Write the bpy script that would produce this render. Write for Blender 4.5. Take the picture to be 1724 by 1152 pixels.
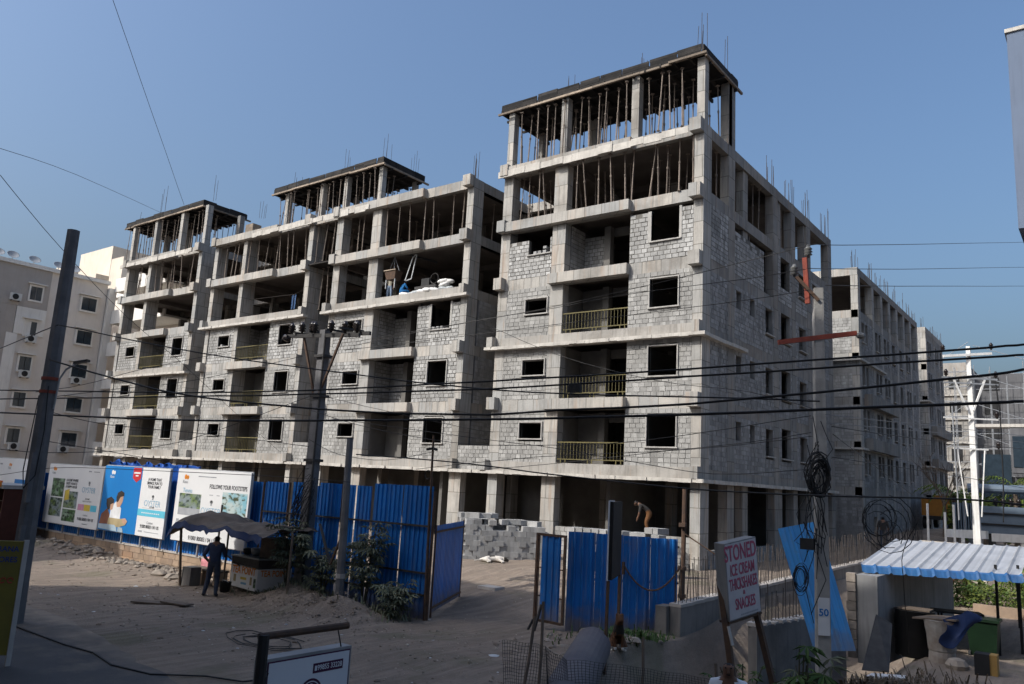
import bpy, math, random
from mathutils import Vector, Matrix
random.seed(7)
R = math.radians
for o in list(bpy.data.objects): bpy.data.objects.remove(o)
SC = bpy.context.scene
COL = SC.collection

# ---------------------------------------------------------------- camera
CAM_Z = 3.6
def cam_axes(yaw, pit, rol):
    cy, sy = math.cos(yaw), math.sin(yaw)
    w = Vector((sy*math.cos(pit), cy*math.cos(pit), math.sin(pit)))
    ri = Vector((cy, -sy, 0)); up = ri.cross(w)
    return ri*math.cos(rol)+up*math.sin(rol), up*math.cos(rol)-ri*math.sin(rol), w
_r, _u, _w = cam_axes(R(-37.655), R(10.103), R(3.097))
cd = bpy.data.cameras.new('camera'); cam = bpy.data.objects.new('camera', cd); COL.objects.link(cam)
cam.matrix_world = Matrix(((_r.x, _u.x, -_w.x, 0), (_r.y, _u.y, -_w.y, 0), (_r.z, _u.z, -_w.z, CAM_Z), (0, 0, 0, 1)))
cd.sensor_width = 36; cd.sensor_fit = 'HORIZONTAL'; cd.lens = 1329/1724*36
cd.clip_start = .1; cd.clip_end = 3000
SC.camera = cam

# ---------------------------------------------------------------- sky, sun, exposure
SUN_DIR = Vector((-.5, -1, 1.0)).normalized()         # towards the sun
W = bpy.data.worlds.new('World'); SC.world = W; W.use_nodes = True
nt = W.node_tree; bg = nt.nodes['Background']
sky = nt.nodes.new('ShaderNodeTexSky'); sky.sky_type = 'NISHITA'; sky.sun_disc = False
sky.sun_elevation = math.asin(SUN_DIR.z); sky.sun_rotation = math.atan2(SUN_DIR.x, SUN_DIR.y)
sky.altitude = 200; sky.air_density = 1.5; sky.dust_density = 10; sky.ozone_density = 8
nt.links.new(sky.outputs[0], bg.inputs[0]); bg.inputs[1].default_value = .15
ld = bpy.data.lights.new('sun', 'SUN'); ld.energy = 3.0; ld.angle = R(.55); ld.color = (1, .965, .9)
lo = bpy.data.objects.new('sun', ld); COL.objects.link(lo)
lo.rotation_euler = SUN_DIR.to_track_quat('Z', 'Y').to_euler(); lo.location = (-40, -60, 80)
SC.view_settings.view_transform = 'Standard'; SC.view_settings.look = 'None'
SC.view_settings.gamma = 1; SC.view_settings.use_curve_mapping = False
SC.view_settings.exposure = 0.38

# ---------------------------------------------------------------- materials
def nodes(name):
    m = bpy.data.materials.new(name); m.use_nodes = True
    t = m.node_tree; return m, t, t.nodes['Principled BSDF']
def N(t, kind, **kw):
    n = t.nodes.new(kind)
    for k, v in kw.items():
        if k.startswith('i_'): n.inputs[int(k[2:])].default_value = v
        else: setattr(n, k, v)
    return n
def mix(t, fac, a, b, mode='MIX'):
    n = t.nodes.new('ShaderNodeMix'); n.data_type = 'RGBA'; n.blend_type = mode
    for idx, val in ((0, fac), (6, a), (7, b)):
        if hasattr(val, 'links') or hasattr(val, 'is_output'): t.links.new(val, n.inputs[idx])
        elif idx == 0: n.inputs[0].default_value = val
        else: n.inputs[idx].default_value = (*val, 1)
    return n.outputs[2]
def ramp(t, src, lo, hi, a=0., b=1.):
    n = t.nodes.new('ShaderNodeMapRange'); n.inputs[1].default_value = lo; n.inputs[2].default_value = hi
    n.inputs[3].default_value = a; n.inputs[4].default_value = b; t.links.new(src, n.inputs[0]); return n.outputs[0]
def noise(t, scale, detail=4, vec=None, rough=.55):
    n = t.nodes.new('ShaderNodeTexNoise'); n.inputs['Scale'].default_value = scale; n.inputs['Detail'].default_value = detail
    n.inputs['Roughness'].default_value = rough
    if vec: t.links.new(vec, n.inputs['Vector'])
    return n.outputs['Fac']
def coords(t, scale=(1, 1, 1), world=False):
    if world: src = t.nodes.new('ShaderNodeNewGeometry').outputs['Position']
    else: src = t.nodes.new('ShaderNodeTexCoord').outputs['Object']
    mp = t.nodes.new('ShaderNodeMapping'); mp.inputs['Scale'].default_value = scale
    t.links.new(src, mp.inputs[0]); return mp.outputs[0]
def bump(t, b, h, strength, dist=.02):
    n = t.nodes.new('ShaderNodeBump'); n.inputs['Strength'].default_value = strength; n.inputs['Distance'].default_value = dist
    t.links.new(h, n.inputs['Height']); t.links.new(n.outputs[0], b.inputs['Normal'])
def island(t):
    g = t.nodes.new('ShaderNodeNewGeometry'); o = t.nodes.new('ShaderNodeObjectInfo')
    a = t.nodes.new('ShaderNodeMath'); a.operation = 'ADD'
    t.links.new(g.outputs['Random Per Island'], a.inputs[0]); t.links.new(o.outputs['Random'], a.inputs[1])
    f = t.nodes.new('ShaderNodeMath'); f.operation = 'FRACT'; t.links.new(a.outputs[0], f.inputs[0]); return f.outputs[0]
def dark(c, k): return tuple(x*k for x in c)
def M(name, c, c2=None, scale=3, rough=.85, metal=0, bmp=0, bscale=None, isl=0, spec=.3, streak=0, stain=None, stain_amt=.6, world=False):
    """plain weathered surface: two tones mixed by noise, optional per-piece variation, streaks and stains"""
    m, t, b = nodes(name)
    v = coords(t, world=world); c2 = c2 or dark(c, .75)
    col = mix(t, ramp(t, noise(t, scale, 6, v), .32, .68), c, c2)
    if isl:
        col = mix(t, 1., col, ramp_col(t, island(t), 1-isl, 1+isl*.6), 'MULTIPLY')
    if streak:
        vs = coords(t, (4, 4, .35), world)
        col = mix(t, ramp(t, noise(t, 1.6, 4, vs), .5, .75, 0, streak), col, dark(c2, .45))
    if stain:
        col = mix(t, ramp(t, noise(t, .55, 5, v), .55, .72, 0, stain_amt), col, stain)
    t.links.new(col, b.inputs['Base Color']) ; b.inputs['Roughness'].default_value = rough
    b.inputs['Metallic'].default_value = metal; b.inputs['Specular IOR Level'].default_value = spec
    if bmp: bump(t, b, noise(t, bscale or scale*8, 5, v), bmp)
    return m
def ramp_col(t, src, lo, hi):
    f = ramp(t, src, 0, 1, lo, hi); n = t.nodes.new('ShaderNodeCombineColor')
    for i in range(3): t.links.new(f, n.inputs[i])
    return n.outputs[0]
def concrete(name, c=(.4, .393, .375), panel=True, stain=(.17, .155, .135), k=1.):
    m, t, b = nodes(name); v = coords(t)
    c = dark(c, k)
    col = mix(t, ramp(t, noise(t, .7, 6, v), .35, .65), c, dark(c, .78))
    if panel:                                          # shuttering panel marks
        sx = t.nodes.new('ShaderNodeSeparateXYZ'); t.links.new(v, sx.inputs[0])
        ad = t.nodes.new('ShaderNodeMath'); ad.operation = 'ADD'; t.links.new(sx.outputs[0], ad.inputs[0]); t.links.new(sx.outputs[1], ad.inputs[1])
        cb = t.nodes.new('ShaderNodeCombineXYZ'); t.links.new(ad.outputs[0], cb.inputs[0]); t.links.new(sx.outputs[2], cb.inputs[1])
        bk = t.nodes.new('ShaderNodeTexBrick'); t.links.new(cb.outputs[0], bk.inputs['Vector'])
        bk.inputs['Color1'].default_value = (1.1, 1.04, .97, 1); bk.inputs['Color2'].default_value = (.82, .835, .845, 1)
        bk.inputs['Mortar'].default_value = (.42, .4, .37, 1); bk.inputs['Scale'].default_value = 1
        bk.inputs['Mortar Size'].default_value = .016; bk.inputs['Brick Width'].default_value = .93; bk.inputs['Row Height'].default_value = 1.0
        bk.inputs['Bias'].default_value = -.1
        col = mix(t, 1., col, bk.outputs[0], 'MULTIPLY')
    vs = coords(t, (5, 5, .5))
    col = mix(t, ramp(t, noise(t, 1.5, 4, vs), .5, .72, 0, .6), col, dark(c, .4))
    col = mix(t, ramp(t, noise(t, .45, 6, v), .54, .66, 0, .6), col, stain)
    col = mix(t, ramp(t, noise(t, .9, 5, vs), .56, .72, 0, .45), col, (.34, .24, .17))
    t.links.new(col, b.inputs['Base Color']); b.inputs['Roughness'].default_value = .9; b.inputs['Specular IOR Level'].default_value = .15
    bump(t, b, noise(t, 14, 5, v), .35, .03)
    return m
def blockmat(name, c, smear, smear_col):
    m, t, b = nodes(name); v = coords(t, world=True)
    r = island(t)
    col = mix(t, 1., mix(t, ramp(t, noise(t, 9, 4, v), .3, .7), c, dark(c, .82)), ramp_col(t, r, .74, 1.14), 'MULTIPLY')
    col = mix(t, ramp(t, noise(t, .8, 6, v), .5, .62, 0, smear), col, smear_col)
    vs = coords(t, (3, 3, .4), True)
    col = mix(t, ramp(t, noise(t, .9, 5, vs), .5, .7, 0, .65), col, dark(smear_col, .5))
    col = mix(t, ramp(t, noise(t, .35, 6, v, .65), .52, .6, 0, .5), col, dark(smear_col, .72))
    t.links.new(col, b.inputs['Base Color']); b.inputs['Roughness'].default_value = .95; b.inputs['Specular IOR Level'].default_value = .1
    bump(t, b, noise(t, 30, 4, v), .4, .02)
    return m
MAT = {}
MAT['concrete'] = concrete('concrete')
MAT['concrete_side'] = concrete('concrete_shaded', (.29, .283, .27), stain=(.17, .15, .13))  # darker concrete copy; shade of side and inner faces put into its colour
MAT['plain_conc'] = concrete('plain_concrete', (.36, .34, .31), panel=False)
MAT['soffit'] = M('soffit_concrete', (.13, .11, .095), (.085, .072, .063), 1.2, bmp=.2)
MAT['slab_edge'] = M('rough_slab_edge', (.52, .49, .44), (.38, .355, .32), 2.5, bmp=.5, streak=.4)
MAT['block'] = blockmat('aerated_block', (.43, .423, .405), .5, (.265, .26, .248))
MAT['block_old'] = blockmat('pointed_block', (.375, .367, .348), .8, (.295, .287, .27))
MAT['block_dark'] = blockmat('shaded_block', (.33, .327, .32), .6, (.235, .23, .223))  # darker block for side and recess walls, their shade in its colour
MAT['mortar'] = M('dark_joint', (.15, .14, .125), (.1, .095, .085), 5)
MAT['mortar_lt'] = M('grey_joint', (.27, .262, .246), (.17, .164, .154), 1.4, streak=.3)
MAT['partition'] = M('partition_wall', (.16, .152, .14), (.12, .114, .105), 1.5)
MAT['frame'] = M('window_concrete', (.42, .4, .37), (.3, .29, .27), 2.5, bmp=.2, streak=.4)
MAT['rail'] = M('olive_paint', (.15, .125, .045), (.1, .085, .035), 6, rough=.6)
MAT['rust'] = M('rusty_steel', (.13, .075, .045), (.075, .05, .04), 9, rough=.8, isl=.3)
MAT['prop'] = M('prop_steel', (.27, .215, .175), (.13, .108, .09), 7, rough=.75, isl=.45)
MAT['rebar'] = M('rebar_steel', (.085, .072, .066), (.06, .052, .048), 5, rough=.8)
MAT['form_wood'] = M('sooty_formwork', (.034, .03, .027), (.012, .011, .0105), 2.5, isl=.75, bmp=.3)
MAT['batten'] = M('pale_batten', (.33, .265, .2), (.2, .16, .125), 3, isl=.4, bmp=.3)
MAT['ply'] = M('dark_plywood', (.03, .026, .023), (.015, .0135, .012), 1.8, isl=.4)

# ---------------------------------------------------------------- mesh helpers
class MB:
    def __init__(s): s.v = []; s.f = []; s.m = []
    def face(s, pts, m=0):
        i = len(s.v); s.v += [tuple(p) for p in pts]; s.f.append(tuple(range(i, i+len(pts)))); s.m.append(m); return s
    def hexa(s, p, m=0, skip=()):
        i = len(s.v); s.v += [tuple(q) for q in p]
        for k, f in enumerate(((0, 3, 2, 1), (4, 5, 6, 7), (0, 1, 5, 4), (1, 2, 6, 5), (2, 3, 7, 6), (3, 0, 4, 7))):
            if k in skip: continue
            s.f.append(tuple(i+j for j in f)); s.m.append(m)
        return s
    def box(s, x0, x1, y0, y1, z0, z1, m=0, skip=()):
        return s.hexa(((x0, y0, z0), (x1, y0, z0), (x1, y1, z0), (x0, y1, z0), (x0, y0, z1), (x1, y0, z1), (x1, y1, z1), (x0, y1, z1)), m, skip)
    def tube(s, pts, r, n=6, m=0, cap=True):
        pts = [Vector(p) for p in pts]; rs = r if isinstance(r, (list, tuple)) else [r]*len(pts)
        base = len(s.v); ref = None
        for k, p in enumerate(pts):
            d = (pts[min(k+1, len(pts)-1)]-pts[max(k-1, 0)])
            if d.length < 1e-9: d = Vector((0, 0, 1))
            d.normalize()
            a = ref if ref is not None else (Vector((1, 0, 0)) if abs(d.x) < .9 else Vector((0, 1, 0)))
            a = a-d*a.dot(d)
            if a.length < 1e-6: a = d.orthogonal()
            a.normalize(); ref = a; b = d.cross(a)
            for j in range(n):
                t = 2*math.pi*j/n; q = p+(a*math.cos(t)+b*math.sin(t))*rs[k]; s.v.append(tuple(q))
        for k in range(len(pts)-1):
            for j in range(n):
                a0 = base+k*n+j; a1 = base+k*n+(j+1) % n
                s.f.append((a0, a1, a1+n, a0+n)); s.m.append(m)
        if cap:
            s.f.append(tuple(base+j for j in reversed(range(n)))); s.m.append(m)
            e = base+(len(pts)-1)*n; s.f.append(tuple(e+j for j in range(n))); s.m.append(m)
        return s
    def bar(s, a, b, w, h, m=0, upv=(0, 0, 1)):
        a = Vector(a); b = Vector(b); d = (b-a).normalized(); u = Vector(upv)
        if abs(d.dot(u)) > .98: u = Vector((0, 1, 0))
        x = d.cross(u).normalized(); y = x.cross(d)
        x = x*w/2; y = y*h/2
        return s.hexa((a-x-y, a+x-y, b+x-y, b-x-y, a-x+y, a+x+y, b+x+y, b-x+y), m)
    def prism(s, poly, vec, m=0):
        """closed solid: polygon (list of 3-D points) pushed along vec"""
        n = len(poly); a = [Vector(p) for p in poly]; b = [p+Vector(vec) for p in a]; i = len(s.v)
        s.v += [tuple(p) for p in a+b]
        s.f.append(tuple(i+j for j in reversed(range(n)))); s.m.append(m)
        s.f.append(tuple(i+n+j for j in range(n))); s.m.append(m)
        for j in range(n):
            k = (j+1) % n; s.f.append((i+j, i+k, i+n+k, i+n+j)); s.m.append(m)
        return s
    def lathe(s, prof, c, n=14, m=0, axis=None):
        """prof: (radius, height) from bottom to top around point c"""
        M3 = Matrix.Identity(3) if axis is None else Vector(axis).to_track_quat('Z', 'Y').to_matrix()
        base = len(s.v)
        for r, h in prof:
            for j in range(n):
                t = 2*math.pi*j/n; s.v.append(tuple(Vector(c)+M3@Vector((r*math.cos(t), r*math.sin(t), h))))
        for k in range(len(prof)-1):
            for j in range(n):
                a0 = base+k*n+j; a1 = base+k*n+(j+1) % n; s.f.append((a0, a1, a1+n, a0+n)); s.m.append(m)
        s.f.append(tuple(base+j for j in reversed(range(n)))); s.m.append(m)
        e = base+(len(prof)-1)*n; s.f.append(tuple(e+j for j in range(n))); s.m.append(m)
        return s
    def mesh(s, name, mats, smooth=False):
        me = bpy.data.meshes.new(name); me.from_pydata(s.v, [], s.f)
        for m in (mats if isinstance(mats, (list, tuple)) else [mats]):
            me.materials.append(MAT[m] if isinstance(m, str) else m)
        if any(s.m): me.polygons.foreach_set('material_index', s.m)
        if smooth: me.polygons.foreach_set('use_smooth', [True]*len(s.f))
        me.update(); return me
    def build(s, name, mats, parent=None, smooth=False, **tags):
        return link(name, s.mesh(name, mats, smooth), parent, **tags)
LOC = {}
def link(name, me, parent=None, label=None, cat=None, group=None, kind=None):
    o = bpy.data.objects.new(name, me); COL.objects.link(o)
    if parent is not None:
        o.parent = parent
        if parent.name in LOC: o.matrix_parent_inverse = LOC[parent.name].inverted()
    if label: o['label'] = label
    if cat: o['category'] = cat
    if group: o['group'] = group
    if kind: o['kind'] = kind
    return o
def thing(name, label, cat, loc=(0, 0, 0), group=None):
    """an Empty at the base of a thing; its parts are built in world coordinates"""
    o = bpy.data.objects.new(name, None); COL.objects.link(o); o.empty_display_size = .3
    o.location = loc; LOC[o.name] = Matrix.Translation(Vector(loc))
    o['label'] = label; o['category'] = cat
    if group: o['group'] = group
    return o
def U(a, b): return random.uniform(a, b)
from mathutils import noise as mnoise
# ================================================================= ground
def sst(a, b, x):
    t = max(0., min(1., (x-a)/(b-a))); return t*t*(3-2*t)
def gz(x, y):
    z = 0.
    if x < -8.7: z += .62*sst(17.5, 25, y)
    if x > -13.2: z += 1.25*sst(32, 62, y)*sst(-13.2, -11.5, x)
    if x >= -8.7:
        z += -.38*sst(16, 20, y)
        pit = sst(-8.8, -8.5, x)*(1-sst(-6.0, -4.4, x))*sst(12.5, 15.5, y)*(1-sst(30, 36, y))
        z -= 1.35*pit
        z += .3*sst(30, 42, y)
    near = sst(8.7, 10.5, y)*(1-sst(60, 90, y))*(1-sst(-60, -75, x) if x < -60 else 1)
    b = mnoise.noise(Vector((x*.35, y*.35, 0)))*.09+mnoise.noise(Vector((x*1.3, y*1.3, 3)))*.045+mnoise.noise(Vector((x*3.1, y*3.1, 7)))*.02
    z += b*near
    # soil heaped along the foot of the fence, rubble against the low wall
    m = math.exp(-((y-14.4-.25*math.sin(x*.9))/.75)**2)*sst(-20.2, -18.6, x)*(1-sst(-15.6, -14.4, x))
    z += m*(.42+.25*mnoise.noise(Vector((x*1.1, y*1.2, 11)))+.1*mnoise.noise(Vector((x*3, y*3, 5))))
    m = math.exp(-((y-15.0)/1.0)**2)*(1-sst(-33, -28.5, x)*.8)*(1-sst(-25.5, -23.5, x))*sst(-50, -40, x)
    z += m*(.22+.3*mnoise.noise(Vector((x*.8, y*1.2, 21)))+.14*mnoise.noise(Vector((x*2.7, y*2.9, 4))))
    # rubbish heap by the gate
    z += .28*math.exp(-((x+8.9)/1.3)**2-((y-16.2)/1.6)**2)*(1+.8*mnoise.noise(Vector((x*2, y*2, 9))))
    if x > -8.6: z -= .0
    return z
def axis(lo, hi, step, far):
    a = []; x = lo
    while x <= hi+1e-6: a.append(x); x += step
    d = step; l = lo; h = hi; L = []; H = []
    while l > -far: d *= 1.45; l -= d; L.append(l)
    d = step
    while h < far: d *= 1.45; h += d; H.append(h)
    return L[::-1]+a+H
gx = axis(-46, 10, .33, 1600); gy = axis(2.5, 32, .33, 1600)
mb = MB(); nx = len(gx)
mb.v = [(x, y, gz(x, y)) for y in gy for x in gx]
mb.f = [(j*nx+i, j*nx+i+1, (j+1)*nx+i+1, (j+1)*nx+i) for j in range(len(gy)-1) for i in range(nx-1)]
mb.m = [0]*len(mb.f)
def dirtmat():
    m, t, b = nodes('dirt_ground'); v = coords(t, world=True)
    c = mix(t, ramp(t, noise(t, .25, 6, v), .35, .65), (.27, .212, .165), (.175, .14, .112))
    c = mix(t, ramp(t, noise(t, 2.2, 9, v, .7), .4, .62, 0, .6), c, (.17, .14, .115))
    vs = coords(t, (2.6, .22, 1), True); vs.node.inputs['Rotation'].default_value = (0, 0, R(-20))
    c = mix(t, ramp(t, noise(t, 1.7, 7, vs, .65), .45, .62, 0, .38), c, (.37, .305, .245))
    c = mix(t, ramp(t, noise(t, 34, 3, v), .62, .7, 0, .55), c, (.34, .32, .29))
    c = mix(t, ramp(t, noise(t, .5, 4, v), .58, .68, 0, .35), c, (.11, .115, .06))
    t.links.new(c, b.inputs['Base Color']); b.inputs['Roughness'].default_value = .97; b.inputs['Specular IOR Level'].default_value = .1
    a = t.nodes.new('ShaderNodeMath'); a.operation = 'ADD'
    t.links.new(noise(t, 5, 8, v), a.inputs[0]); t.links.new(noise(t, 28, 4, v), a.inputs[1]); bump(t, b, a.outputs[0], .7, .06)
    return m
MAT['dirt'] = dirtmat()
mb.build('ground', 'dirt', smooth=True, kind='structure')
# asphalt road with a ragged dusty edge, lying on the flat soil
def roadmat():
    m, t, b = nodes('asphalt'); v = coords(t, world=True)
    c = mix(t, ramp(t, noise(t, .4, 6, v), .35, .65), (.085, .083, .085), (.058, .057, .058))
    c = mix(t, ramp(t, noise(t, .9, 8, v), .55, .72, 0, .6), c, (.17, .145, .12))
    c = mix(t, ramp(t, noise(t, 60, 2, v), .55, .7, 0, .35), c, (.2, .19, .18))
    sx = t.nodes.new('ShaderNodeSeparateXYZ'); t.links.new(v, sx.inputs[0])
    def edge(o, lo, hi):
        a = t.nodes.new('ShaderNodeMath'); a.operation = 'MULTIPLY_ADD'; t.links.new(noise(t, .7, 8, v, .65), a.inputs[0]); a.inputs[1].default_value = 4.; t.links.new(o, a.inputs[2]); return ramp(t, a.outputs[0], lo+2, hi+2)
    dirt = mix(t, ramp(t, noise(t, 2.2, 8, v), .35, .65), (.28, .225, .175), (.18, .148, .12))
    c = mix(t, edge(sx.outputs[1], 7.4, 9.0), c, dirt); c = mix(t, edge(sx.outputs[0], -14, -10), c, dirt)
    t.links.new(c, b.inputs['Base Color']); b.inputs['Roughness'].default_value = .9; b.inputs['Specular IOR Level'].default_value = .2
    bump(t, b, noise(t, 80, 3, v), .5, .01); return m
MAT['asphalt'] = roadmat()
top = []
x = -60.
while x <= -7.4:
    e = 9.0-.9*sst(-20, -13, x)-2.4*sst(-14, -7.5, x)+.16*mnoise.noise(Vector((x*.8, 0, 1)))+.08*mnoise.noise(Vector((x*3, 0, 2)))
    top.append((x, e)); x += .35
mb = MB()
for (xa, ea), (xb, eb) in zip(top, top[1:]):
    mb.face([(xa, 2.2, .02), (xb, 2.2, .02), (xb, eb, .016), (xa, ea, .016)])
mb.build('road', 'asphalt', kind='structure')

# ================================================================= the unfinished building
BX, BY, Z1 = -13.4, 30.2, 4.015
def L(k): return Z1+3.0*(k-1)
SITE = .55
def bbox(mb, x0, x1, y0, y1, z0, z1, m=0, skip=()): return mb.box(BX+x0, BX+x1, BY+y0, BY+y1, z0, z1, m, skip)
BL = thing('apartment_building', 'long unfinished grey concrete apartment building with block walls and a tall corner tower', 'building', (BX, BY, SITE))
def part(name, mat, parent, boxes, **k):
    mb = MB()
    for b in boxes: bbox(mb, *b)
    return mb.build(name, mat, parent, **k)
N_SINGLE = [0]
_bm = None
def intervals(u0, u1, z, h, holes):
    iv = [(u0, u1)]
    for a, b, c, d in holes:
        if c < z+h-.04 and d > z+.04:
            out = []
            for p, q in iv:
                if b <= p or a >= q: out.append((p, q)); continue
                if a > p: out.append((p, a))
                if b < q: out.append((b, q))
            iv = out
    return [(p, q) for p, q in iv if q-p > .04]
def block_wall(parent, axis, plane, u0, u1, z0, z1, holes=(), mat='block', mortar='mortar', single=False, bw=.31, bh=.2, ragged=0, org=None, thick=.2, lod=1):
    """wall of laid blocks. axis 'x': runs along x and faces -y; axis 'y': runs along y and faces +x. local building coords"""
    ox, oy = org or (BX, BY)
    back = MB(); blocks = MB(); singles = []
    nrow = max(1, round((z1-z0)/bh)); bh = (z1-z0)/nrow
    joint = .034 if mortar == 'mortar' else .026
    def put(mb, a, b, c, d, o0, o1, skip=()):
        if axis == 'x': mb.box(ox+a, ox+b, oy+plane+o0, oy+plane+o1, c, d, 0, skip)
        else: mb.box(ox+plane-o1, ox+plane-o0, oy+a, oy+b, c, d, 0, skip)
    prev = None; runs = []
    for i in range(nrow):
        z = z0+i*bh; iv = intervals(u0, u1, z, bh, holes)
        if prev is not None and prev[0] == iv: prev[2] = z+bh
        else: prev = [iv, z, z+bh]; runs.append(prev)
        for p, q in iv:
            u = p-(bw*.5 if i % 2 else 0)-U(0, .06)
            while u < q:
                w = bw*U(.9, 1.1); a = max(u, p); b = min(u+w, q); u += w
                if b-a < .05: continue
                if ragged and i >= nrow-ragged and U(0, 1) < .3: continue
                pr = U(-.006, .014); tilt = U(-.006, .006)
                j = joint/2*U(.6, 1.4)
                c, d = z+j+tilt*.5, z+bh-j
                if single and N_SINGLE[0] < 300: singles.append((a+j, b-j, c, d, pr)); N_SINGLE[0] += 1
                else: put(blocks, a+j, b-j, c, d, -pr-.012, .06, (4,) if axis == 'x' else (5,))
    for iv, a, b in runs:
        for p, q in iv: put(back, p, q, a, b, 0, thick)
    w = back.build('wall', mortar, parent)
    if blocks.f:
        blocks.build('block_courses', mat, w, kind='stuff')
    for a, b, c, d, pr in singles:
        mb = MB()
        put(mb, a, b, c, d, -pr-.012, .06, (4,) if axis == 'x' else (5,))
        mb.build('block', mat, w)
    return w
def window_frame(parent, axis, plane, u0, u1, z0, z1, t=.055, out=.08, org=None, sill_only=False):
    ox, oy = org or (BX, BY); mb = MB()
    def put(a, b, c, d, o0, o1):
        if axis == 'x': mb.box(ox+a, ox+b, oy+plane-o0, oy+plane+o1, c, d)
        else: mb.box(ox+plane-o1, ox+plane+o0, oy+a, oy+b, c, d)
    put(u0-t-.04, u1+t+.04, z0-t, z0, out+.03, .16)
    if not sill_only:
        put(u0-t, u1+t, z1, z1+t, out, .16); put(u0-t, u0, z0, z1, out, .16); put(u1, u1+t, z0, z1, out, .16)
    return mb.build('window_frame', 'frame', parent)
def railing(parent, x0, x1, y, zf, n=20):
    mb = MB(); h = 1.03
    a = BX+x0; b = BX+x1; Y = BY+y
    mb.box(a, b, Y-.03, Y+.03, zf+h-.05, zf+h); mb.box(a, b, Y-.02, Y+.02, zf+.22, zf+.26)
    for i in range(n+1):
        x = a+.02+(b-a-.06)*i/n
        mb.box(x, x+.018, Y-.009, Y+.009, zf+.26, zf+h-.05)
    for fr in (.06, .13, .47, .53, .88, .95):
        x = a+(b-a)*fr; mb.box(x-.02, x+.02, Y-.018, Y+.018, zf-.01, zf+.22)
    return mb.build('balcony_railing', 'rail', parent)
BLOCKS = [dict(k='D', o=0., ledge=3, wid=.75, rail=(1, 2, 3), top=7),
          dict(k='C', o=-13.0, ledge=4, wid=.75, rail=(), top=6),
          dict(k='B', o=-26.2, ledge=4, wid=.4, rail=(1, 2, 3), top=6),
          dict(k='A', o=-38.85, ledge=3, wid=.4, rail=(1, 2, 3), top=6)]
FT = .53                                              # beam / slab depth above the underside of each level
for B in BLOCKS:
    o, k = B['o'], B['k']
    depth = 19.1 if k == 'D' else 15.
    done = 4 if k == 'D' else 3                       # storeys with block walls
    for lv in range(1, 7):
        z = L(lv)
        # slab with its beams
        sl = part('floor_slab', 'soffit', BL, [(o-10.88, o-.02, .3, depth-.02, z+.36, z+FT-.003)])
        proud = .0
        bm = part('beam', 'concrete', BL, [(o-10.9, o, 0, .3, z, z+FT)])
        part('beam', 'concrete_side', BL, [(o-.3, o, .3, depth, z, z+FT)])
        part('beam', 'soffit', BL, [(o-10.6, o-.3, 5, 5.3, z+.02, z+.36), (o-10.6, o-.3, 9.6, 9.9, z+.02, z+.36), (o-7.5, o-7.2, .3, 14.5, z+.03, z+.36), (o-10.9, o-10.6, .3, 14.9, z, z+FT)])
        ledge = lv in (1, B['ledge'])
        if not ledge and not (k == 'C' and lv >= 5 and False):
            x0 = o-7.75 if lv < 5 else o-10.9
            part('balcony_beam', 'concrete', BL, [(x0, o-3.45, -.33, -.001, z+.02, z+FT-.03)])
            for xa, xb in ((o-.55, o+.06), (o-11.02, o-10.45)):
                part('beam_end', 'concrete', BL, [(xa+.04, xb-.04, -.4, -.002, z+.04, z+FT+.1)])
        if ledge:
            # projecting ledge, its edge uneven
            mb = MB(); xs = [o-11.35+.42*i for i in range(int(11.6/.42)+1)]+[o+.26]
            if lv == 1: xs = [x for x in [o-(13.2 if k != 'A' else 11.4)+.5*i for i in range(60)] if x < o+.1]+([o+.3] if k == 'D' else [o+.1])
            for a, b in zip(xs, xs[1:]):
                e = U(.33, .43) if lv == 1 else U(.36, .4)
                bbox(mb, a, b, -e, -.002, z-.02+U(-.015, .015), z+.13)
            mb.build('ledge', 'slab_edge', BL)
            part('ledge_kerb', 'plain_conc', BL, [(o-10.9, o, -.03, -.001, z+.13, z+FT+.06)])
            part('beam_end', 'concrete', BL, [(o-.28, o+.05, -.4, -.035, z+.13, z+FT+.1)])
            part('beam_end', 'concrete', BL, [(o-11.2, o-10.85, -.4, -.035, z+.13, z+FT+.1)])
            if k == 'D':
                mb = MB(); ys = [-.4+.6*i for i in range(33 if lv == 1 else 9)]
                for a, b in zip(ys, ys[1:]): bbox(mb, .002, U(.26, .32), a, b, z-.02+U(-.012, .012), z+.13)
                mb.build('ledge', 'slab_edge', BL)
    # columns
    top = L(B['top']) if k != 'A' else L(7)
    top = Z1+18.6 if k in 'DA' else L(6)+FT
    cols = [(-.42, .02, -.02, .8), (-7.75, -7.75+B['wid'], -.02, .45 if B['wid'] > .5 else .95), (-10.92, -10.35, -.02, .6)]
    if B['wid'] <= .5: cols = [(-.4, .02, -.02, .95), (-7.45, -7.05, -.02, .95), (-10.92, -10.5, -.02, .8)]
    for a, b, c, d in cols:
        part('column', 'concrete', BL, [(o+a, o+b, c, d, SITE-.3, min(top, L(6)+FT))])
        if top > L(6)+1:
            m_ = (a+b)/2; a2, b2 = (a+.08, a+.44) if a > -1 else ((m_-.18, m_+.18) if a > -9 else (a+.04, a+.4))
            part('column', 'concrete', BL, [(o+a2, o+b2, c+.03, .42, L(6)+FT, top)])
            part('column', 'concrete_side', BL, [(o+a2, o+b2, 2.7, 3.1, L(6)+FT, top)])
    if k in 'DA': part('column', 'concrete', BL, [(o-3.6, o-3.22, -.01, .4, L(6)+FT, top)])
    if k == 'B':
        for xx in (-31.6, -27.9, -25.5, -22.25): part('column', 'concrete', BL, [(xx, xx+.32, 1.5, 1.85, L(6)+FT-.01, Z1+18.6)]); part('column', 'concrete_side', BL, [(xx, xx+.32, 4.4, 4.7, L(6)+FT-.01, Z1+18.6)])
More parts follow.
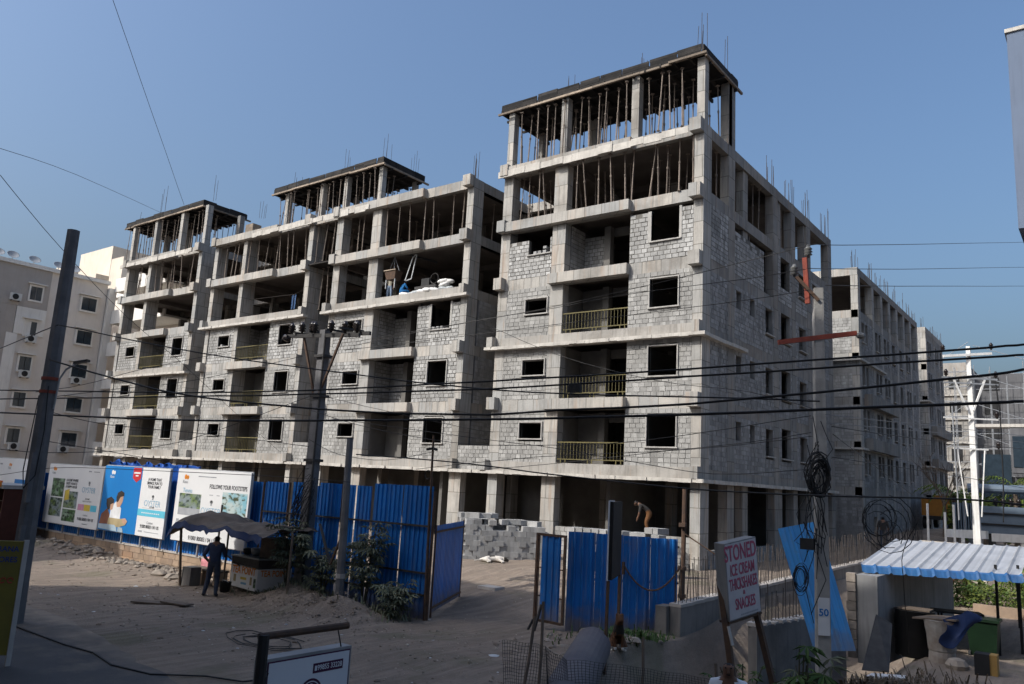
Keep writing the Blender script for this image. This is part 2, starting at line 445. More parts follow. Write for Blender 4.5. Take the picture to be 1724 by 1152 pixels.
    for yy in (4.8, 9.5, 14.0):
        for xx in (-.45, -3.9, -7.5, -10.7):
            part('column', 'concrete_side', BL, [(o+xx, o+xx+.35, yy, yy+.6, SITE-.3, L(6)+.1)])
    # walls storey by storey
    for st in range(1, done+1):
        z = L(st)+FT; zt = L(st+1)
        open_top = (k == 'D' and st == 4) or (k == 'C' and st == 3)
        new = open_top or (k in 'ABC' and st == 3) or (k == 'C' and st == 2)
        m = 'block' if new else 'block_old'; mo = 'mortar' if new else 'mortar_lt'
        wz0, wz1 = L(st)+1.4, L(st)+2.68
        # right bay
        a, b = o-3.5, o-.42
        hw = (o-2.42, o-1.08, wz0, 99 if open_top else wz1)
        w = block_wall(BL, 'x', 0., a, b, z, zt-(.22 if open_top else 0), [hw], m, mo, single=(k == 'D'), ragged=1 if open_top else 0)
        window_frame(w, 'x', 0., hw[0], hw[1], wz0, wz1, sill_only=open_top)
        if open_top:
            part('window_frame', 'frame', w, [(hw[0]-.16, hw[0], -.05, .2, wz0, zt-.2), (hw[1], hw[1]+.12, -.04, .2, wz0, zt-.15)])
        # left bay
        a, b = o-10.35, cols[1][0]+o
        hz0, hz1 = L(st)+1.68, L(st)+2.42
        low = k == 'D' and st == 4
        hs = (o-9.15, o-7.85 if b > o-7.8 else b-.15, hz0, 99 if low else hz1)
        hs = (o-9.15, min(o-7.88, b-.12), hz0, 99 if low else hz1)
        w = block_wall(BL, 'x', 0., a, b, z, zt-(.55 if low else 0), [hs], m, mo, single=False, ragged=1 if low else 0)
        window_frame(w, 'x', 0., hs[0], hs[1], hz0, hz1, sill_only=low)
        # loggia behind the balcony opening, walls in darker tones standing for its shade
        bx0, bx1 = cols[1][1]+o, o-3.5
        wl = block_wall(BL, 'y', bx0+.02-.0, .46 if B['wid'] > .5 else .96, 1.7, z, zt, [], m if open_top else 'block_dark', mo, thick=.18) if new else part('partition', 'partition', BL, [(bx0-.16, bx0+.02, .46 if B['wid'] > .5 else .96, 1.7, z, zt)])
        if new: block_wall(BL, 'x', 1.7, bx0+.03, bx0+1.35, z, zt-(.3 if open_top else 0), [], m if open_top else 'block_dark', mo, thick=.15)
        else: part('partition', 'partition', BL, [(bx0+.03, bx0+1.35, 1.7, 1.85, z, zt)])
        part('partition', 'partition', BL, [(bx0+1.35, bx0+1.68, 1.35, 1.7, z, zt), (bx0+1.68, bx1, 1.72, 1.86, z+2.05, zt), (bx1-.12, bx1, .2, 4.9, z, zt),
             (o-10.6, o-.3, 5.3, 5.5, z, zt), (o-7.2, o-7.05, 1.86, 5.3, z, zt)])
        if st in B['rail']: railing(BL, bx0, bx1, .06, z)
    # right side wall of each wing (faces the recess), blind
    if k != 'D':
        for st in range(1, 4):
            block_wall(BL, 'y', o+.0, .95, 5., L(st)+FT, L(st+1), [], 'block_dark', 'mortar_lt')
        for st in range(1, 7): part('beam', 'concrete_side', BL, [(o-.3, o+.004, .96, 5., L(st), L(st)+FT-.004)])
    for st in range(1, done+1):
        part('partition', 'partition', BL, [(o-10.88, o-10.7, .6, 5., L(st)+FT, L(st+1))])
# between the wings: floors behind the recess, low walls on the ledge
for a, b, nm in ((-13.0, -10.9, 'DC'), (-26.2, -23.9, 'CB'), (-38.85, -37.1, 'BA')):
    for lv in range(1, 7):
        y0 = .3 if (nm == 'CB' and lv == 6) else 5.
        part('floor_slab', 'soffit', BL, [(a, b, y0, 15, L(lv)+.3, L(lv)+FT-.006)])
        part('beam', 'concrete', BL, [(a+.002, b-.002, y0-.28, y0-.002, L(lv)+.01, L(lv)+FT-.002)])
    for st in range(1, 4):
        block_wall(BL, 'x', 5.02, a, b, L(st)+FT, L(st+1), [], 'block_dark', 'mortar_lt')
    block_wall(BL, 'x', .02, a+.03, b-.03, L(1)+.13, L(1)+1.3, [], 'block_old', 'mortar_lt')

# ---- side front of the tower (faces +x)
SC_COLS = [(2.75, 3.5), (8.65, 9.35), (11.5, 12.15), (14.2, 14.9), (18.35, 19.1)]
for a, b in SC_COLS:
    part('column', 'concrete_side', BL, [(-.4, .02, a, b, SITE-.3, (Z1+18.6 if a < 3 else L(6)+FT))])
bays = [(.8, 2.75), (3.5, 8.65), (9.35, 11.5), (12.15, 14.2), (14.9, 18.35)]
for st in range(1, 5):
    z = L(st)+FT; zt = L(st+1); zz = L(st)
    for bi, (a, b) in enumerate(bays):
        hs = []; drop = 0
        if bi == 1:
            hs = [(3.72, 4.32, zz+2.1, zz+2.72), (5.42, 6.02, zz+2.1, zz+2.72), (7.5, 8.5, zz+1.5, zz+2.75)]
            if st == 4: hs = [(7.3, 99, z, 99)]; drop = .42
        elif bi == 2: hs = [(9.75, 11.2, zz+1.5, 99 if st == 4 else zz+2.85)]; drop = 0
        elif bi == 3: hs = [(12.7, 13.9, zz+1.5, zz+2.72)]
        elif bi == 4: hs = [(15.2, 16.5, zz+1.5, zz+2.72)]
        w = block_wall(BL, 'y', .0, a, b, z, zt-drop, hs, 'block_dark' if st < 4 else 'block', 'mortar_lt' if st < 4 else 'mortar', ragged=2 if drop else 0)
        for h in hs:
            if h[3] < 90 and h[1]-h[0] > .8: window_frame(w, 'y', .0, h[0], h[1], h[2], h[3], t=.06, out=.1, sill_only=True)
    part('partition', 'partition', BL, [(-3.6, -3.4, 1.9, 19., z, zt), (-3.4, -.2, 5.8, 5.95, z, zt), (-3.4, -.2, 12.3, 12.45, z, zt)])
part('partition', 'partition', BL, [(-10.8, -.05, 18.85, 19.05, SITE, L(5))])
part('partition', 'partition', BL, [(-50., -10.9, 14.7, 14.9, SITE, L(4))])
# ground storey: piers, low walls, dark back wall
for xa, xb, h in ((-13.05, -10.9, 1.0), (-7., -.42, 1.25), (-10.35, -7.75, .0)):
    if h: block_wall(BL, 'x', .1, xa, xb, SITE-.2, SITE+h, [], 'block_old', 'mortar_lt')
for a, b in ((.8, 2.75), (3.5, 8.65), (9.35, 11.5), (12.15, 14.2)):
    block_wall(BL, 'y', -.05, a, b, SITE-.2, SITE+.75, [], 'block_dark', 'mortar_lt')
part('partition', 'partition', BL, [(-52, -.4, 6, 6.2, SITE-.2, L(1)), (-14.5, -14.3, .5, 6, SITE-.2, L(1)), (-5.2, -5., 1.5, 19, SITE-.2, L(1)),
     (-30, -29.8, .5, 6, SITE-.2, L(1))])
part('column', 'concrete', BL, [(-13.1, -12.65, -.03, .4, SITE-.3, L(1))])
# ---- starter bars
def starter(parent, x, y, z, n=6, h=1.2, s=.28):
    mb = MB()
    for i in range(n):
        xx = x+U(-s, s); yy = y+U(-s, s); l = h*U(.55, 1.1)
        mb.tube([(xx, yy, z), (xx+U(-.04, .04), yy+U(-.04, .04), z+l)], .013, 4)
    return mb.build('starter_bars', 'rebar', parent)
for x, y, z, n, h in ((-.2, .3, 7, 5, 2.0), (-7.3, .4, 7, 3, 1.2), (-3.4, .4, 7, 4, .8), (-.2, 3.1, 7, 2, 2.2),
                      (-.2, 9., 6, 8, 1.7), (-.2, 11.8, 6, 7, 1.5), (-.2, 14.5, 6, 8, 1.6), (-.2, 18.7, 6, 9, 1.8),
                      (-13.2, .3, 6, 9, 1.5), (-13.2, 5., 6, 6, 1.3), (-22., 1.7, 7, 4, 1.6), (-25.5, 1.7, 7, 4, 1.3), (-31., 1.8, 7, 4, 1.0), (-22., 4.3, 7, 4, 1.4),
                      (-39., .4, 7, 3, 2.2), (-46., .4, 7, 4, 2.3), (-49.6, .4, 7, 1, .9), (-39.2, 5., 7, 4, 1.5)):
    starter(BL, BX+x, BY+y, L(z)+(FT-.02 if z == 6 else 1.1), n, h)
# ---- beams of the L6 roofs whose shutters are still on: thin ragged slab edge
for a, b, y in ((-11.1, -.6, -.36), (-32.3, -20.8, -.34), (-50.3, -39.7, -.36)):
    mb = MB(); x = a
    while x < b:
        w = U(.5, 1.0); bbox(mb, x, min(b, x+w), y+U(-.06, .03), y+.05, L(6)-.02+U(-.05, .05), L(6)+.3+U(-.03, .05)); x += w
    mb.build('slab_edge', 'slab_edge', BL)

# ================================================================= formwork decks
ZF = Z1+18.62
def formwork(x0, x1, y0, y1, z0, label, step=1.3):
    f = thing('formwork_deck', label, 'formwork', (BX+(x0+x1)/2, BY+(y0+y1)/2, z0), 'formwork decks on the roofs')
    part('deck_panel', 'ply', f, [(x0+.06, x1-.06, y0+.06, y1-.06, z0+.08, z0+.13)])
    x = x0
    while x < x1-.05:
        w = min(x1-x, step*U(.75, 1.3)); mb = MB(); d = U(-.03, .03)
        bbox(mb, x, x+w-.015, y0+d, y0+d+.045, z0+.05, z0+.2); mb.build('shutter_board', 'form_wood', f)
        for za, zb in ((.206, .36), (.366, .5+U(-.05, .05))):
            dd = d+U(-.012, .012); part('shutter_board', 'batten' if U(0, 1) < .07 else 'form_wood', f, [(x+U(0, .05), x+w-.015, y0+dd, y0+dd+.04, z0+za, z0+zb)])
        part('shutter_board', 'form_wood', f, [(x, x+w-.015, y1-.05, y1, z0+.05, z0+.5+U(-.05, .05))])
        x += w
    for xx, sg in ((x0, 1), (x1, -1)):
        y = y0+.05
        while y < y1-.06:
            w = min(y1-.055-y, step*U(.75, 1.3)); d = U(0, .03)*sg
            a, b = sorted((xx+d, xx+d+.045*sg))
            part('shutter_board', 'form_wood', f, [(a, b, y, y+w-.015, z0+.05, z0+.5+U(-.06, .06))]); y += w
    # pale battens under the rim
    x = x0-.1
    while x < x1:
        w = min(x1+.12-x, U(1.5, 2.6)); z = z0-.05+U(-.03, .02)
        part('batten', 'batten', f, [(x, x+w+.1, y0-.12+U(-.04, .04), y0+.0, z-.03, z+.07)]); x += w
    for i in range(int((x1-x0)/.75)):
        xx = x0+.2+i*.75+U(-.1, .1); part('joist', 'form_wood', f, [(xx, xx+.09, y0-.1, y1+U(.05, .3), z0-.1, z0+.078)])
    for yy in (y0+.6, (y0+y1)/2, y1-.5): part('bearer', 'form_wood', f, [(x0-.05, x1+U(.05, .3), yy, yy+.1, z0-.22, z0-.102)])
    # rim battens on the right flank
    part('batten', 'batten', f, [(x1+.0, x1+.1, y0+.1, y1+.3, z0-.06, z0+.05)])
    return f
formwork(-11.3, .05, -.2, 3.8, ZF, 'black timber formwork deck crowning the tall corner tower')
formwork(-32.7, -21.7, 1.25, 5.0, ZF, 'black timber formwork deck on the roof of the middle wing')
formwork(-51.0, -39.55, .0, 3.75, ZF, 'black timber formwork deck on the farthest left wing')
# ================================================================= steel props
pm = MB()
pm.tube([(0, 0, .01), (0, 0, .55)], .033, 6); pm.tube([(0, 0, .55), (0, 0, .99)], .024, 6); pm.lathe([(.05, .53), (.05, .565)], (0, 0, 0), 6)
pm.box(-.07, .07, -.07, .07, 0, .01); pm.box(-.08, .08, -.08, .08, .99, 1.0)
PROP = pm.mesh('steel_prop', 'prop')
def prop(x, y, z0, z1, label, lean=.1):
    o = bpy.data.objects.new('steel_prop', PROP); COL.objects.link(o)
    a = Vector((BX+x, BY+y, z0)); b = Vector((BX+x+U(-lean, lean)*(2.5 if U(0, 1) < .12 else 1), BY+y+U(-lean, lean), z1)); d = b-a
    o.location = a; o.rotation_euler = d.to_track_quat('Z', 'X').to_euler(); o.scale = (1, 1, d.length)
    o['label'] = label; o['category'] = 'prop'; o['group'] = 'steel props holding up the floors'
def props(x0, x1, ys, z0, z1, n, label, lean=.14):
    for y in ys:
        for i in range(n): prop(x0+(x1-x0)*(i+U(.15, .85))/n, y+U(-.25, .25), z0, z1, label, lean)
F7 = ZF-.22
props(-11.0, -.1, (.1, 1.2, 2.6), L(6)+FT, F7, 19, 'thin rusty steel prop under the formwork crowning the corner tower')
props(-32.5, -21.9, (1.45, 2.6, 4.6), L(6)+FT, F7, 16, 'thin rusty steel prop under the formwork on the middle wing roof')
props(-50.8, -39.7, (.25, 1.6, 3.3), L(6)+FT, F7, 17, 'thin rusty steel prop under the formwork on the farthest left wing')
props(-10.9, -.2, (.15, 1.6), L(5)+FT, L(6)-.01, 18, 'rusty steel prop in the open storey below the tower roof', .18)
props(-.25, -.15, (), 0, 1, 1, '')
for y in (1.5, 2.2, 4.3, 5.1, 5.9, 6.7, 7.5, 10.1, 10.9): prop(-.35, y, L(5)+FT, L(6)-.01, 'rusty steel prop behind the side openings of the corner tower', .05)
props(-23.8, -13.4, (.2, 2.5), L(5)+FT, L(6)-.01, 11, 'rusty steel prop in the top open storey beside the corner tower', .12)
props(-37., -24., (.2, 2.), L(5)+FT, L(6)-.01, 17, 'rusty steel prop in the top open storey of the middle wing', .16)
props(-50., -39.2, (.2, 1.6, 4.), L(5)+FT, L(6)-.01, 14, 'rusty steel prop in the top open storey of the farthest left wing', .18)
for x in (-25.6, -24.9, -24.3): prop(x, .5, L(4)+FT, L(5)+.2, 'rusty steel prop standing in the gap between two wings', .08)
part('floor_slab', 'ply', BL, [(-26.4, -23.9, -.2, 1.6, L(5)+.28, L(5)+.36)])
MB().box(-54.2, -51.9, 35.2, 38.4, L(6)+FT-.3, 22.35).build('stair_head', 'slab_edge', BL)
MB().box(-55.6, -54.6, 35.6, 36.4, L(6)+FT-.3, 23.2).build('stair_head', 'batten', BL)
# ================================================================= the second and third blocks down the side street
MAT['beige'] = M('beige_paint', (.68, .62, .55), (.62, .56, .5), 1.2, streak=.12)
MAT['taupe'] = M('taupe_paint', (.4, .36, .325), (.36, .325, .29), 1.2, streak=.12)
MAT['white_paint'] = M('white_paint', (.74, .71, .66), (.66, .63, .58), 1.0, streak=.25)
MAT['cream'] = M('cream_paint', (.62, .55, .46), (.54, .48, .4), .8, streak=.3)
MAT['glass'] = M('dark_glass', (.03, .045, .06), (.02, .03, .04), 2, rough=.08, spec=.8)
MAT['ac'] = M('ac_white', (.6, .6, .58), (.5, .5, .48), 3, rough=.5)
MAT['black'] = M('black_plastic', (.02, .02, .021), (.014, .014, .015), 4, rough=.6)
MAT['grey_metal'] = M('grey_metal', (.3, .31, .32), (.22, .23, .24), 3, rough=.5, metal=.3)
MAT['dark_steel'] = M('dark_steel', (.05, .047, .045), (.03, .028, .027), 5, rough=.6)
MAT['galv'] = M('galvanised', (.42, .43, .44), (.3, .31, .32), 4, rough=.5, metal=.4)
def far_block(name, label, org, length, wid, roof, fins):
    ox, oy = org
    T = thing(name, label, 'building', (ox, oy, SITE))
    def pt(nm, m, boxes, par=T):
        mb = MB()
        for a, b, c, d, e, f in boxes: mb.box(ox+a, ox+b, oy+c, oy+d, e, f)
        return mb.build(nm, m, par)
    for lv in range(1, 7):
        z = L(lv)
        pt('floor_slab', 'soffit', [(-wid+.3, -.3, .3, length-.3, z+.33, z+FT-.004)])
        pt('beam', 'concrete', [(-wid, 0, 0, .3, z, z+FT)]); pt('beam', 'concrete_side', [(-.3, 0, .3, length, z, z+FT)])
        pt('beam', 'concrete_side', [(-wid, -wid+.3, .3, length, z, z+FT)])
        if lv in (2, 4): pt('ledge', 'slab_edge', [(-wid, .22, -.32, -.002, z-.02, z+.12), (.002, .22, 0, length*.35, z-.02, z+.12)])
        if lv in (2, 3): pt('balcony_beam', 'concrete_side', [(.002, .5, 1.2, 9.5, z+.02, z+FT+.3)])
    cols = [.0, 3.9, 6.6, 9.2, 11.8, 14.4, 17.0, length-.7]
    cols = [c for c in cols if c < length-.6]
    for c in cols:
        deep = 2.2 if (fins and 5 < c < 16) else .45
        pt('column', 'concrete', [(-.45, .02, c, c+.6, SITE-.3, L(roof))])
        if fins and 5 < c < 16: pt('column', 'concrete_side', [(-2.2, -.45, c, c+.4, L(5)+FT, L(6))])
    for x in (-wid, -wid*.45): pt('column', 'concrete', [(x, x+.5, -.02, .4, SITE-.3, L(roof))])
    nst = 4 if fins else 5
    for st in range(1, nst+1):
        z = L(st)+FT; zt = L(st+1); zz = L(st); mt = 'block_dark'
        w = block_wall(T, 'x', 0., -wid+.5, -wid*.45, z, zt, [], 'block', 'mortar_lt', org=org)
        w = block_wall(T, 'x', 0., -wid*.45+.5, -.45, z, zt, [(-3.2, -2.1, zz+1.2, zz+2.7)], 'block', 'mortar_lt', org=org)
        window_frame(w, 'x', 0., -3.2, -2.1, zz+1.2, zz+2.7, org=org, sill_only=True)
        for a, b in zip(cols, cols[1:]):
            a += .6; n = (int(a*10)+1) % 3
            if n == 0: hs = [(a+.5, a+1.1, zz+2.0, zz+2.7)]
            elif n == 1: hs = [(a+.2, a+.95, zz+1.4, zz+2.72), (a+1.25, a+1.85, zz+1.4, zz+2.72)]
            else: hs = [(a+.35, a+1.25, zz+1.3, zz+2.72)]
            w = block_wall(T, 'y', 0., a, b, z, zt, hs, mt, 'mortar_lt', org=org)
            for h in hs:
                if h[1]-h[0] > .7: window_frame(w, 'y', 0., h[0], h[1], h[2], h[3], t=.06, out=.1, org=org, sill_only=True)
        pt('partition', 'partition', [(-3.4, -3.2, .4, length-.3, z, zt), (-wid+.3, -.3, 3.2, 3.4, z, zt)])
    block_wall(T, 'y', -.01, .6, length, SITE-.3, L(1), [(3.0, 4.0, SITE-.3, SITE+2.0)], 'block_dark', 'mortar_lt', org=org)
    block_wall(T, 'x', 0., -wid, 0, SITE-.3, L(1), [], 'block_dark', 'mortar_lt', org=org)
    pt('partition', 'partition', [(-wid, -.2, length-.25, length-.02, SITE-.3, L(nst))])
    if not fins: pt('parapet', 'plain_conc', [(-wid, .01, -.01, .2, L(6)+FT, L(6)+FT+.5), (-.2, .01, .2, length, L(6)+FT, L(6)+FT+.5)])
    for c in cols: starter(T, ox-.2, oy+c+.3, L(6)+.4, 6, 1.5, .22)
    return T
far_block('apartment_building', 'second unfinished grey block down the side street with deep piers under its roof', (BX-.1, 56.), 20.4, 9., 6, True)
far_block('apartment_building', 'third unfinished grey block seen narrow behind the second one on the side street', (BX-.2, 80.8), 9.0, 6., 6, False)

# ================================================================= scaffolded block at the end of the street
T = thing('scaffolded_building', 'distant unfinished concrete block wrapped in thin scaffolding behind the white pole', 'building', (-13, 112, .5))
x0, x1, y0, y1 = -19.5, -14.4, 112., 122.
mb = MB(); mb.box(x0, x1, y0, y1, .3, 21.5); mb.build('wall', 'plain_conc', T)
MAT['far_wall_grey'] = M('dark_streaked_grey', (.13, .13, .135), (.09, .09, .095), .6, streak=.5)  # darker streaked grey for the far walls
mb = MB(); mb.box(x1+.02, -4.2, y0+2.5, y1+4, .3, 20.2); mb.build('wall', 'far_wall_grey', T)
for k in range(6):
    z = 3.2+3*k
    for xx in (x0+.9, x0+3.1):
        MB().box(xx, xx+1.2, y0-.06, y0+.05, z, z+1.5).build('window', 'black', T)
    MB().box(x0-.15, x1+.1, y0-.25, y0-.002, z-.9, z-.65).build('floor_edge', 'slab_edge', T)
    MB().box(x1+1.5, x1+3.2, y0+2.42, y0+2.6, z, z+1.6).build('window', 'black', T)
S = thing('scaffolding', 'thin pipe scaffolding with bracing against the distant concrete block', 'scaffolding', (-13, 111, .5))
mb = MB()
for i in range(9):
    x = x0+.5+i*1.75; y = y0-1.0 if x < x1+.4 else y0+1.5
    mb.tube([(x, y, .4), (x, y, 21+U(-1.5, .8))], .045, 4); mb.tube([(x, y-1.0, .4), (x, y-1.0, 20+U(-1.5, .8))], .045, 4)
mb.build('standard', 'galv', S, kind='stuff')
mb = MB()
for k in range(11):
    z = 1.6+1.85*k
    mb.tube([(x0+.3, y0-1.0, z), (x1+.6, y0-1.0, z+.05)], .04, 4); mb.tube([(x0+.3, y0-2.0, z), (x1+.6, y0-2.0, z)], .04, 4)
    mb.tube([(x1+.8, y0+1.5, z), (-4, y0+1.5, z)], .04, 4)
    if k % 2 == 0: mb.tube([(x0+.4, y0-2.0, z), (x1+.6, y0-2.0, z+3.6)], .035, 4); mb.tube([(x1+.8, y0+.5, z+3.6), (-4.2, y0+.5, z)], .035, 4)
mb.build('ledger', 'galv', S, kind='stuff')
# low modern building at the right edge, beyond the palms
T = thing('office_building', 'low grey concrete and glass building at the far right behind the palms', 'building', (-7, 104, 1))
MB().box(-12.3, -6., 104, 118, .6, 7.2).build('wall', 'far_wall_grey', T)
MB().box(-9.3, -3., 103., 104.6, 7.6, 12.6).build('wall', 'far_wall_grey', T)
MB().box(-12.2, -9.4, 103.5, 104.6, 3.2, 9.6).build('glazing', 'glass', T)
for i in range(3): MB().box(-9.1+i*2.1, -7.3+i*2.1, 102.93, 103.05, 8.2, 11.6).build('pane', 'glass', T)
for i in range(3): MB().box(-11.9+i*1.9, -10.3+i*1.9, 103.9, 104.1, 3.0, 6.2).build('pane', 'glass', T)
MB().box(-12.6, -2.6, 102.9, 105, 12.6, 12.95).build('roof_edge', 'slab_edge', T)

# tall grey wall at the right edge of the view
T = thing('tower_building', 'tall plain grey tower wall cut off by the right edge of the view', 'building', (0, 46, 0))
MAT['tower_shade'] = M('bluish_shade_render', (.125, .16, .225), (.115, .145, .205), .5, streak=.2)  # the wall's bluish shade is put into its colour
MB().box(-3.22, 9, 45.2, 58, 17.5, 28.2).build('wall', 'tower_shade', T)
MB().box(-2.3, 9, 46.0, 57, 1, 17.5).build('wall', 'tower_shade', T)
MB().box(-3.3, 9.05, 45.1, 58.1, 28.2, 28.4).build('coping', 'slab_edge', T)
MB().box(-2.0, -1.2, 45.1, 45.25, 25.7, 27.2).build('window', 'black', T)
MB().box(-2.1, -1.0, 44.95, 45.25, 25.5, 25.7).build('sill', 'cream', T)

# ================================================================= finished flats on the left
T = thing('apartment_building', 'finished beige and white block of flats with sliding windows on the left', 'building', (-75, 30, 0))
XP = -72.
def bx(nm, m, *b, par=None): return MB().box(*b).build(nm, m, par or T)
bx('wall', 'beige', -84, XP, 14, 32.9, 0, 19.3)
bx('wall', 'taupe', XP, XP+.12, 17.6, 28.1, 15.9, 19.28); bx('wall', 'taupe', XP, XP+.12, 17.6, 25.75, 0, 15.88)
bx('wall', 'white_paint', XP, XP+.14, 25.8, 28.1, 13.6, 15.88); bx('wall', 'white_paint', XP, XP+.14, 25.3, 26.15, 0, 13.58)
bx('parapet', 'white_paint', -84.1, XP+.3, 13.9, 33.0, 19.3, 19.62)
win_list = []
for k in range(5):
    zt = 17.74-2.985*k
    for (a, b, nm) in ((30.8, 32.05, 0), (26.6, 27.5, 1), (20.8, 22.0, 2)):
        w = MB()
        for (p, q, r, s) in ((a-.12, b+.12, zt, zt+.14), (a-.12, b+.12, zt-1.29, zt-1.15), (a-.12, a, zt-1.15, zt), (b, b+.12, zt-1.15, zt)):
            w.box(XP, XP+.2, p, q, r, s)
        w = w.build('window', 'white_paint', T)
        m = (a+b)/2
        bx('pane', 'glass', XP+.01, XP+.13, a, m-.02, zt-1.15, zt, par=w); bx('pane', 'glass', XP+.01, XP+.16, m+.02, b, zt-1.15, zt, par=w)
        bx('hood', 'white_paint', XP, XP+.42, a-.3, b+.3, zt+.2, zt+.28, par=w)
# stair and balcony wing facing the site
bx('wall', 'white_paint', XP-6, XP+.35, 32.95, 33.6, 0, 19.0)
bx('wall', 'beige', -78, -62.5, 36., 50, 0, 19.2); bx('parapet', 'white_paint', -78, -62.3, 35.8, 36.2, 19.2, 19.7)
for k in range(7):
    z = 1.2+2.95*k
    bx('balcony', 'white_paint', XP+.36, -62.5, 33.4, 33.55, z-.2, z+1.05); bx('balcony_floor', 'white_paint', XP+.36, -62.5, 33.56, 36, z-.2, z-.05)
    bx('pier', 'white_paint', -69.3, -68.8, 33.44, 33.8, z+1.05, z+2.75)
    w = bx('window', 'white_paint', -66.2, -64.8, 35.93, 36.05, z+.95, z+2.2); bx('pane', 'glass', -66.1, -64.9, 35.88, 35.93, z+1.03, z+2.12, par=w)
# stair head block and roof clutter
T2 = thing('apartment_building', 'pale cream stair-head block with flat canopy rising behind the beige flats', 'building', (-86, 40, 0))
MB().box(-92, -84.6, 38.6, 52, 0, 26.4).build('wall', 'cream', T2)
MB().box(-90, -82.2, 36.2, 38.58, 22.0, 22.45).build('canopy', 'cream', T2); MB().box(-81., -78.5, 37, 44, 17, 24.).build('wall', 'cream', T2)
MB().box(-83.2, -82.7, 36.6, 37.0, 19, 22.0).build('pillar', 'cream', T2)
MB().box(-101.5, -98, 40, 46, 0, 26.4).build('wall', 'cream', T2)
MB().box(-70, -62, 52, 60, 19, 24.5).build('stair_room', 'cream', T2)
MB().box(-62.5, -55.5, 47, 52, 0, 22.6).build('stair_room', 'white_paint', T2)
MB().box(-57.5, -51.5, 51, 58, 0, 23.8).build('stair_room', 'white_paint', T2)
for i, (y, z) in enumerate(((25.2, 19.62), (26.9, 19.62), (28.9, 19.62), (30.2, 19.6), (24.1, 19.6))):
    D = thing('satellite_dish', ['round grey satellite dish on the beige roof, second from the left', 'round grey satellite dish in the middle of the row on the beige roof', 'tilted grey satellite dish nearest the concrete lamp pole on the beige roof', 'last grey satellite dish on the beige roof, right of the lamp pole', 'first grey satellite dish of the row on the beige roof'][i], 'dish', (XP-.9, y, z), 'satellite dishes on the beige roof')
    MB().lathe([(.02, 0), (.25, .03), (.42, .1), (.47, .15), (.43, .13), (.1, .04)], (XP-.9, y, z+.55), 14, axis=(.8, -.1, .75)).build('bowl', 'grey_metal', D, smooth=True)
    MB().tube([(XP-.95, y, z), (XP-.95, y, z+.55)], .035, 5).build('mast', 'grey_metal', D)
ac_n = {(1, 0): 'ac unit hung under the top window beside the lamp pole', }
acs = [(25.1, 16.25, 'white air conditioner unit high on the brown upper wall, left of its window'), (26.75, 13.0, 'white air conditioner unit under the second window from the top of the left column'),
       (26.7, 10.05, 'white air conditioner unit under the third window of the left column'), (30.85, 10.05, 'white air conditioner unit under the middle window of the right column'),
       (26.75, 4.1, 'white air conditioner unit under the lowest window of the left column'), (30.6, 4.1, 'white air conditioner unit under the lowest window of the right column')]
for y, z, lab in acs:
    D = thing('air_conditioner', lab, 'air conditioner', (XP+.3, y, z), 'air conditioners on the beige flats')
    MB().box(XP+.15, XP+.5, y, y+.8, z, z+.58).build('case', 'ac', D)
    MB().lathe([(.24, 0), (.24, .02), (.05, .03)], (XP+.5, y+.34, z+.29), 14, axis=(1, 0, 0)).build('fan_grille', 'black', D)
    MB().box(XP+.1, XP+.5, y+.1, y+.14, z-.06, z-.002).box(XP+.1, XP+.5, y+.66, y+.7, z-.06, z-.002).build('bracket', 'dark_steel', D, kind='stuff')
T = thing('window_cage', 'iron cage with laundry over a balcony at the left edge of the beige flats', 'window grille', (XP+.4, 23, 13))
mb = MB()
for i in range(9): mb.box(XP+.5, XP+.53, 22.6+i*.22, 22.63+i*.22, 12.4, 15.0)
for z in (12.4, 13.7, 15.): mb.box(XP+.48, XP+.55, 22.5, 24.5, z, z+.05)
mb.build('grille', 'dark_steel', T, kind='stuff')
for i, c in enumerate(('pinkcloth', 'laundry_red', 'laundry_blue')):
    MAT.setdefault(c, M(c, ((.55, .3, .32), (.3, .05, .06), (.05, .12, .3))[i], None, 6))
    MB().box(XP+.35, XP+.4, 22.7+.55*i, 23.15+.55*i, 12.9, 14.1-.2*i).build('laundry', c, T)

# ================================================================= buildings across the road, behind the viewpoint (they shade the street)
T = thing('apartment_building', 'plain rendered flats standing across the road from the building site', 'building', (-2, -8, 0))
MB().box(-31., 30, -16, -2.2, 0, 22.4).build('wall', 'beige', T); MB().box(-31.2, 30.2, -16.2, -2.0, 22.4, 23.4).build('parapet', 'cream', T)
for k in range(6):
    for i in range(14):
        x = -29+i*4.2; z = 4.4+3*k
        if abs(x) > 3: w = MB().box(x, x+1.5, -2.22, -2.1, z, z+1.4).build('window', 'white_paint', T); MB().box(x+.1, x+1.4, -2.12, -2.05, z+.1, z+1.3).build('pane', 'glass', w)
MB().box(-19.5, 30.1, -16.1, -1.95, 22.4, 27.2).build('upper_storey', 'beige', T)
T = thing('apartment_building', 'cream rendered house farther along the road from the building site', 'building', (-48, -8, 0))
MB().box(-62, -40.2, -18, .6, 0, 18.4).build('wall', 'cream', T); MB().box(-62.2, -40.0, -18.2, .8, 18.4, 19.2).build('parapet', 'white_paint', T)
for k in range(4):
    for i in range(5):
        x = -60+i*4.2; z = 1.2+3.2*k
        w = MB().box(x, x+1.5, .58, .7, z, z+1.4).build('window', 'white_paint', T); MB().box(x+.1, x+1.4, .68, .75, z+.1, z+1.3).build('pane', 'glass', w)
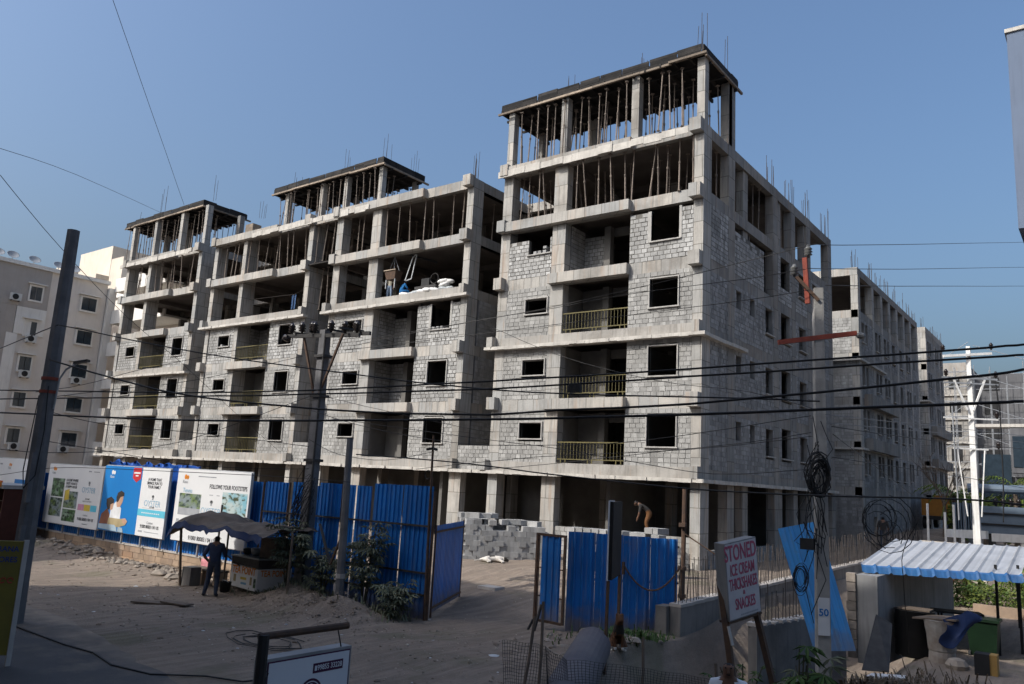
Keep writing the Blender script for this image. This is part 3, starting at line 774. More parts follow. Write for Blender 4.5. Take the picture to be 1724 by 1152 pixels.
# ================================================================= street side: materials
def sheetmat(name, c, c2, dust=(.3, .26, .21), amt=.35):
    m, t, b = nodes(name); v = coords(t)
    col = mix(t, ramp(t, noise(t, .9, 4, v), .35, .65), c, c2)
    col = mix(t, 1., col, ramp_col(t, island(t), .82, 1.12), 'MULTIPLY')
    vs = coords(t, (7, 7, .6))
    col = mix(t, ramp(t, noise(t, 1.2, 5, vs), .52, .75, 0, amt), col, dust)
    col = mix(t, ramp(t, noise(t, 4, 6, v), .62, .75, 0, amt), col, (.16, .13, .1))
    sx = t.nodes.new('ShaderNodeSeparateXYZ'); t.links.new(v, sx.inputs[0])          # mud splashed up from the ground
    a = t.nodes.new('ShaderNodeMath'); a.operation = 'MULTIPLY_ADD'; t.links.new(noise(t, 3, 6, v), a.inputs[0]); a.inputs[1].default_value = -1.2; t.links.new(sx.outputs[2], a.inputs[2])
    col = mix(t, ramp(t, a.outputs[0], -.5, .1, .75, 0), col, (.2, .16, .125))
    t.links.new(col, b.inputs['Base Color']); b.inputs['Roughness'].default_value = .5; b.inputs['Specular IOR Level'].default_value = .35
    bump(t, b, noise(t, 2.2, 3, v), .45, .06); return m
MAT['sheet'] = sheetmat('blue_sheet', (.009, .155, .5), (.008, .125, .4), amt=.2)
MAT['sheet_old'] = sheetmat('worn_blue_sheet', (.011, .16, .5), (.01, .12, .38), amt=.5)
MAT['sheet_lt'] = sheetmat('bright_blue_sheet', (.06, .3, .62), (.05, .25, .55), amt=.25)
MAT['roof_sheet'] = sheetmat('pale_roof_sheet', (.42, .43, .45), (.35, .36, .38), amt=.3)
MAT['tarp_blue'] = M('blue_tarpaulin', (.02, .1, .42), (.015, .07, .3), 2, rough=.5, bmp=.4, bscale=6)
MAT['tarp_brown'] = M('dusty_tarpaulin', (.12, .097, .08), (.07, .058, .05), 2.2, bmp=.5, bscale=7)
MAT['tarp_navy'] = M('navy_tarpaulin', (.012, .03, .1), (.01, .02, .06), 3, rough=.6, bmp=.4, bscale=7)
MAT['board'] = M('white_flex', (.68, .68, .68), (.62, .62, .62), .6, rough=.55)
MAT['ink'] = M('black_ink', (.03, .03, .035)); MAT['ink_grey'] = M('grey_ink', (.35, .36, .38)); MAT['ink_blue'] = M('pale_blue_ink', (.2, .4, .55), (.18, .36, .5))
MAT['p_blue'] = M('print_blue', (.01, .15, .42), (.012, .18, .48), .5, rough=.5); MAT['p_cyan'] = M('print_cyan', (.12, .48, .62), (.1, .42, .56), rough=.5)
MAT['p_pink'] = M('print_pink', (.62, .3, .42), rough=.5); MAT['p_yel'] = M('print_yellow', (.65, .48, .08), rough=.5)
MAT['p_red'] = M('print_red', (.5, .035, .04), rough=.5); MAT['p_orange'] = M('print_orange', (.75, .26, .03), rough=.5)
MAT['p_skin'] = M('print_skin', (.5, .3, .2)); MAT['p_hair'] = M('print_hair', (.035, .025, .02)); MAT['p_shirt'] = M('print_shirt', (.7, .7, .7)); MAT['p_brown'] = M('print_brown', (.24, .1, .06)); MAT['p_jean'] = M('print_denim', (.35, .45, .52)); MAT['p_khaki'] = M('print_khaki', (.4, .32, .18))
def photomat(name, a, b_, c):
    m, t, b = nodes(name); v = coords(t, (1, 1, 1.6))
    col = mix(t, ramp(t, noise(t, 2.2, 8, v), .4, .6), a, b_); col = mix(t, ramp(t, noise(t, 5, 8, v), .5, .62), col, c)
    t.links.new(col, b.inputs['Base Color']); b.inputs['Roughness'].default_value = .5; return m
MAT['photo1'] = photomat('garden_print', (.05, .12, .03), (.25, .33, .25), (.02, .03, .02))
MAT['photo2'] = photomat('court_print', (.14, .2, .05), (.22, .26, .28), (.03, .05, .04)); MAT['photo3'] = photomat('pool_print', (.2, .42, .5), (.45, .52, .5), (.06, .07, .03))
MAT['plaster'] = M('stained_block_wall', (.4, .29, .2), (.27, .2, .15), 1.5, isl=.25, bmp=.4, stain=(.33, .15, .06), stain_amt=.5)
MAT['coping'] = M('pale_coping', (.48, .44, .4), (.36, .33, .3), 3)
MAT['wood'] = M('grey_timber', (.16, .12, .09), (.1, .08, .065), 5, bmp=.3)
MAT['wall_grey'] = M('retaining_concrete', (.23, .215, .2), (.15, .142, .135), 1.1, bmp=.4, streak=.5, stain=(.1, .095, .09))
MAT['white_wall'] = M('grimy_white_wall', (.27, .265, .26), (.2, .197, .193), 1.2, streak=.6)
MAT['pole'] = M('pole_concrete', (.36, .345, .32), (.25, .24, .225), 3, bmp=.4, streak=.4)
MAT['pole_dark'] = M('dark_pole_concrete', (.17, .165, .17), (.11, .108, .11), 2.5, bmp=.4, streak=.4)  # darker pole concrete; carries the insulator pole's shade in its colour
MAT['pole_white'] = M('whitewashed_pole', (.8, .79, .76), (.68, .66, .62), 3, streak=.35)
MAT['redox'] = M('red_oxide', (.3, .065, .04), (.2, .05, .035), 5, rough=.7)
MAT['porcelain'] = M('brown_porcelain', (.025, .018, .016), (.016, .012, .011), 5, rough=.25, spec=.5)
MAT['grey_porcelain'] = M('grey_porcelain', (.16, .16, .155), (.1, .1, .1), 5, rough=.3)
MAT['cable'] = M('black_cable', (.018, .018, .019), (.012, .012, .013), 6, rough=.6)
MAT['wire'] = M('aluminium_wire', (.22, .22, .22), (.16, .16, .16), 6, rough=.5, metal=.3)
MAT['skin'] = M('skin', (.16, .085, .055), (.13, .07, .045), 8, rough=.6)
MAT['hair'] = M('hair', (.012, .01, .01), rough=.7)

def mesh_text(body, size, mtx, mat, parent, align='CENTER', ext=.002, sx=1., bold=0., name='lettering'):
    cu = bpy.data.curves.new('lettering', 'FONT'); cu.body = body; cu.size = size; cu.align_x = align; cu.align_y = 'CENTER'
    cu.extrude = ext; cu.offset = bold*size; cu.resolution_u = 3
    ob = bpy.data.objects.new('lettering_curve', cu); COL.objects.link(ob)
    me = bpy.data.meshes.new_from_object(ob.evaluated_get(bpy.context.evaluated_depsgraph_get()))
    bpy.data.objects.remove(ob); bpy.data.curves.remove(cu)
    me.transform(mtx@Matrix.Diagonal((sx, 1, 1, 1))); me.materials.clear(); me.materials.append(MAT[mat])
    return link(name, me, parent)
def frame_m(o, right, up):
    r = Vector(right).normalized(); u = Vector(up); u = (u-r*u.dot(r)).normalized(); n = r.cross(u)
    return Matrix(((r.x, u.x, n.x, o[0]), (r.y, u.y, n.y, o[1]), (r.z, u.z, n.z, o[2]), (0, 0, 0, 1)))
def corrugated(a, b, z0, z1, name, mat, parent, pitch=.19, depth=.035, rib=.35, z0b=None, z1b=None, up=None):
    """ribbed metal sheet from a to b (xy), ribs running upward, 4 mm thick"""
    a = Vector((a[0], a[1], 0)); b = Vector((b[0], b[1], 0)); d = b-a; ln = d.length; d.normalize(); n = Vector((d.y, -d.x, 0))
    prof = []; s = 0
    while s < ln:
        w = pitch; f = pitch*(1-rib); e = pitch*.09
        for ds, h in ((0, 0), (f, 0), (f+e, depth), (w-e, depth)):
            if s+ds < ln: prof.append((s+ds, h))
        s += w
    prof.append((ln, 0)); mb = MB(); th = .004
    z0b = z0 if z0b is None else z0b; z1b = z1 if z1b is None else z1b
    P = lambda s, h, top: a+d*s+n*h+Vector((0, 0, ((z1+(z1b-z1)*s/ln) if top else (z0+(z0b-z0)*s/ln))))
    for (s0, h0), (s1, h1) in zip(prof, prof[1:]):
        q = [P(s0, h0, 0), P(s1, h1, 0), P(s1, h1, 1), P(s0, h0, 1)]; mb.face(q); mb.face([p-n*th for p in reversed(q)])
    k = [prof[0], prof[-1]]
    for (s, h) in k: mb.face([P(s, h, 0), P(s, h, 1), P(s, h, 1)-n*th, P(s, h, 0)-n*th])
    return mb.build(name, mat, parent)

# ================================================================= block wall, blue fence and hoardings along the road
FY = 15.8
T = thing('compound_wall', 'low stained block wall carrying the blue fence behind the hoardings', 'wall', (-32, FY, 0))
core = MB().box(-48, -21.9, FY+.02, FY+.2, -.4, .52).build('wall_core', 'mortar', T)
MB().box(-48, -21.9, FY-.03, FY+.24, .52, .57).build('coping', 'coping', T)
for r in range(4):
    x = -48+(.2 if r % 2 else 0)
    while x < -22.3:
        w = .4*U(.92, 1.05); pr = U(-.004, .012)
        MB().box(x+.006, x+w-.006, FY-pr, FY+.03, -.3+.2*r+.008, -.1+.2*r-.004+(.01 if r == 3 else 0)).build('block', 'plaster', core); x += w
T = thing('corrugated_fence', 'blue ribbed metal fence standing on the low wall behind the hoardings', 'fence', (-32, FY+.1, .57))
x = -48.
while x < -22:
    w = min(1.05, -21.95-x); corrugated((x, FY+.12), (x+w, FY+.12), .575, 2.95 if x < -24 else 3.2, 'sheet', 'sheet', T, .17, .03); x += w
for z in (.9, 2.4): MB().box(-48, -21.95, FY+.14, FY+.18, z, z+.05).build('rail', 'rust', T)
T = thing('corrugated_fence', 'tall dark blue ribbed fence sheets beside the gate opening, behind the castor plants', 'fence', (-18, FY, 0))
ed = [-21.75, -20.63, -20.47, -19.62, -19.2, -18.16, -18.02, -17.58, -17.55, -16.9, -16.82, -15.7, -15.62, -14.55]
for i in range(0, len(ed), 2): corrugated((ed[i], FY+U(-.03, .03)), (ed[i+1], FY+U(-.03, .03)), -.15, 3.22+U(-.03, .06)+.02*i/2, 'sheet', 'sheet', T, .17, .035)
corrugated((-19.6, FY+.05), (-19.22, FY+.05), -.15, 3.2, 'sheet', 'sheet', T, .17, .035)
for z in (.55, 1.1, 2.3): MB().bar((-21.8, FY-.06, z), (-14.6, FY-.06, z+.05), .045, .05).build('rail', 'dark_steel', T)
for xx in (-21.85, -14.45, -20.55): MB().tube([(xx, FY-.05, -.2), (xx, FY-.05, 3.25)], .04, 6).build('post', 'rust', T)

T = thing('tarpaulin', 'crumpled bright blue tarpaulin stretched along the top of the fence between hoardings', 'tarpaulin', (-30, FY+.4, 3.2))
def cloth(name, mat, parent, nu, nv, fn, th=.01):
    mb = MB(); g = [[Vector(fn(i/nu, j/nv)) for i in range(nu+1)] for j in range(nv+1)]
    base = [p for row in g for p in row]; n = len(base)
    mb.v = [tuple(p) for p in base]+[tuple(p-Vector((0, 0, th))) for p in base]
    I = lambda i, j: j*(nu+1)+i
    for j in range(nv):
        for i in range(nu):
            q = (I(i, j), I(i+1, j), I(i+1, j+1), I(i, j+1)); mb.f.append(q); mb.f.append(tuple(n+k for k in reversed(q)))
    for i in range(nu):
        for j in (0, nv): mb.f.append((I(i, j), I(i+1, j), n+I(i+1, j), n+I(i, j)))
    for j in range(nv):
        for i in (0, nu): mb.f.append((I(i, j), I(i, j+1), n+I(i, j+1), n+I(i, j)))
    mb.m = [0]*len(mb.f); return mb.build(name, mat, parent, smooth=True)
cloth('sheet', 'tarp_blue', T, 60, 8, lambda u, v: (-32.6+6.6*u, FY+.42-.25*v+.12*mnoise.noise(Vector((u*30, v*3, 0)))-.1*mnoise.noise(Vector((u*60, v*6, 0))), 2.5+1.1*v+.16*mnoise.noise(Vector((u*14, 0, 4)))*v))

def hoarding(x0, x1, z0, z1, label):
    T = thing('billboard', label, 'billboard', ((x0+x1)/2, FY-.25, z0))
    p = MB().box(x0, x1, FY-.25, FY-.19, z0, z1).build('board', 'board', T)
    MB().box(x0-.03, x1+.03, FY-.2, FY-.16, z0-.03, z1+.03).build('frame', 'galv', T)
    for i in range(4):
        x = x0+.3+(x1-x0-.6)*i/3; MB().box(x, x+.05, FY-.16, FY-.1, .56, z1-.1).build('strut', 'galv', T)
    w, h = x1-x0, z1-z0
    def rect(u0, u1, v0, v1, mat, lay=1): return MB().box(x0+u0*w, x0+u1*w, FY-.25-.003*lay, FY-.2495, z0+v0*h, z0+v1*h).build('print', mat, p)
    def poly(pts, mat, lay=2, nm='print'):
        y = FY-.25-.003*lay; q = [(x0+u*w, y, z0+v*h) for u, v in pts]
        a = sum(q[i][0]*q[(i+1) % len(q)][2]-q[(i+1) % len(q)][0]*q[i][2] for i in range(len(q)))
        if a < 0: q = q[::-1]
        return MB().prism(q, (0, .0025, 0)).build(nm, mat, p)
    def txt(s, u, v, size, mat='ink', bold=.0, sx=1., lay=2, align='CENTER'):
        return mesh_text(s, size, frame_m((x0+u*w, FY-.25-.003*lay, z0+v*h), (1, 0, 0), (0, 0, 1)), mat, p, align, .001, sx, bold)
    def disc(u, v, r, mat, lay=2, n=14, vs=1.): return poly([(u+r*math.cos(2*math.pi*i/n)*h/w, v+r*vs*math.sin(2*math.pi*i/n)) for i in range(n)], mat, lay)
    def tree_logo(u, v, s, mat):
        disc(u, v, s, mat, 2, 12, .8); poly([(u-.006, v-s*.6), (u+.006, v-s*.6), (u+.012, v-s*1.5), (u-.012, v-s*1.5)], mat)
        for k in range(5): disc(u+s*.6*math.cos(k*.75+.1)*h/w, v+s*.55*math.sin(k*.75+.1), s*.4, mat)
    def builder_logo(u, v, mat, mt2): disc(u, v+.02, .035, mat); disc(u+.03, v+.015, .03, mat); txt('Ranu', u, v-.05, .16, mt2)
    return p, rect, poly, txt, disc, tree_logo, builder_logo
# board 1
p, rect, poly, txt, disc, tree, logo = hoarding(-36.9, -32.05, .92, 3.36, 'white advertising hoarding with four small garden pictures, left of the blue one')
for (a, b, c, d, m) in ((.1, .33, .45, .76, 'photo1'), (.1, .33, .12, .43, 'photo2'), (.36, .6, .28, .56, 'photo2'), (.36, .6, .06, .26, 'photo1')): rect(a, b, c, d, m)
poly([(.36, .56), (.44, .6), (.45, .42), (.37, .4)], 'p_yel')
for i, s in enumerate(('A HOME WHERE', 'EVERY HOUR IS', 'A HAPPY HOUR')): txt(s, .36, .74-.055*i, .15, 'ink', .012, .95, align='LEFT')
tree(.78, .72, .03, 'ink_grey'); txt('OYSTER', .78, .6, .32, 'ink_blue', -.012); txt('2 & 3 BHK', .78, .46, .09); txt('LIFESTYLE APARTMENTS', .78, .42, .07, 'ink_grey')
for i, c in enumerate(('p_pink', 'p_yel', 'p_cyan')): rect(.63+.11*i, .735+.11*i, .27, .37, c)
txt('Contact', .78, .2, .12, 'ink_grey'); txt('91000 80003 / 04 / 05', .79, .13, .17, 'ink', .008, .9); txt('www.oyster.in', .79, .06, .08, 'ink_grey')
logo(.1, .9, 'p_orange', 'ink_grey'); rect(.74, .79, .9, .92, 'ink_grey'); rect(.83, .93, .9, .915, 'ink_grey')
# board 2
p, rect, poly, txt, disc, tree, logo = hoarding(-31.95, -27.2, .97, 3.43, 'blue and white advertising hoarding picturing two seated people')
rect(0, .6, 0, 1, 'p_blue')
PEO = [('p_shirt', [(.25, .46), (.3, .4), (.34, .36), (.34, .2), (.17, .2), (.18, .36)]), ('p_brown', [(.03, .24), (.12, .34), (.17, .24), (.15, .1), (.01, .09)]),
       ('p_skin', [(.28, .52), (.355, .545), (.352, .47), (.345, .44), (.32, .38), (.27, .37), (.255, .43)]), ('p_hair', [(.255, .44), (.245, .52), (.26, .59), (.31, .625), (.36, .6), (.365, .55), (.31, .53), (.285, .46)]),
       ('p_hair', [(.09, .48), (.16, .52), (.21, .48), (.215, .42), (.165, .4), (.155, .32), (.125, .32), (.095, .4)]), ('p_skin', [(.165, .4), (.215, .43), (.205, .33), (.165, .31)]),
       ('p_khaki', [(.16, .2), (.33, .2), (.43, .215), (.46, .17), (.44, .12), (.33, .07), (.15, .09)]), ('p_skin', [(.38, .21), (.43, .22), (.465, .175), (.44, .13), (.39, .15)]),
       ('p_jean', [(.01, .09), (.27, .1), (.31, .06), (.32, .005), (.01, .02)]), ('p_jean', [(.33, .08), (.4, .07), (.42, .005), (.33, .005)])]
for i, (m, q) in enumerate(PEO): poly(q, m, 2+i*.4)
poly([(.46, .99), (.585, .99), (.585, .83), (.5225, .77), (.46, .83)], 'p_red', 2); rect(.475, .57, .9, .925, 'board', 3); rect(.5, .545, .86, .88, 'board', 3)
logo(.13, .88, 'board', 'board'); rect(.6, 1, .29, .39, 'p_cyan', 1.5)
for i, s in enumerate(('A HOME THAT', 'BRINGS FUN TO', 'YOUR FAMILY')): txt(s, .8, .83-.055*i, .15, 'ink', .012, .95)
tree(.8, .58, .03, 'ink_grey'); txt('OYSTER', .8, .475, .32, 'ink_blue', -.012); txt('2 & 3 BHK', .8, .425, .08, 'ink', sx=1, lay=2); rect(.66, .94, .405, .409, 'ink_grey')
txt('Contact', .8, .2, .13, 'ink_grey'); txt('91000 80003 / 04 / 05', .8, .14, .17, 'ink', .008, .85); rect(.64, .7, .055, .08, 'ink_grey'); rect(.73, .94, .06, .07, 'ink_grey')
for k in range(9): rect(.66+.03*k, .68+.03*k, .33, .345, 'board', 2.2)
# board 3
p, rect, poly, txt, disc, tree, logo = hoarding(-26.65, -22.32, 1.02, 3.47, 'white advertising hoarding with pool pictures, half hidden by the stall canopy')
logo(.12, .87, 'p_orange', 'ink_grey'); rect(.3, .55, .9, .915, 'ink_grey'); txt('FOLLOWS YOUR FOOTSTEPS', .72, .78, .2, 'ink', .012, .82)
txt('Tennis', .17, .7, .22, 'ink_blue'); rect(.06, .37, .36, .66, 'photo2'); rect(.06, .37, .36, .46, 'ink_grey', 1.4); rect(.66, .98, .3, .72, 'photo3')
tree(.52, .57, .03, 'ink_grey'); txt('OYSTER', .52, .44, .33, 'ink_blue', -.012); rect(.48, .53, .66, .67, 'ink_grey'); rect(.58, .62, .66, .67, 'ink_grey')
for i in range(6): rect(.05+.1*i, .09+.1*i, .24+.02*(i % 2), .3, 'ink_grey')
rect(.15, .3, .2, .29, 'p_khaki', 1.5); txt('91000 80003 / 04 / 05', .45, .06, .2, 'ink', .01, .95)
# board 0
p, rect, poly, txt, disc, tree, logo = hoarding(-42.6, -37.5, 1.3, 3.48, 'white and blue advertising hoarding behind the thick lamp pole')
rect(.45, 1, 0, .58, 'p_blue'); rect(0, .45, .0, .42, 'p_cyan'); poly([(.07, .52), (.2, .52), (.2, .36), (.135, .28), (.07, .36)], 'p_red'); logo(.3, .85, 'p_orange', 'ink_grey'); rect(.08, .13, .86, .89, 'ink_grey')
rect(.8, .96, .4, .42, 'board', 2); rect(.55, .96, .33, .36, 'board', 2); rect(.55, .96, .24, .25, 'board', 2); rect(.7, .85, .84, .85, 'ink_grey')

# ================================================================= gates
T = thing('gate_leaf', 'open blue ribbed gate leaf swung inward at the end of the tall fence', 'gate', (-14.6, 16, 0))
corrugated((-16.25, 19.1), (-14.62, 16.05), .12, 2.36, 'sheet', 'sheet', T, .16, .03)
for z in (.25, 2.2): MB().bar((-16.2, 19.1, z), (-14.64, 16.12, z), .04, .05).build('rail', 'rust', T)
for q in ((-14.62, 16.08), (-16.26, 19.12)): MB().tube([(q[0], q[1], -.05), (q[0], q[1], 2.38)], .03, 6).build('stile', 'rust', T)
T = thing('wicket_gate', 'narrow blue wicket gate in a rusty frame with gaps beside its sheet', 'gate', (-11.7, 17.3, 0))
wa, wb = Vector((-12.15, 17.3, 0)), Vector((-11.26, 17.25, 0))
def fp(t, z): return wa+(wb-wa)*t+Vector((0, 0, z))
for (a, b) in (((0, .18), (0, 2.36)), ((1, .18), (1, 2.36))): MB().bar(fp(*a), fp(*b), .06, .06).build('frame', 'rust', T)
for z in (.2, 2.33): MB().bar(fp(.035, z), fp(.965, z), .06, .06).build('frame', 'rust', T)
for a in (.07,): MB().bar(fp(a, .23), fp(a, 2.3), .03, .03).build('frame', 'rust', T)
corrugated(fp(.17, 0)[:2], fp(.86, 0)[:2], .24, 2.3, 'sheet', 'sheet_old', T, .2, .03)
for z in (.8, 1.5):
    MB().bar(fp(.035, z), fp(.17, z), .03, .03).build('hinge', 'rust', T); MB().bar(fp(.86, z), fp(.965, z), .03, .03).build('hinge', 'rust', T)
for q, s in ((0., -.25), (.28, -.1)): MB().bar(fp(q, .2)+Vector((0, -.05, .4 if q else 0)), fp(q, 0)+Vector((s, -.5, -.75)), .05, .05).build('stay', 'dark_steel', T)
T = thing('gate_leaf', 'closed blue ribbed gate leaf with rust streaks and a slack chain, right of the opening', 'gate', (-10.2, 18.3, 0))
ga, gb = Vector((-11.28, 17.42, 0)), Vector((-9.15, 19.3, 0))
n = 4
for i in range(n):
    a = ga+(gb-ga)*(i/n); b = ga+(gb-ga)*((i+1)/n-.002)
    corrugated(a[:2], b[:2], .03, 2.46-.02*i, 'sheet', 'sheet_old', T, .21, .035)
for z in (.3, 1.3, 2.2): MB().bar(ga+Vector((0, .06, z)), gb+Vector((0, .06, z)), .05, .05).build('rail', 'rust', T)
T = thing('chain', 'slack rusty chain hanging in a loop across the closed gate leaf', 'chain', (-9.7, 18.6, 1.4))
pts = []
for i in range(17):
    t = i/16; q = ga+(gb-ga)*(.5+.52*t)+Vector((.06, -.08, 1.72-.62*4*t*(1-t)+.02*t)); pts.append(q)
MB().tube(pts, .022, 6).build('links', 'rust', T); MB().box(pts[0].x-.03, pts[0].x+.03, pts[0].y-.03, pts[0].y+.03, pts[0].z-.25, pts[0].z+.06).build('hasp', 'rust', T)
T = thing('gate_post', 'tall thin rusty pipe post at the right end of the closed gate', 'post', (-9.2, 19.7, 0))
MB().tube([(-9.22, 19.72, -.2), (-9.26, 19.9, 3.7)], .065, 8).build('pipe', 'rust', T)
for z in (.9, 1.6, 2.7): MB().box(-9.32, -9.14, 19.68, 19.8, z, z+.1).build('hinge', 'rust', T)
MB().tube([(-9.25, 19.8, 2.55), (-8.0, 20.3, 1.75)], .018, 5).build('stay', 'rust', T)

# ================================================================= retaining wall with projecting bars, right of the gate
T = thing('retaining_wall', 'long raw concrete retaining wall with a row of upright rusty bars on top', 'wall', (-8.8, 28, -1))
y = 18.75
while y < 52:
    w = 2.4; MB().box(-9.08, -8.8, y+.004, min(52, y+w), -1.6, .82+.015*(y-18.75)+U(-.03, .03)).build('wall_panel', 'wall_grey', T); y += w
MB().box(-9.4, -9.1, 18.6, 19.05, -1.2, .8).build('wall_panel', 'wall_grey', T)
y = 18.75; mb = MB()
while y < 52: w = U(.3, .8); mb.box(-9.1, -8.78, y, y+w, .80+.015*(y-18.75), .865+.015*(y-18.75)+U(0, .03)); y += w
mb.build('rough_top', 'coping', T, kind='stuff')
mb = MB(); y = 18.85
while y < 50:
    for xx in (-9.02, -8.88): mb.tube([(xx+U(-.02, .02), y+U(-.06, .06), .7), (xx+U(-.07, .07), y+U(-.06, .06), 1.95+.015*(y-18.75)+U(-.25, .1))], .010, 4)
    y += .2
mb.build('upright_bars', 'rebar', T, kind='stuff')
T = thing('stub_wall', 'short raw concrete wall stub with bars, in front of the long retaining wall', 'wall', (-6.9, 20.3, -1))
MB().hexa(((-7.3, 19.3, -1.5), (-7.05, 19.2, -1.5), (-6.2, 23.6, -1.5), (-6.45, 23.7, -1.5), (-7.3, 19.3, .55), (-7.05, 19.2, .55), (-6.2, 23.6, .6), (-6.45, 23.7, .6))).build('wall_panel', 'wall_grey', T)
mb = MB()
for i in range(26):
    t = i/26; mb.tube([(-7.2+.85*t, 19.35+4.3*t, .4), (-7.2+.85*t+U(-.05, .05), 19.35+4.3*t, 1.45+U(-.3, .2))], .012, 4)
mb.build('upright_bars', 'rebar', T, kind='stuff')
mb = MB()
for i in range(12): t = i/12; mb.box(-7.32+.85*t, -7.03+.85*t, 19.25+4.3*t, 19.25+4.3*(t+.07), .54, .6+U(0, .03))
mb.build('rough_top', 'coping', T, kind='stuff')

# ================================================================= stacks of loose blocks in front of the columns
BKM = []
for i in range(3):
    mb = MB(); mb.box(-.15, .15, -.3, .3, 0, .2); BKM.append(mb.mesh('concrete_block', 'block'))
MAT['loose'] = blockmat('loose_block', (.4, .395, .385), .2, (.36, .355, .34))
for m in BKM: m.materials[0] = MAT['loose']
def loose(x, y, z, rz, label, group, sc=1.):
    o = bpy.data.objects.new('concrete_block', random.choice(BKM)); COL.objects.link(o)
    o.location = (x, y, z); o.rotation_euler = (U(-.02, .02), U(-.02, .02), rz); o.scale = (sc, sc, sc)
    o['label'] = label; o['category'] = 'block'; o['group'] = group
d = Vector((1.75, 1.9, 0)).normalized(); pn = Vector((-d.y, d.x, 0)); base = Vector((-20.8, 24.6, .58))
ang = math.atan2(d.y, d.x)
for i in range(11):
    h = [8, 8, 7, 8, 6, 6, 7, 6, 7, 7, 7][i]
    for r in range(h):
        q = base+d*(i*.305+(.15 if r % 2 else 0))+pn*(.02*r+U(-.05, .05)); loose(q.x, q.y, .5+r*.2, ang+U(-.05, .05), 'pale grey block in the tall loose stack before the columns', 'blocks in the tall stack')
    for k in range(2):
        q = base+d*(i*.305)+pn*(.62+.6*k); hh = h+(1 if U(0, 1) < .4 else 0)
        loose(q.x, q.y, .5+(hh-1)*.2, ang+U(-.3, .3), 'pale grey block lying on top of the tall loose stack', 'blocks on top of the tall stack')
        loose(q.x, q.y, .5+(hh-2)*.2, ang+U(-.1, .1), 'pale grey block lying on top of the tall loose stack', 'blocks on top of the tall stack')
for i in range(7):
    q = base+d*(.3+i*.42)+pn*(.45+U(-.2, .3)); loose(q.x, q.y, .5+.2*(8 if i < 3 else 7)+U(0, .05), U(0, 3), 'tumbled grey block at the crest of the tall stack', 'tumbled blocks at the crest')
for i in range(12):
    for r in range(8 if i < 7 else 7):
        if r < 4 and i % 2: continue
        loose(-16.3+i*.31, 25.6+i*.05, .5+r*.2, U(-.06, .06), 'pale grey block in the long stack behind the blue gate', 'blocks in the long stack behind the gate')
for i in range(4): loose(-13.9+.31*i, 25.9, 1.9 if i < 2 else 2.1, U(-.3, .3), 'grey block on the stack beside the bending worker', 'blocks beside the worker')
for i in range(5):
    for r in range(7): loose(-15.6+i*.31, 28.6, .51+r*.2, U(-.05, .05), 'grey block in the short stack under the bending worker', 'blocks under the worker')
T = thing('flat_stone', 'pale flat slab lying on the ground by the wicket gate', 'slab', (-17, 20, .3))
MB().box(-16.6, -15.9, 20.4, 20.9, gz(-16.2, 20.6)-.02, gz(-16.2, 20.6)+.07).build('slab', 'coping', T)

# ================================================================= tea stall
T = thing('tea_cart', 'white tea cart lettered in orange under the tarpaulin canopy', 'cart', (-20.6, 14.9, 0))
A, Bc, Cc = Vector((-21.4, 14.55, 0)), Vector((-20.0, 14.5, 0)), Vector((-19.55, 15.35, 0)); Dc = Vector((-20.95, 15.4, 0))
MB().prism([A+Vector((0, 0, .16)), Bc+Vector((0, 0, .12)), Cc+Vector((0, 0, .16)), Dc+Vector((0, 0, .16))], (0, 0, .62)).build('body', 'board', T)
MB().prism([q+Vector((0, 0, .782)) for q in (A, Bc, Cc, Dc)], (0, 0, .22)).build('counter_side', 'dark_steel', T)
MB().prism([q+Vector((0, 0, 1.004))+(q-(A+Cc)/2)*.05 for q in (A, Bc, Cc, Dc)], (0, 0, .04)).build('counter_top', 'grey_metal', T)
MB().box(-20.35, -19.6, 14.75, 15.25, 1.05, 1.62).build('glass_case', 'wood', T)
for q in (A, Bc, Cc, Dc): MB().tube([q*.97+(A+Cc)*.015+Vector((0, 0, -.05)), q*.97+(A+Cc)*.015+Vector((0, 0, .16))], .03, 6).build('leg', 'dark_steel', T)
o = (A+Bc)/2+Vector((0, -.006, .64)); mesh_text('TEA POINT', .3, frame_m(o-Vector((0, .0, 0)), Bc-A, (0, 0, 1)), 'p_orange', T, 'CENTER', .003, .8, .02)
o = (Bc+Cc)/2+Vector((.008, -.005, .62)); mesh_text('TEA POINT', .24, frame_m(o, Cc-Bc, (0, 0, 1)), 'p_orange', T, 'CENTER', .003, .66, .02)
for (s, z, w, h, m) in ((.18, .4, .12, .2, 'p_khaki'), (.5, .42, .3, .07, 'p_yel'), (.52, .28, .28, .06, 'ink_blue'), (.78, .38, .1, .22, 'p_khaki'), (.92, .34, .11, .26, 'photo1')):
    q = A+(Bc-A)*s; MB().hexa([(q+(Bc-A).normalized()*dx+Vector((0, dy, dz))) for dz in (z-h/2, z+h/2) for dx, dy in ((-w/2, -.006), (w/2, -.006), (w/2, .0), (-w/2, .0))]).build('print', m, T)
MB().lathe([(.1, 0), (.17, .04), (.19, .2), (.16, .22)], (-20.75, 14.95, 1.05), 12).build('pot', 'grey_metal', T, smooth=True)
MB().lathe([(.08, 0), (.14, .05), (.14, .16), (.04, .2)], (-21.15, 14.9, 1.05), 12).build('kettle', 'dark_steel', T, smooth=True)
T = thing('tarpaulin_canopy', 'sagging brown and navy tarpaulin canopy on thin posts over the tea cart', 'canopy', (-21, 14.3, 0))
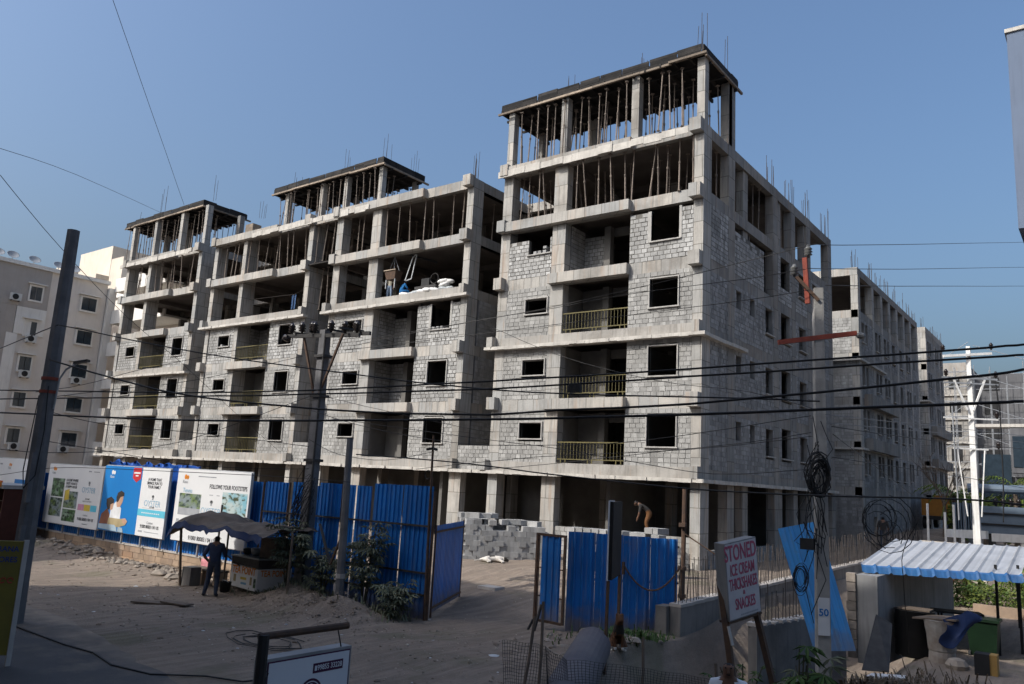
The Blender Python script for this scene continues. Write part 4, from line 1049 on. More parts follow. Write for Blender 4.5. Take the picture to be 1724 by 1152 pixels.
def canopy(u, v):
    x = -23.25+4.7*u+.2*v; y = 13.5+1.7*v
    z = 1.95+.27*math.exp(-((u-.24)/.22)**2)*(.45+.55*math.sin(math.pi*min(1, v*1.1)))+.04*math.sin(u*11)+.06*u
    e = 1-v; z -= .15*max(0, e-.72)/.28*(.7+.5*abs(math.sin(u*4.1+.5)))
    z -= .35*max(0, .07-u)/.07
    return (x+.08*mnoise.noise(Vector((u*7, v*4, 1))), y+.1*mnoise.noise(Vector((u*7, v*4, 6)))-(.1*max(0, e-.8)), z+.09*mnoise.noise(Vector((u*9, v*5, 2)))+.05*mnoise.noise(Vector((u*22, v*9, 5)))-.03*abs(math.sin(u*15+v*2)))
cloth('tarp', 'tarp_brown', T, 70, 24, canopy)
cloth('valance', 'tarp_navy', T, 40, 4, lambda u, v: (canopy(u, 0)[0], canopy(u, 0)[1]-.02-.05*v, canopy(u, 0)[2]+.03-(.08+.1*abs(math.sin(u*4.5+.9))**2+.16*abs(mnoise.noise(Vector((u*12, 0, 3)))))*v+.03*mnoise.noise(Vector((u*20, v, 0)))))
for a, b, r in (((-23.03, 13.94, -.1), (-22.95, 13.7, 1.75), .04), ((-22.3, 14.6, 0), (-22.3, 14.6, 2.45), .03), ((-21.5, 14.4, 0), (-21.5, 14.4, 1.95), .03), ((-18.2, 14.2, 0), (-18.2, 14.2, 1.9), .035), ((-19.3, 15.3, 0), (-19.3, 15.3, 1.9), .03)):
    MB().tube([a, b], r, 6).build('post', 'wood', T)
MB().box(-23.02, -22.55, 13.95, 14.3, -.1, .55).build('footing', 'wall_grey', T)
MB().bar((-21.5, 14.35, 1.05), (-20.9, 14.5, .75), .03, .03).build('brace', 'wood', T)
T = thing('bench', 'rough plank bench on block supports beside the standing man', 'bench', (-22.8, 14.7, 0))
MB().box(-23.6, -21.9, 14.45, 14.85, .43, .48).build('seat', 'wood', T)
for x in (-23.1, -22.2): MB().box(x, x+.3, 14.5, 14.8, -.1, .428).build('support', 'plaster', T)
MAT['pinkcloth2'] = M('pink_towel', (.6, .25, .27), (.5, .2, .22), 7, bmp=.3)
T = thing('towel', 'pink towel hung over the low wall behind the bench', 'towel', (-24.4, FY, .5))
cloth('cloth', 'pinkcloth2', T, 10, 8, lambda u, v: (-24.9+.55*u, FY-.06-.02*math.sin(u*20)*v+.1*max(0, .2-v)*5, .6-.5*v+.01*math.sin(u*14)))
T = thing('bucket', 'dark plastic bucket standing between the man and the tea cart', 'bucket', (-21.0, 14.15, 0))
MB().lathe([(.13, 0), (.17, .3), (.18, .31), (.17, .31), (.12, .03)], (-21.0, 14.15, .0), 14).build('pail', 'black', T, smooth=True)
MB().tube([(-21.17, 14.15, .3), (-21.1, 14.1, .36), (-20.9, 14.1, .36), (-20.83, 14.15, .3)], .008, 5).build('handle', 'galv', T)
for i, (x, y, w, l, a, lab) in enumerate(((-20.3, 11.7, .35, 1.3, .5, 'grey plank lying on the dirt in front of the stall, left of its neighbour'), (-19.7, 11.9, .3, .9, .2, 'short grey board lying crosswise beside the longer plank on the dirt'))):
    T = thing('plank', lab, 'plank', (x, y, 0)); z = gz(x, y); c, s = math.cos(a), math.sin(a)
    MB().hexa([(x+c*p-s*q, y+s*p+c*q, z+.02+dz) for dz in (0, .035) for p, q in ((-l/2, -w/2), (l/2, -w/2), (l/2, w/2), (-l/2, w/2))]).build('board', 'wood', T)

# rubble against the low wall, pebbles and litter over the dirt: too many to count
MAT['pebble'] = M('pebble', (.42, .36, .3), (.32, .27, .22), 4, isl=.4)
MAT['stone'] = M('rubble_stone', (.3, .255, .21), (.2, .17, .14), 4, isl=.4, bmp=.4)
def scatter(name, label, cat, spots, mat, smin, smax, flat=.7):
    mb = MB()
    for x, y in spots:
        s = U(smin, smax)*(2.2 if U(0, 1) < .05 else 1); z = gz(x, y); rot = U(0, 6.3); n = 5; k = []
        for h, r in ((-.3, .8), (.25, 1.), (.8, .5)):
            for j in range(n):
                t = rot+2*math.pi*j/n+U(-.3, .3); k.append((x+math.cos(t)*s*r*U(.7, 1.2), y+math.sin(t)*s*r*U(.7, 1.2), z+h*s*flat))
        b = len(mb.v); mb.v += k
        for lv in range(2):
            for j in range(n): mb.f.append((b+lv*n+j, b+lv*n+(j+1) % n, b+(lv+1)*n+(j+1) % n, b+(lv+1)*n+j)); mb.m.append(0)
        mb.f.append(tuple(b+2*n+j for j in range(n))); mb.m.append(0)
    return mb.build(name, mat, label=label, cat=cat, kind='stuff')
sp = [(U(-38, -23), random.gauss(15.15, .35)) for _ in range(420)]
scatter('rubble', 'broken stone and soil rubble piled against the low block wall', 'rubble', sp, 'stone', .04, .15)
sp = [(U(-24, -8), U(9.2, 15)) for _ in range(900)]+[(U(-19, -10), U(15, 24)) for _ in range(350)]+[(U(-22, -14.6), random.gauss(14.2, .5)) for _ in range(200)]
scatter('pebbles', 'small stones strewn over the dirt forecourt', 'stones', sp, 'pebble', .008, .026)
sp = [(random.gauss(-8.9, .8), random.gauss(16.3, .9)) for _ in range(160)]+[(U(-8.5, -6.2), U(13, 18)) for _ in range(80)]
scatter('debris', 'broken block debris heaped below the closed gate leaf', 'debris', sp, 'stone', .03, .11)
sp = [(U(-26, -8), U(9.0, 16)) for _ in range(600)]+[(random.gauss(-17.5, 1.6), random.gauss(13.8, .6)) for _ in range(900)]+[(U(-34, -22), random.gauss(14.6, .7)) for _ in range(700)]
scatter('soil_clods', 'crumbs of dark soil scattered over the forecourt', 'soil', sp, 'dirt', .012, .04, .6)
MAT['litter'] = M('pale_litter', (.6, .6, .58), (.4, .42, .45), 9, isl=.5)
sp = [(U(-24, -9), U(9.5, 14)) for _ in range(40)]+[(random.gauss(-24.4, .7), 15.0+U(-.3, .3)) for _ in range(30)]+[(random.gauss(-8.6, .6), random.gauss(16, .8)) for _ in range(25)]
scatter('litter', 'scraps of pale plastic litter on the dirt', 'litter', sp, 'litter', .02, .06, .3)

# ================================================================= poles
def insulator(mb, x, y, z, s=1., m=0):
    mb.lathe([(.03*s, 0), (.03*s, .04*s), (.085*s, .06*s), (.05*s, .1*s), (.09*s, .12*s), (.05*s, .16*s), (.085*s, .18*s), (.045*s, .23*s), (.03*s, .27*s)], (x, y, z), 10, m)
T = thing('lamp_pole', 'thick grey concrete pole with a street lamp arm, at the left edge', 'pole', (-19.45, 7.91, 0))
px, py = -19.45, 7.91
mb = MB()
for k in range(8):
    pass
MB().tube([(px, py, -.3), (px, py, 3), (px, py, 8.95)], [.235, .2, .145], 8).build('shaft', 'pole_dark', T)
for z in (1.0, 2.6): MB().box(px+.11, px+.2, py-.2, py-.1, z, z+1.1).build('recess_rib', 'pole_dark', T)
for z in (5.05, 5.35): MB().lathe([(.2, 0), (.2, .07)], (px, py, z), 8).build('clamp', 'redox', T)
MB().tube([(px+.2, py+.08, 4.7), (px+.24, py+.1, 5.4), (px+.36, py+.16, 5.62), (px+.62, py+.26, 5.76)], .022, 6).build('lamp_arm', 'galv', T)
MB().hexa([(px+.6+.26*a+.05*b, py+.22+.13*a-.06*b+.0, 5.74+.05*a+c) for c in (0, .05) for a, b in ((0, -1), (1.2, -1), (1.2, 1), (0, 1))]).build('lamp_head', 'dark_steel', T)
MB().tube([(px+.2, py-.1, 5.2), (px+.34, py-.1, 4.2), (px+.28, py-.12, 3.2), (px+.1, py-.25, 2.9), (px-.18, py-.2, 3.3), (px-.22, py-.1, 5.0)], .012, 5).build('loose_cable', 'cable', T)
T = thing('electric_pole', 'dark rectangular concrete pole with crossarms and many insulators before the blue fence', 'pole', (-18.88, 15.2, 0))
px, py = -18.88, 15.2
MB().hexa([(px+sx*w, py+sy*w, z) for z, w in ((-.3, .17), (7.85, .12)) for sx, sy in ((-1, -1), (1, -1), (1, 1), (-1, 1))]).build('shaft', 'pole_dark', T)
for (a, b) in (((-20.35, 14.95, 7.72), (-17.45, 15.3, 7.62)), ((-20.2, 15.5, 7.86), (-17.5, 15.75, 7.76))): MB().bar(a, b, .09, .11).build('crossarm', 'dark_steel', T)
for x in (-20.0, -19.3, -18.5, -17.9): MB().bar((x, 14.9, 7.8), (x+.05, 15.8, 7.85), .06, .06).build('crosspiece', 'dark_steel', T)
for x, y, z in ((-20.25, 15.0, 7.78), (-19.75, 15.0, 7.77), (-19.2, 15.05, 7.75), (-18.5, 15.1, 7.74), (-18.0, 15.2, 7.7), (-17.55, 15.28, 7.68), (-19.9, 15.5, 7.9), (-18.1, 15.7, 7.83)):
    mb = MB(); insulator(mb, x, y, z, 1.35); mb.build('insulator', 'porcelain', T, smooth=True)
MB().lathe([(.03, 0), (.1, .03), (.1, .2), (.03, .24)], (-20.2, 14.9, 7.6), 10, axis=(0, -1, .2)).build('insulator', 'porcelain', T)
for x in (-19.75, -17.95): MB().bar((x, 15.1, 7.66), (-18.88+(.1 if x > -18.88 else -.1), 15.08, 5.85), .06, .06).build('brace', 'rust', T)
for z in (5.8, 7.0, 3.9): MB().box(px-.2, px+.24, py-.2, py+.18, z, z+.08).build('clamp', 'dark_steel', T)
MB().tube([(px+.22, py-.15, -.1), (px+.2, py-.15, 7.6)], .035, 6).build('down_pipe', 'dark_steel', T)
mb = MB()
for k in range(26):
    a = U(0, 6.3); z = U(1.6, 3.0); r = U(.2, .42); c = (px+U(-.1, .05), py-.1)
    mb.tube([(c[0]+r*math.cos(a+t*.9), c[1]-.1+r*.6*math.sin(a+t*.9), z+.35*math.sin(t*1.3+a)+.1*t) for t in range(7)], .009, 4)
mb.build('tangled_cable', 'cable', T, kind='stuff')
T = thing('timber_pole', 'short leaning dark timber pole between the castor plants and the blue fence', 'pole', (-16.5, 14.5, 0))
MB().tube([(-16.42, 14.5, -.2), (-16.55, 14.5, 4.55)], [.12, .085], 8).build('shaft', 'pole_dark', T)
MB().bar((-17.7, 14.7, 2.2), (-16.9, 14.5, 1.2), .06, .05).build('stay', 'dark_steel', T); MB().bar((-16.9, 14.5, 1.2), (-16.52, 14.5, 2.0), .05, .05).build('stay', 'rust', T)
MB().lathe([(.125, 0), (.125, .12)], (-16.45, 14.5, .9), 8).build('rag', 'coping', T)
T = thing('camera_pole', 'thin rusty pole with two small cameras at the right end of the tall blue fence', 'pole', (-14.5, 15.72, 0))
MB().tube([(-14.47, 15.7, -.2), (-14.62, 15.72, 4.75)], [.045, .03], 6).build('shaft', 'rust', T)
for s in (-1, 1): MB().bar((-14.6, 15.72, 4.4), (-14.6+.18*s, 15.66, 4.36), .07, .06).build('camera', 'black', T)
MB().tube([(-14.6+.12*math.cos(a/8*6.28)-.1, 15.7, 3.7+.12*math.sin(a/8*6.28)) for a in range(9)], .012, 5).build('coil', 'cable', T)

T = thing('electric_pole', 'pale square concrete pole with red crossarms and a big coil of cable, on the right', 'pole', (-5.2, 18.0, 0))
px, py = -5.12, 17.75
ca, sa = math.cos(.5), math.sin(.5)
def rq(x, y): return (px+x*ca-y*sa, py+x*sa+y*ca)
MB().hexa([(*rq(sx*w, sy*w*1.2), z) for z, w in ((-.9, .135), (8.25, .095)) for sx, sy in ((-1, -1), (1, -1), (1, 1), (-1, 1))]).build('shaft', 'pole', T)
MB().bar((px-.72, py-.52, 6.98), (px+.72, py+.32, 7.24), .1, .1).build('crossarm', 'redox', T)
MB().bar((px-.18, py-.13, 7.9), (px-.22, py-.18, 8.95), .1, .08).build('top_bracket', 'redox', T)
MB().bar((px-.38, py-.3, 8.5), (px+.05, py-.12, 7.95), .07, .07).build('top_bracket', 'rust', T)
for (x, y, z) in ((px-.15, py-.16, 8.95), (px-.42, py-.3, 8.5)):
    mb = MB(); insulator(mb, x, y, z, 1.1); mb.build('insulator', 'grey_porcelain', T, smooth=True)
MB().lathe([(.03, 0), (.07, .04), (.07, .14), (.03, .18)], (px+.72, py+.3, 7.2), 10, axis=(.8, .4, -.2)).build('insulator', 'grey_porcelain', T)
MB().box(px-.34, px-.06, py-.36, py-.22, 2.55, 2.78).build('junction_box', 'black', T)
mb = MB(); Rv = Vector((.79, .61, 0))
for k in range(16):
    r = U(.24, .42); c = Vector((px+.05+U(-.06, .06), py-.3+U(-.08, .08), 4.05+U(-.1, .1))); ph = U(0, 6)
    mb.tube([c+Rv*(r*U(.5, .68)*math.cos(ph+2*math.pi*t/16))+Vector((0, .02*math.sin(3*t), r*1.15*math.sin(ph+2*math.pi*t/16))) for t in range(17)], .013, 5)
mb.build('cable_coil', 'cable', T, kind='stuff')
mb = MB()
for k in range(8):
    r = U(.14, .24); c = Vector((px-.32+U(-.03, .03), py-.4, 1.95+U(-.05, .05)))
    mb.tube([c+Rv*(r*.7*math.cos(2*math.pi*t/14))+Vector((0, 0, r*1.3*math.sin(2*math.pi*t/14))) for t in range(15)], .007, 4)
for k in range(9):
    c = Vector((px+1.1+U(-.15, .15), py+.7, 3.1+U(-.2, .2))); r = U(.3, .75); ph = U(0, 6)
    mb.tube([c+Rv*(r*.75*math.cos(ph+t*.45))+Vector((0, 0, r*.8*math.sin(ph+t*.45))) for t in range(12)], .009, 4)
for k in range(22):
    z0 = U(2.8, 6.2); z1 = z0-U(.5, 1.9); a = Vector((px-.18+U(-.12, .3), py-.25, z0)); b = Vector((px-.1+U(-.25, .35), py-.25, z1)); m_ = (a+b)/2+Vector((U(-.3, .3), -.05, -.15))
    mb.tube([a, (a+m_)/2+Vector((U(-.1, .1), 0, 0)), m_, (m_+b)/2, b], .009, 4)
mb.build('tangled_cable', 'cable', T, kind='stuff')
MB().hexa([(*rq(x, -.195), z) if y == 0 else (*rq(x, -.185), z) for z in (.85, 1.6) for x, y in ((-.13, 0), (.1, 0), (.1, 1), (-.13, 1))]).build('poster', 'board', T)
q = rq(-.02, -.2); mesh_text('50', .2, frame_m((q[0], q[1], 1.3), (ca, sa, 0), (0, 0, 1)), 'p_blue', T, 'CENTER', .001, 1., .02)

T = thing('electric_pole', 'whitewashed concrete pole with crossarms rising behind the shed roof', 'pole', (-5.5, 43.8, 1))
px, py = -5.48, 43.6
MB().hexa([(px+sx*w, py+sy*w, z) for z, w in ((.5, .16), (11.35, .09)) for sx, sy in ((-1, -1), (1, -1), (1, 1), (-1, 1))]).build('shaft', 'pole_white', T)
dv = Vector((.8, .58, 0))
def arm(z, l0, l1, m='pole_white', w=.12, dz=0.): MB().bar(Vector((px, py-.2, z))-dv*l0-Vector((0, 0, dz)), Vector((px, py-.2, z))+dv*l1+Vector((0, 0, dz)), w, w).build('crossarm', m, T)
arm(10.9, 1.2, 1.15, dz=.12); arm(9.75, 1.3, 1.35, 'galv', .08); arm(9.5, 1.25, 1.4, 'galv', .07); arm(7.8, 1.3, 1.3, 'pole_white', .07); arm(6.35, .9, .75, 'pole_white', .07)
for s in (-1, 1): MB().bar(Vector((px, py-.2, 9.7))+dv*s*.75, Vector((px, py-.2, 8.2))+dv*s*.15, .08, .08).build('brace', 'pole_white', T)
for s, z in ((-1.2, 11.0), (1.15, 11.2), (-1.1, 9.8), (1.3, 9.8), (1.25, 7.85), (1.25, 6.4)):
    mb = MB(); q = Vector((px, py-.2, z))+dv*s; insulator(mb, q.x, q.y, z, 1.3); mb.build('insulator', 'porcelain', T, smooth=True)
for s in (-.7, .6): MB().bar(Vector((px, py-.3, 6.3))+dv*s, Vector((px, py-.3, 3.2))+dv*(s*.5), .05, .05).build('brace', 'pole_white', T)
MB().tube([Vector((px, py-.3, 9.5))+dv*1.3, Vector((px, py-.3, 8))+dv*1.42, Vector((px, py-.3, 5))+dv*1.4, Vector((px, py-.3, 3))+dv*1.3], .03, 5).build('jumper', 'cable', T)
MB().tube([Vector((px, py-.4, 3))+dv*-.75, Vector((px, py-.4, 8.5))+dv*-.85], .035, 5).build('down_pipe', 'galv', T)

# ================================================================= overhead wires
WIRES = [
('thick', 0.016, [[-0.85,11.71,5.67],[-0.93,11.69,5.66],[-1.04,11.68,5.66],[-1.25,11.64,5.64],[-1.66,11.58,5.62],[-2.33,11.46,5.58],[-3.21,11.32,5.54],[-4.16,11.16,5.49],[-5.08,11.01,5.44],[-5.93,10.86,5.4],[-6.78,10.72,5.36],[-7.64,10.58,5.33],[-8.54,10.42,5.29],[-9.49,10.26,5.26],[-10.49,10.09,5.22],[-11.49,9.92,5.19],[-12.45,9.76,5.16],[-13.31,9.61,5.15],[-14.1,9.47,5.14],[-14.97,9.32,5.13],[-16.06,9.13,5.13],[-17.61,8.85,5.15],[-19.47,8.51,5.18],[-21.23,8.2,5.2],[-22.44,7.98,5.22]]),
('thick', 0.016, [[-0.86,11.73,5.54],[-0.94,11.72,5.54],[-1.05,11.7,5.53],[-1.26,11.66,5.52],[-1.67,11.59,5.5],[-2.34,11.48,5.47],[-3.21,11.34,5.42],[-4.17,11.18,5.37],[-5.09,11.03,5.33],[-5.94,10.88,5.28],[-6.79,10.74,5.24],[-7.65,10.6,5.2],[-8.55,10.45,5.16],[-9.5,10.28,5.14],[-10.49,10.11,5.12],[-11.49,9.94,5.1],[-12.46,9.77,5.09],[-13.32,9.62,5.07],[-14.1,9.48,5.06],[-14.97,9.33,5.06],[-16.06,9.14,5.05],[-17.61,8.87,5.03],[-19.48,8.54,5.02],[-21.24,8.23,5.01],[-22.45,8.02,5.0]]),
('thick', 0.019, [[-0.87,11.76,5.36],[-0.96,11.75,5.34],[-1.06,11.73,5.32],[-1.28,11.69,5.29],[-1.68,11.61,5.25],[-2.37,11.48,5.17],[-3.29,11.3,5.07],[-4.24,11.11,4.98],[-5.05,10.95,4.9],[-5.67,10.82,4.86],[-6.21,10.71,4.83],[-6.68,10.61,4.81],[-7.11,10.52,4.79],[-7.46,10.45,4.76],[-7.73,10.4,4.74],[-8.01,10.34,4.72],[-8.37,10.27,4.7],[-8.83,10.17,4.7],[-9.35,10.05,4.7],[-9.91,9.93,4.7],[-10.46,9.81,4.71],[-11.01,9.69,4.73],[-11.56,9.57,4.75],[-12.13,9.44,4.78],[-12.72,9.3,4.82],[-13.36,9.16,4.86],[-14.03,9.0,4.91],[-14.7,8.85,4.97],[-15.31,8.7,5.04],[-15.84,8.58,5.11],[-16.32,8.46,5.2],[-16.79,8.35,5.29],[-17.26,8.23,5.38],[-17.8,8.1,5.49],[-18.37,7.96,5.61],[-18.89,7.84,5.72],[-19.24,7.75,5.8]]),
('thick', 0.022, [[-0.9,11.83,4.96],[-0.98,11.82,4.96],[-1.09,11.8,4.95],[-1.3,11.76,4.94],[-1.7,11.7,4.92],[-2.38,11.58,4.89],[-3.25,11.44,4.85],[-4.21,11.28,4.8],[-5.13,11.12,4.76],[-5.98,10.98,4.73],[-6.82,10.83,4.7],[-7.68,10.69,4.67],[-8.58,10.53,4.65],[-9.53,10.37,4.63],[-10.52,10.2,4.61],[-11.52,10.02,4.6],[-12.49,9.86,4.58],[-13.34,9.71,4.57],[-14.13,9.57,4.56],[-15.0,9.42,4.55],[-16.09,9.23,4.55],[-17.64,8.95,4.57],[-19.51,8.61,4.6],[-21.26,8.3,4.64],[-22.47,8.08,4.66]]),
('thick', 0.013, [[-3.55,12.33,5.07],[-3.68,12.29,5.07],[-3.86,12.24,5.08],[-4.14,12.16,5.09],[-4.55,12.04,5.1],[-5.19,11.86,5.11],[-6.0,11.63,5.12],[-6.84,11.39,5.13],[-7.57,11.18,5.15],[-8.14,11.02,5.17],[-8.64,10.87,5.2],[-9.09,10.74,5.23],[-9.52,10.61,5.27],[-9.85,10.52,5.29],[-10.1,10.44,5.32],[-10.41,10.35,5.35],[-10.94,10.19,5.41],[-11.78,9.94,5.51],[-12.83,9.62,5.63],[-13.96,9.28,5.76],[-15.04,8.96,5.91],[-16.14,8.62,6.08],[-17.29,8.27,6.28],[-18.32,7.95,6.47],[-19.04,7.73,6.59]]),
('thick', 0.014, [[-19.04,7.73,6.59],[-19.23,7.77,6.6],[-19.48,7.82,6.61],[-19.92,7.91,6.62],[-20.69,8.07,6.64],[-22.06,8.36,6.67],[-23.87,8.74,6.72],[-25.63,9.11,6.76],[-26.84,9.36,6.79]]),
('thick', 0.016, [[-1.28,15.67,3.69],[-1.44,15.65,3.7],[-1.66,15.62,3.72],[-1.95,15.58,3.73],[-2.33,15.52,3.73],[-2.8,15.46,3.72],[-3.37,15.39,3.7],[-3.98,15.31,3.68],[-4.57,15.23,3.67],[-5.13,15.16,3.66],[-5.67,15.08,3.66],[-6.24,15.0,3.66],[-6.85,14.92,3.67],[-7.55,14.82,3.7],[-8.3,14.71,3.74],[-9.06,14.6,3.78],[-9.77,14.5,3.82],[-10.38,14.41,3.86],[-10.95,14.33,3.91],[-11.52,14.24,3.95],[-12.16,14.15,3.99],[-12.98,14.04,4.03],[-13.91,13.9,4.06],[-14.76,13.78,4.08],[-15.35,13.7,4.1]]),
('thin', 0.008, [[-4.89,16.82,9.0],[-5.11,16.79,8.97],[-5.42,16.76,8.92],[-5.81,16.71,8.85],[-6.3,16.65,8.77],[-6.92,16.58,8.67],[-7.66,16.49,8.55],[-8.43,16.4,8.43],[-9.12,16.31,8.33],[-9.71,16.24,8.24],[-10.26,16.17,8.16],[-10.77,16.11,8.09],[-11.24,16.04,8.03],[-11.59,16.0,7.98],[-11.84,15.97,7.96],[-12.17,15.92,7.92],[-12.76,15.84,7.87],[-13.82,15.69,7.76],[-15.2,15.5,7.63],[-16.53,15.32,7.5],[-17.44,15.19,7.41]]),
('thin', 0.008, [[-5.09,16.79,8.46],[-5.27,16.76,8.45],[-5.51,16.73,8.42],[-5.85,16.69,8.39],[-6.29,16.63,8.35],[-6.9,16.54,8.32],[-7.65,16.44,8.28],[-8.43,16.33,8.24],[-9.12,16.23,8.19],[-9.65,16.16,8.14],[-10.1,16.11,8.1],[-10.55,16.05,8.04],[-11.1,15.98,7.98],[-11.78,15.89,7.92],[-12.53,15.79,7.86],[-13.32,15.69,7.78],[-14.12,15.59,7.7],[-15.02,15.47,7.6],[-16.0,15.35,7.48],[-16.89,15.25,7.37],[-17.51,15.17,7.29]]),
('thin', 0.008, [[-5.03,16.93,8.03],[-5.23,16.91,8.01],[-5.5,16.87,7.98],[-5.87,16.82,7.94],[-6.33,16.75,7.9],[-6.95,16.66,7.85],[-7.7,16.54,7.8],[-8.47,16.43,7.75],[-9.15,16.33,7.7],[-9.73,16.24,7.66],[-10.26,16.16,7.62],[-10.74,16.09,7.59],[-11.2,16.02,7.56],[-11.53,15.97,7.53],[-11.76,15.93,7.52],[-12.08,15.89,7.5],[-12.69,15.79,7.46],[-13.82,15.62,7.38],[-15.31,15.4,7.29],[-16.75,15.18,7.2],[-17.73,15.03,7.14]]),
('thin', 0.009, [[-4.89,16.82,9.0],[-4.88,16.99,9.04],[-4.87,17.21,9.09],[-4.84,17.67,9.21],[-4.79,18.57,9.45],[-4.71,19.82,9.79],[-4.61,21.36,10.21],[-4.48,23.45,10.78],[-4.3,26.36,11.58],[-4.02,30.89,12.83],[-3.66,36.64,14.41],[-3.31,42.15,15.92],[-3.07,45.94,16.97]]),
('thin', 0.009, [[-5.07,16.8,8.48],[-5.05,17.1,8.55],[-5.03,17.49,8.64],[-4.98,18.12,8.79],[-4.92,19.15,9.04],[-4.83,20.43,9.35],[-4.74,21.96,9.72],[-4.6,24.02,10.22],[-4.41,26.89,10.93],[-4.12,31.35,12.04],[-3.75,37.01,13.45],[-3.4,42.43,14.8],[-3.15,46.16,15.72]]),
('thin', 0.009, [[-4.77,17.11,8.14],[-4.7,18.45,8.44],[-4.6,20.31,8.86],[-4.47,22.81,9.42],[-4.29,26.05,10.16],[-4.04,30.79,11.24],[-3.72,36.74,12.59],[-3.42,42.41,13.89],[-3.22,46.32,14.78]]),
('thin', 0.009, [[-23.43,9.61,17.39],[-23.92,9.99,17.36],[-24.6,10.51,17.32],[-25.58,11.27,17.26],[-27.0,12.36,17.17],[-29.25,14.1,17.03],[-32.14,16.34,16.86],[-34.93,18.49,16.68],[-36.84,19.97,16.57]]),
('thin', 0.009, [[-26.45,8.32,12.77],[-27.33,9.01,13.08],[-28.54,9.96,13.51],[-30.22,11.26,14.08],[-32.47,13.01,14.8],[-35.87,15.63,15.83],[-40.18,18.93,17.12],[-44.3,22.09,18.34],[-47.14,24.27,19.18]]),
('thin', 0.009, [[-22.09,7.05,10.58],[-22.44,7.46,10.42],[-22.95,8.05,10.2],[-23.54,8.75,9.94],[-24.17,9.51,9.68],[-24.84,10.34,9.4],[-25.57,11.25,9.11],[-26.32,12.22,8.81],[-27.06,13.18,8.53],[-27.75,14.12,8.29],[-28.42,15.07,8.06],[-29.12,16.05,7.84],[-29.87,17.08,7.58],[-30.66,18.15,7.29],[-31.49,19.26,6.99],[-32.38,20.44,6.66],[-33.35,21.75,6.31],[-34.55,23.37,5.88],[-35.91,25.24,5.41],[-37.16,26.96,4.97],[-38.03,28.15,4.66]]),
('thin', 0.008, [[-5.22,17.47,5.01],[-5.44,17.47,4.97],[-5.76,17.47,4.91],[-6.16,17.47,4.85],[-6.6,17.46,4.78],[-7.11,17.46,4.72],[-7.69,17.45,4.65],[-8.31,17.44,4.58],[-8.94,17.43,4.51],[-9.61,17.42,4.42],[-10.31,17.41,4.34],[-11.01,17.4,4.25],[-11.67,17.38,4.17],[-12.34,17.37,4.1],[-13.01,17.36,4.03],[-13.6,17.35,3.98],[-14.01,17.34,3.94]]),
('thin', 0.008, [[-5.22,17.48,4.93],[-5.67,17.43,4.86],[-6.31,17.35,4.77],[-7.07,17.26,4.67],[-7.89,17.15,4.58],[-8.81,17.03,4.5],[-9.82,16.89,4.43],[-10.88,16.74,4.36],[-11.89,16.61,4.28],[-12.92,16.48,4.16],[-13.99,16.34,4.04],[-14.93,16.22,3.92],[-15.59,16.14,3.83]]),
('thin', 0.007, [[-5.08,17.46,5.5],[-5.33,17.44,5.57],[-5.67,17.41,5.68],[-6.09,17.37,5.8],[-6.55,17.34,5.91],[-7.06,17.3,5.99],[-7.63,17.26,6.05],[-8.24,17.21,6.13],[-8.85,17.16,6.24],[-9.48,17.11,6.38],[-10.14,17.06,6.55],[-10.8,17.0,6.73],[-11.42,16.95,6.93],[-12.05,16.89,7.16],[-12.69,16.84,7.42],[-13.24,16.79,7.66],[-13.63,16.76,7.82]]),
('thin', 0.008, [[-5.27,17.6,4.23],[-5.63,17.52,4.19],[-6.16,17.4,4.12],[-6.75,17.27,4.06],[-7.3,17.14,4.04],[-7.81,17.01,4.07],[-8.32,16.87,4.13],[-8.82,16.74,4.2],[-9.3,16.61,4.27],[-9.74,16.5,4.32],[-10.14,16.39,4.38],[-10.54,16.28,4.44],[-10.96,16.17,4.49],[-11.33,16.07,4.53],[-11.67,15.99,4.56],[-12.1,15.87,4.59],[-12.75,15.7,4.65],[-13.81,15.43,4.75],[-15.16,15.07,4.88],[-16.46,14.74,5.01],[-17.35,14.5,5.09]]),
('pale', 0.008, [[-4.95,17.59,5.41],[-4.89,18.09,5.43],[-4.8,18.8,5.47],[-4.7,19.68,5.52],[-4.57,20.72,5.57],[-4.43,21.89,5.64],[-4.27,23.21,5.72],[-4.09,24.72,5.8],[-3.88,26.46,5.9],[-3.61,28.75,6.02],[-3.29,31.45,6.17],[-2.99,33.97,6.3],[-2.78,35.72,6.39]]),
('pale', 0.008, [[-4.94,17.63,5.23],[-4.86,18.31,5.27],[-4.74,19.27,5.32],[-4.61,20.38,5.38],[-4.48,21.52,5.44],[-4.35,22.58,5.5],[-4.22,23.65,5.56],[-4.07,24.89,5.63],[-3.89,26.45,5.71],[-3.63,28.69,5.81],[-3.3,31.42,5.94],[-3.0,33.99,6.06],[-2.79,35.76,6.15]]),
('thin', 0.01, [[-4.86,17.71,5.16],[-4.79,18.34,5.18],[-4.69,19.23,5.2],[-4.57,20.29,5.23],[-4.45,21.38,5.27],[-4.33,22.44,5.3],[-4.21,23.52,5.34],[-4.07,24.79,5.39],[-3.89,26.38,5.46],[-3.63,28.65,5.56],[-3.31,31.4,5.69],[-3.01,34.01,5.82],[-2.81,35.8,5.9]]),
('thin', 0.009, [[-4.85,17.75,5.0],[-4.91,18.44,4.95],[-5.0,19.39,4.89],[-5.11,20.69,4.8],[-5.27,22.43,4.69],[-5.5,25.02,4.51],[-5.79,28.3,4.29],[-6.07,31.43,4.07],[-6.27,33.58,3.93]]),
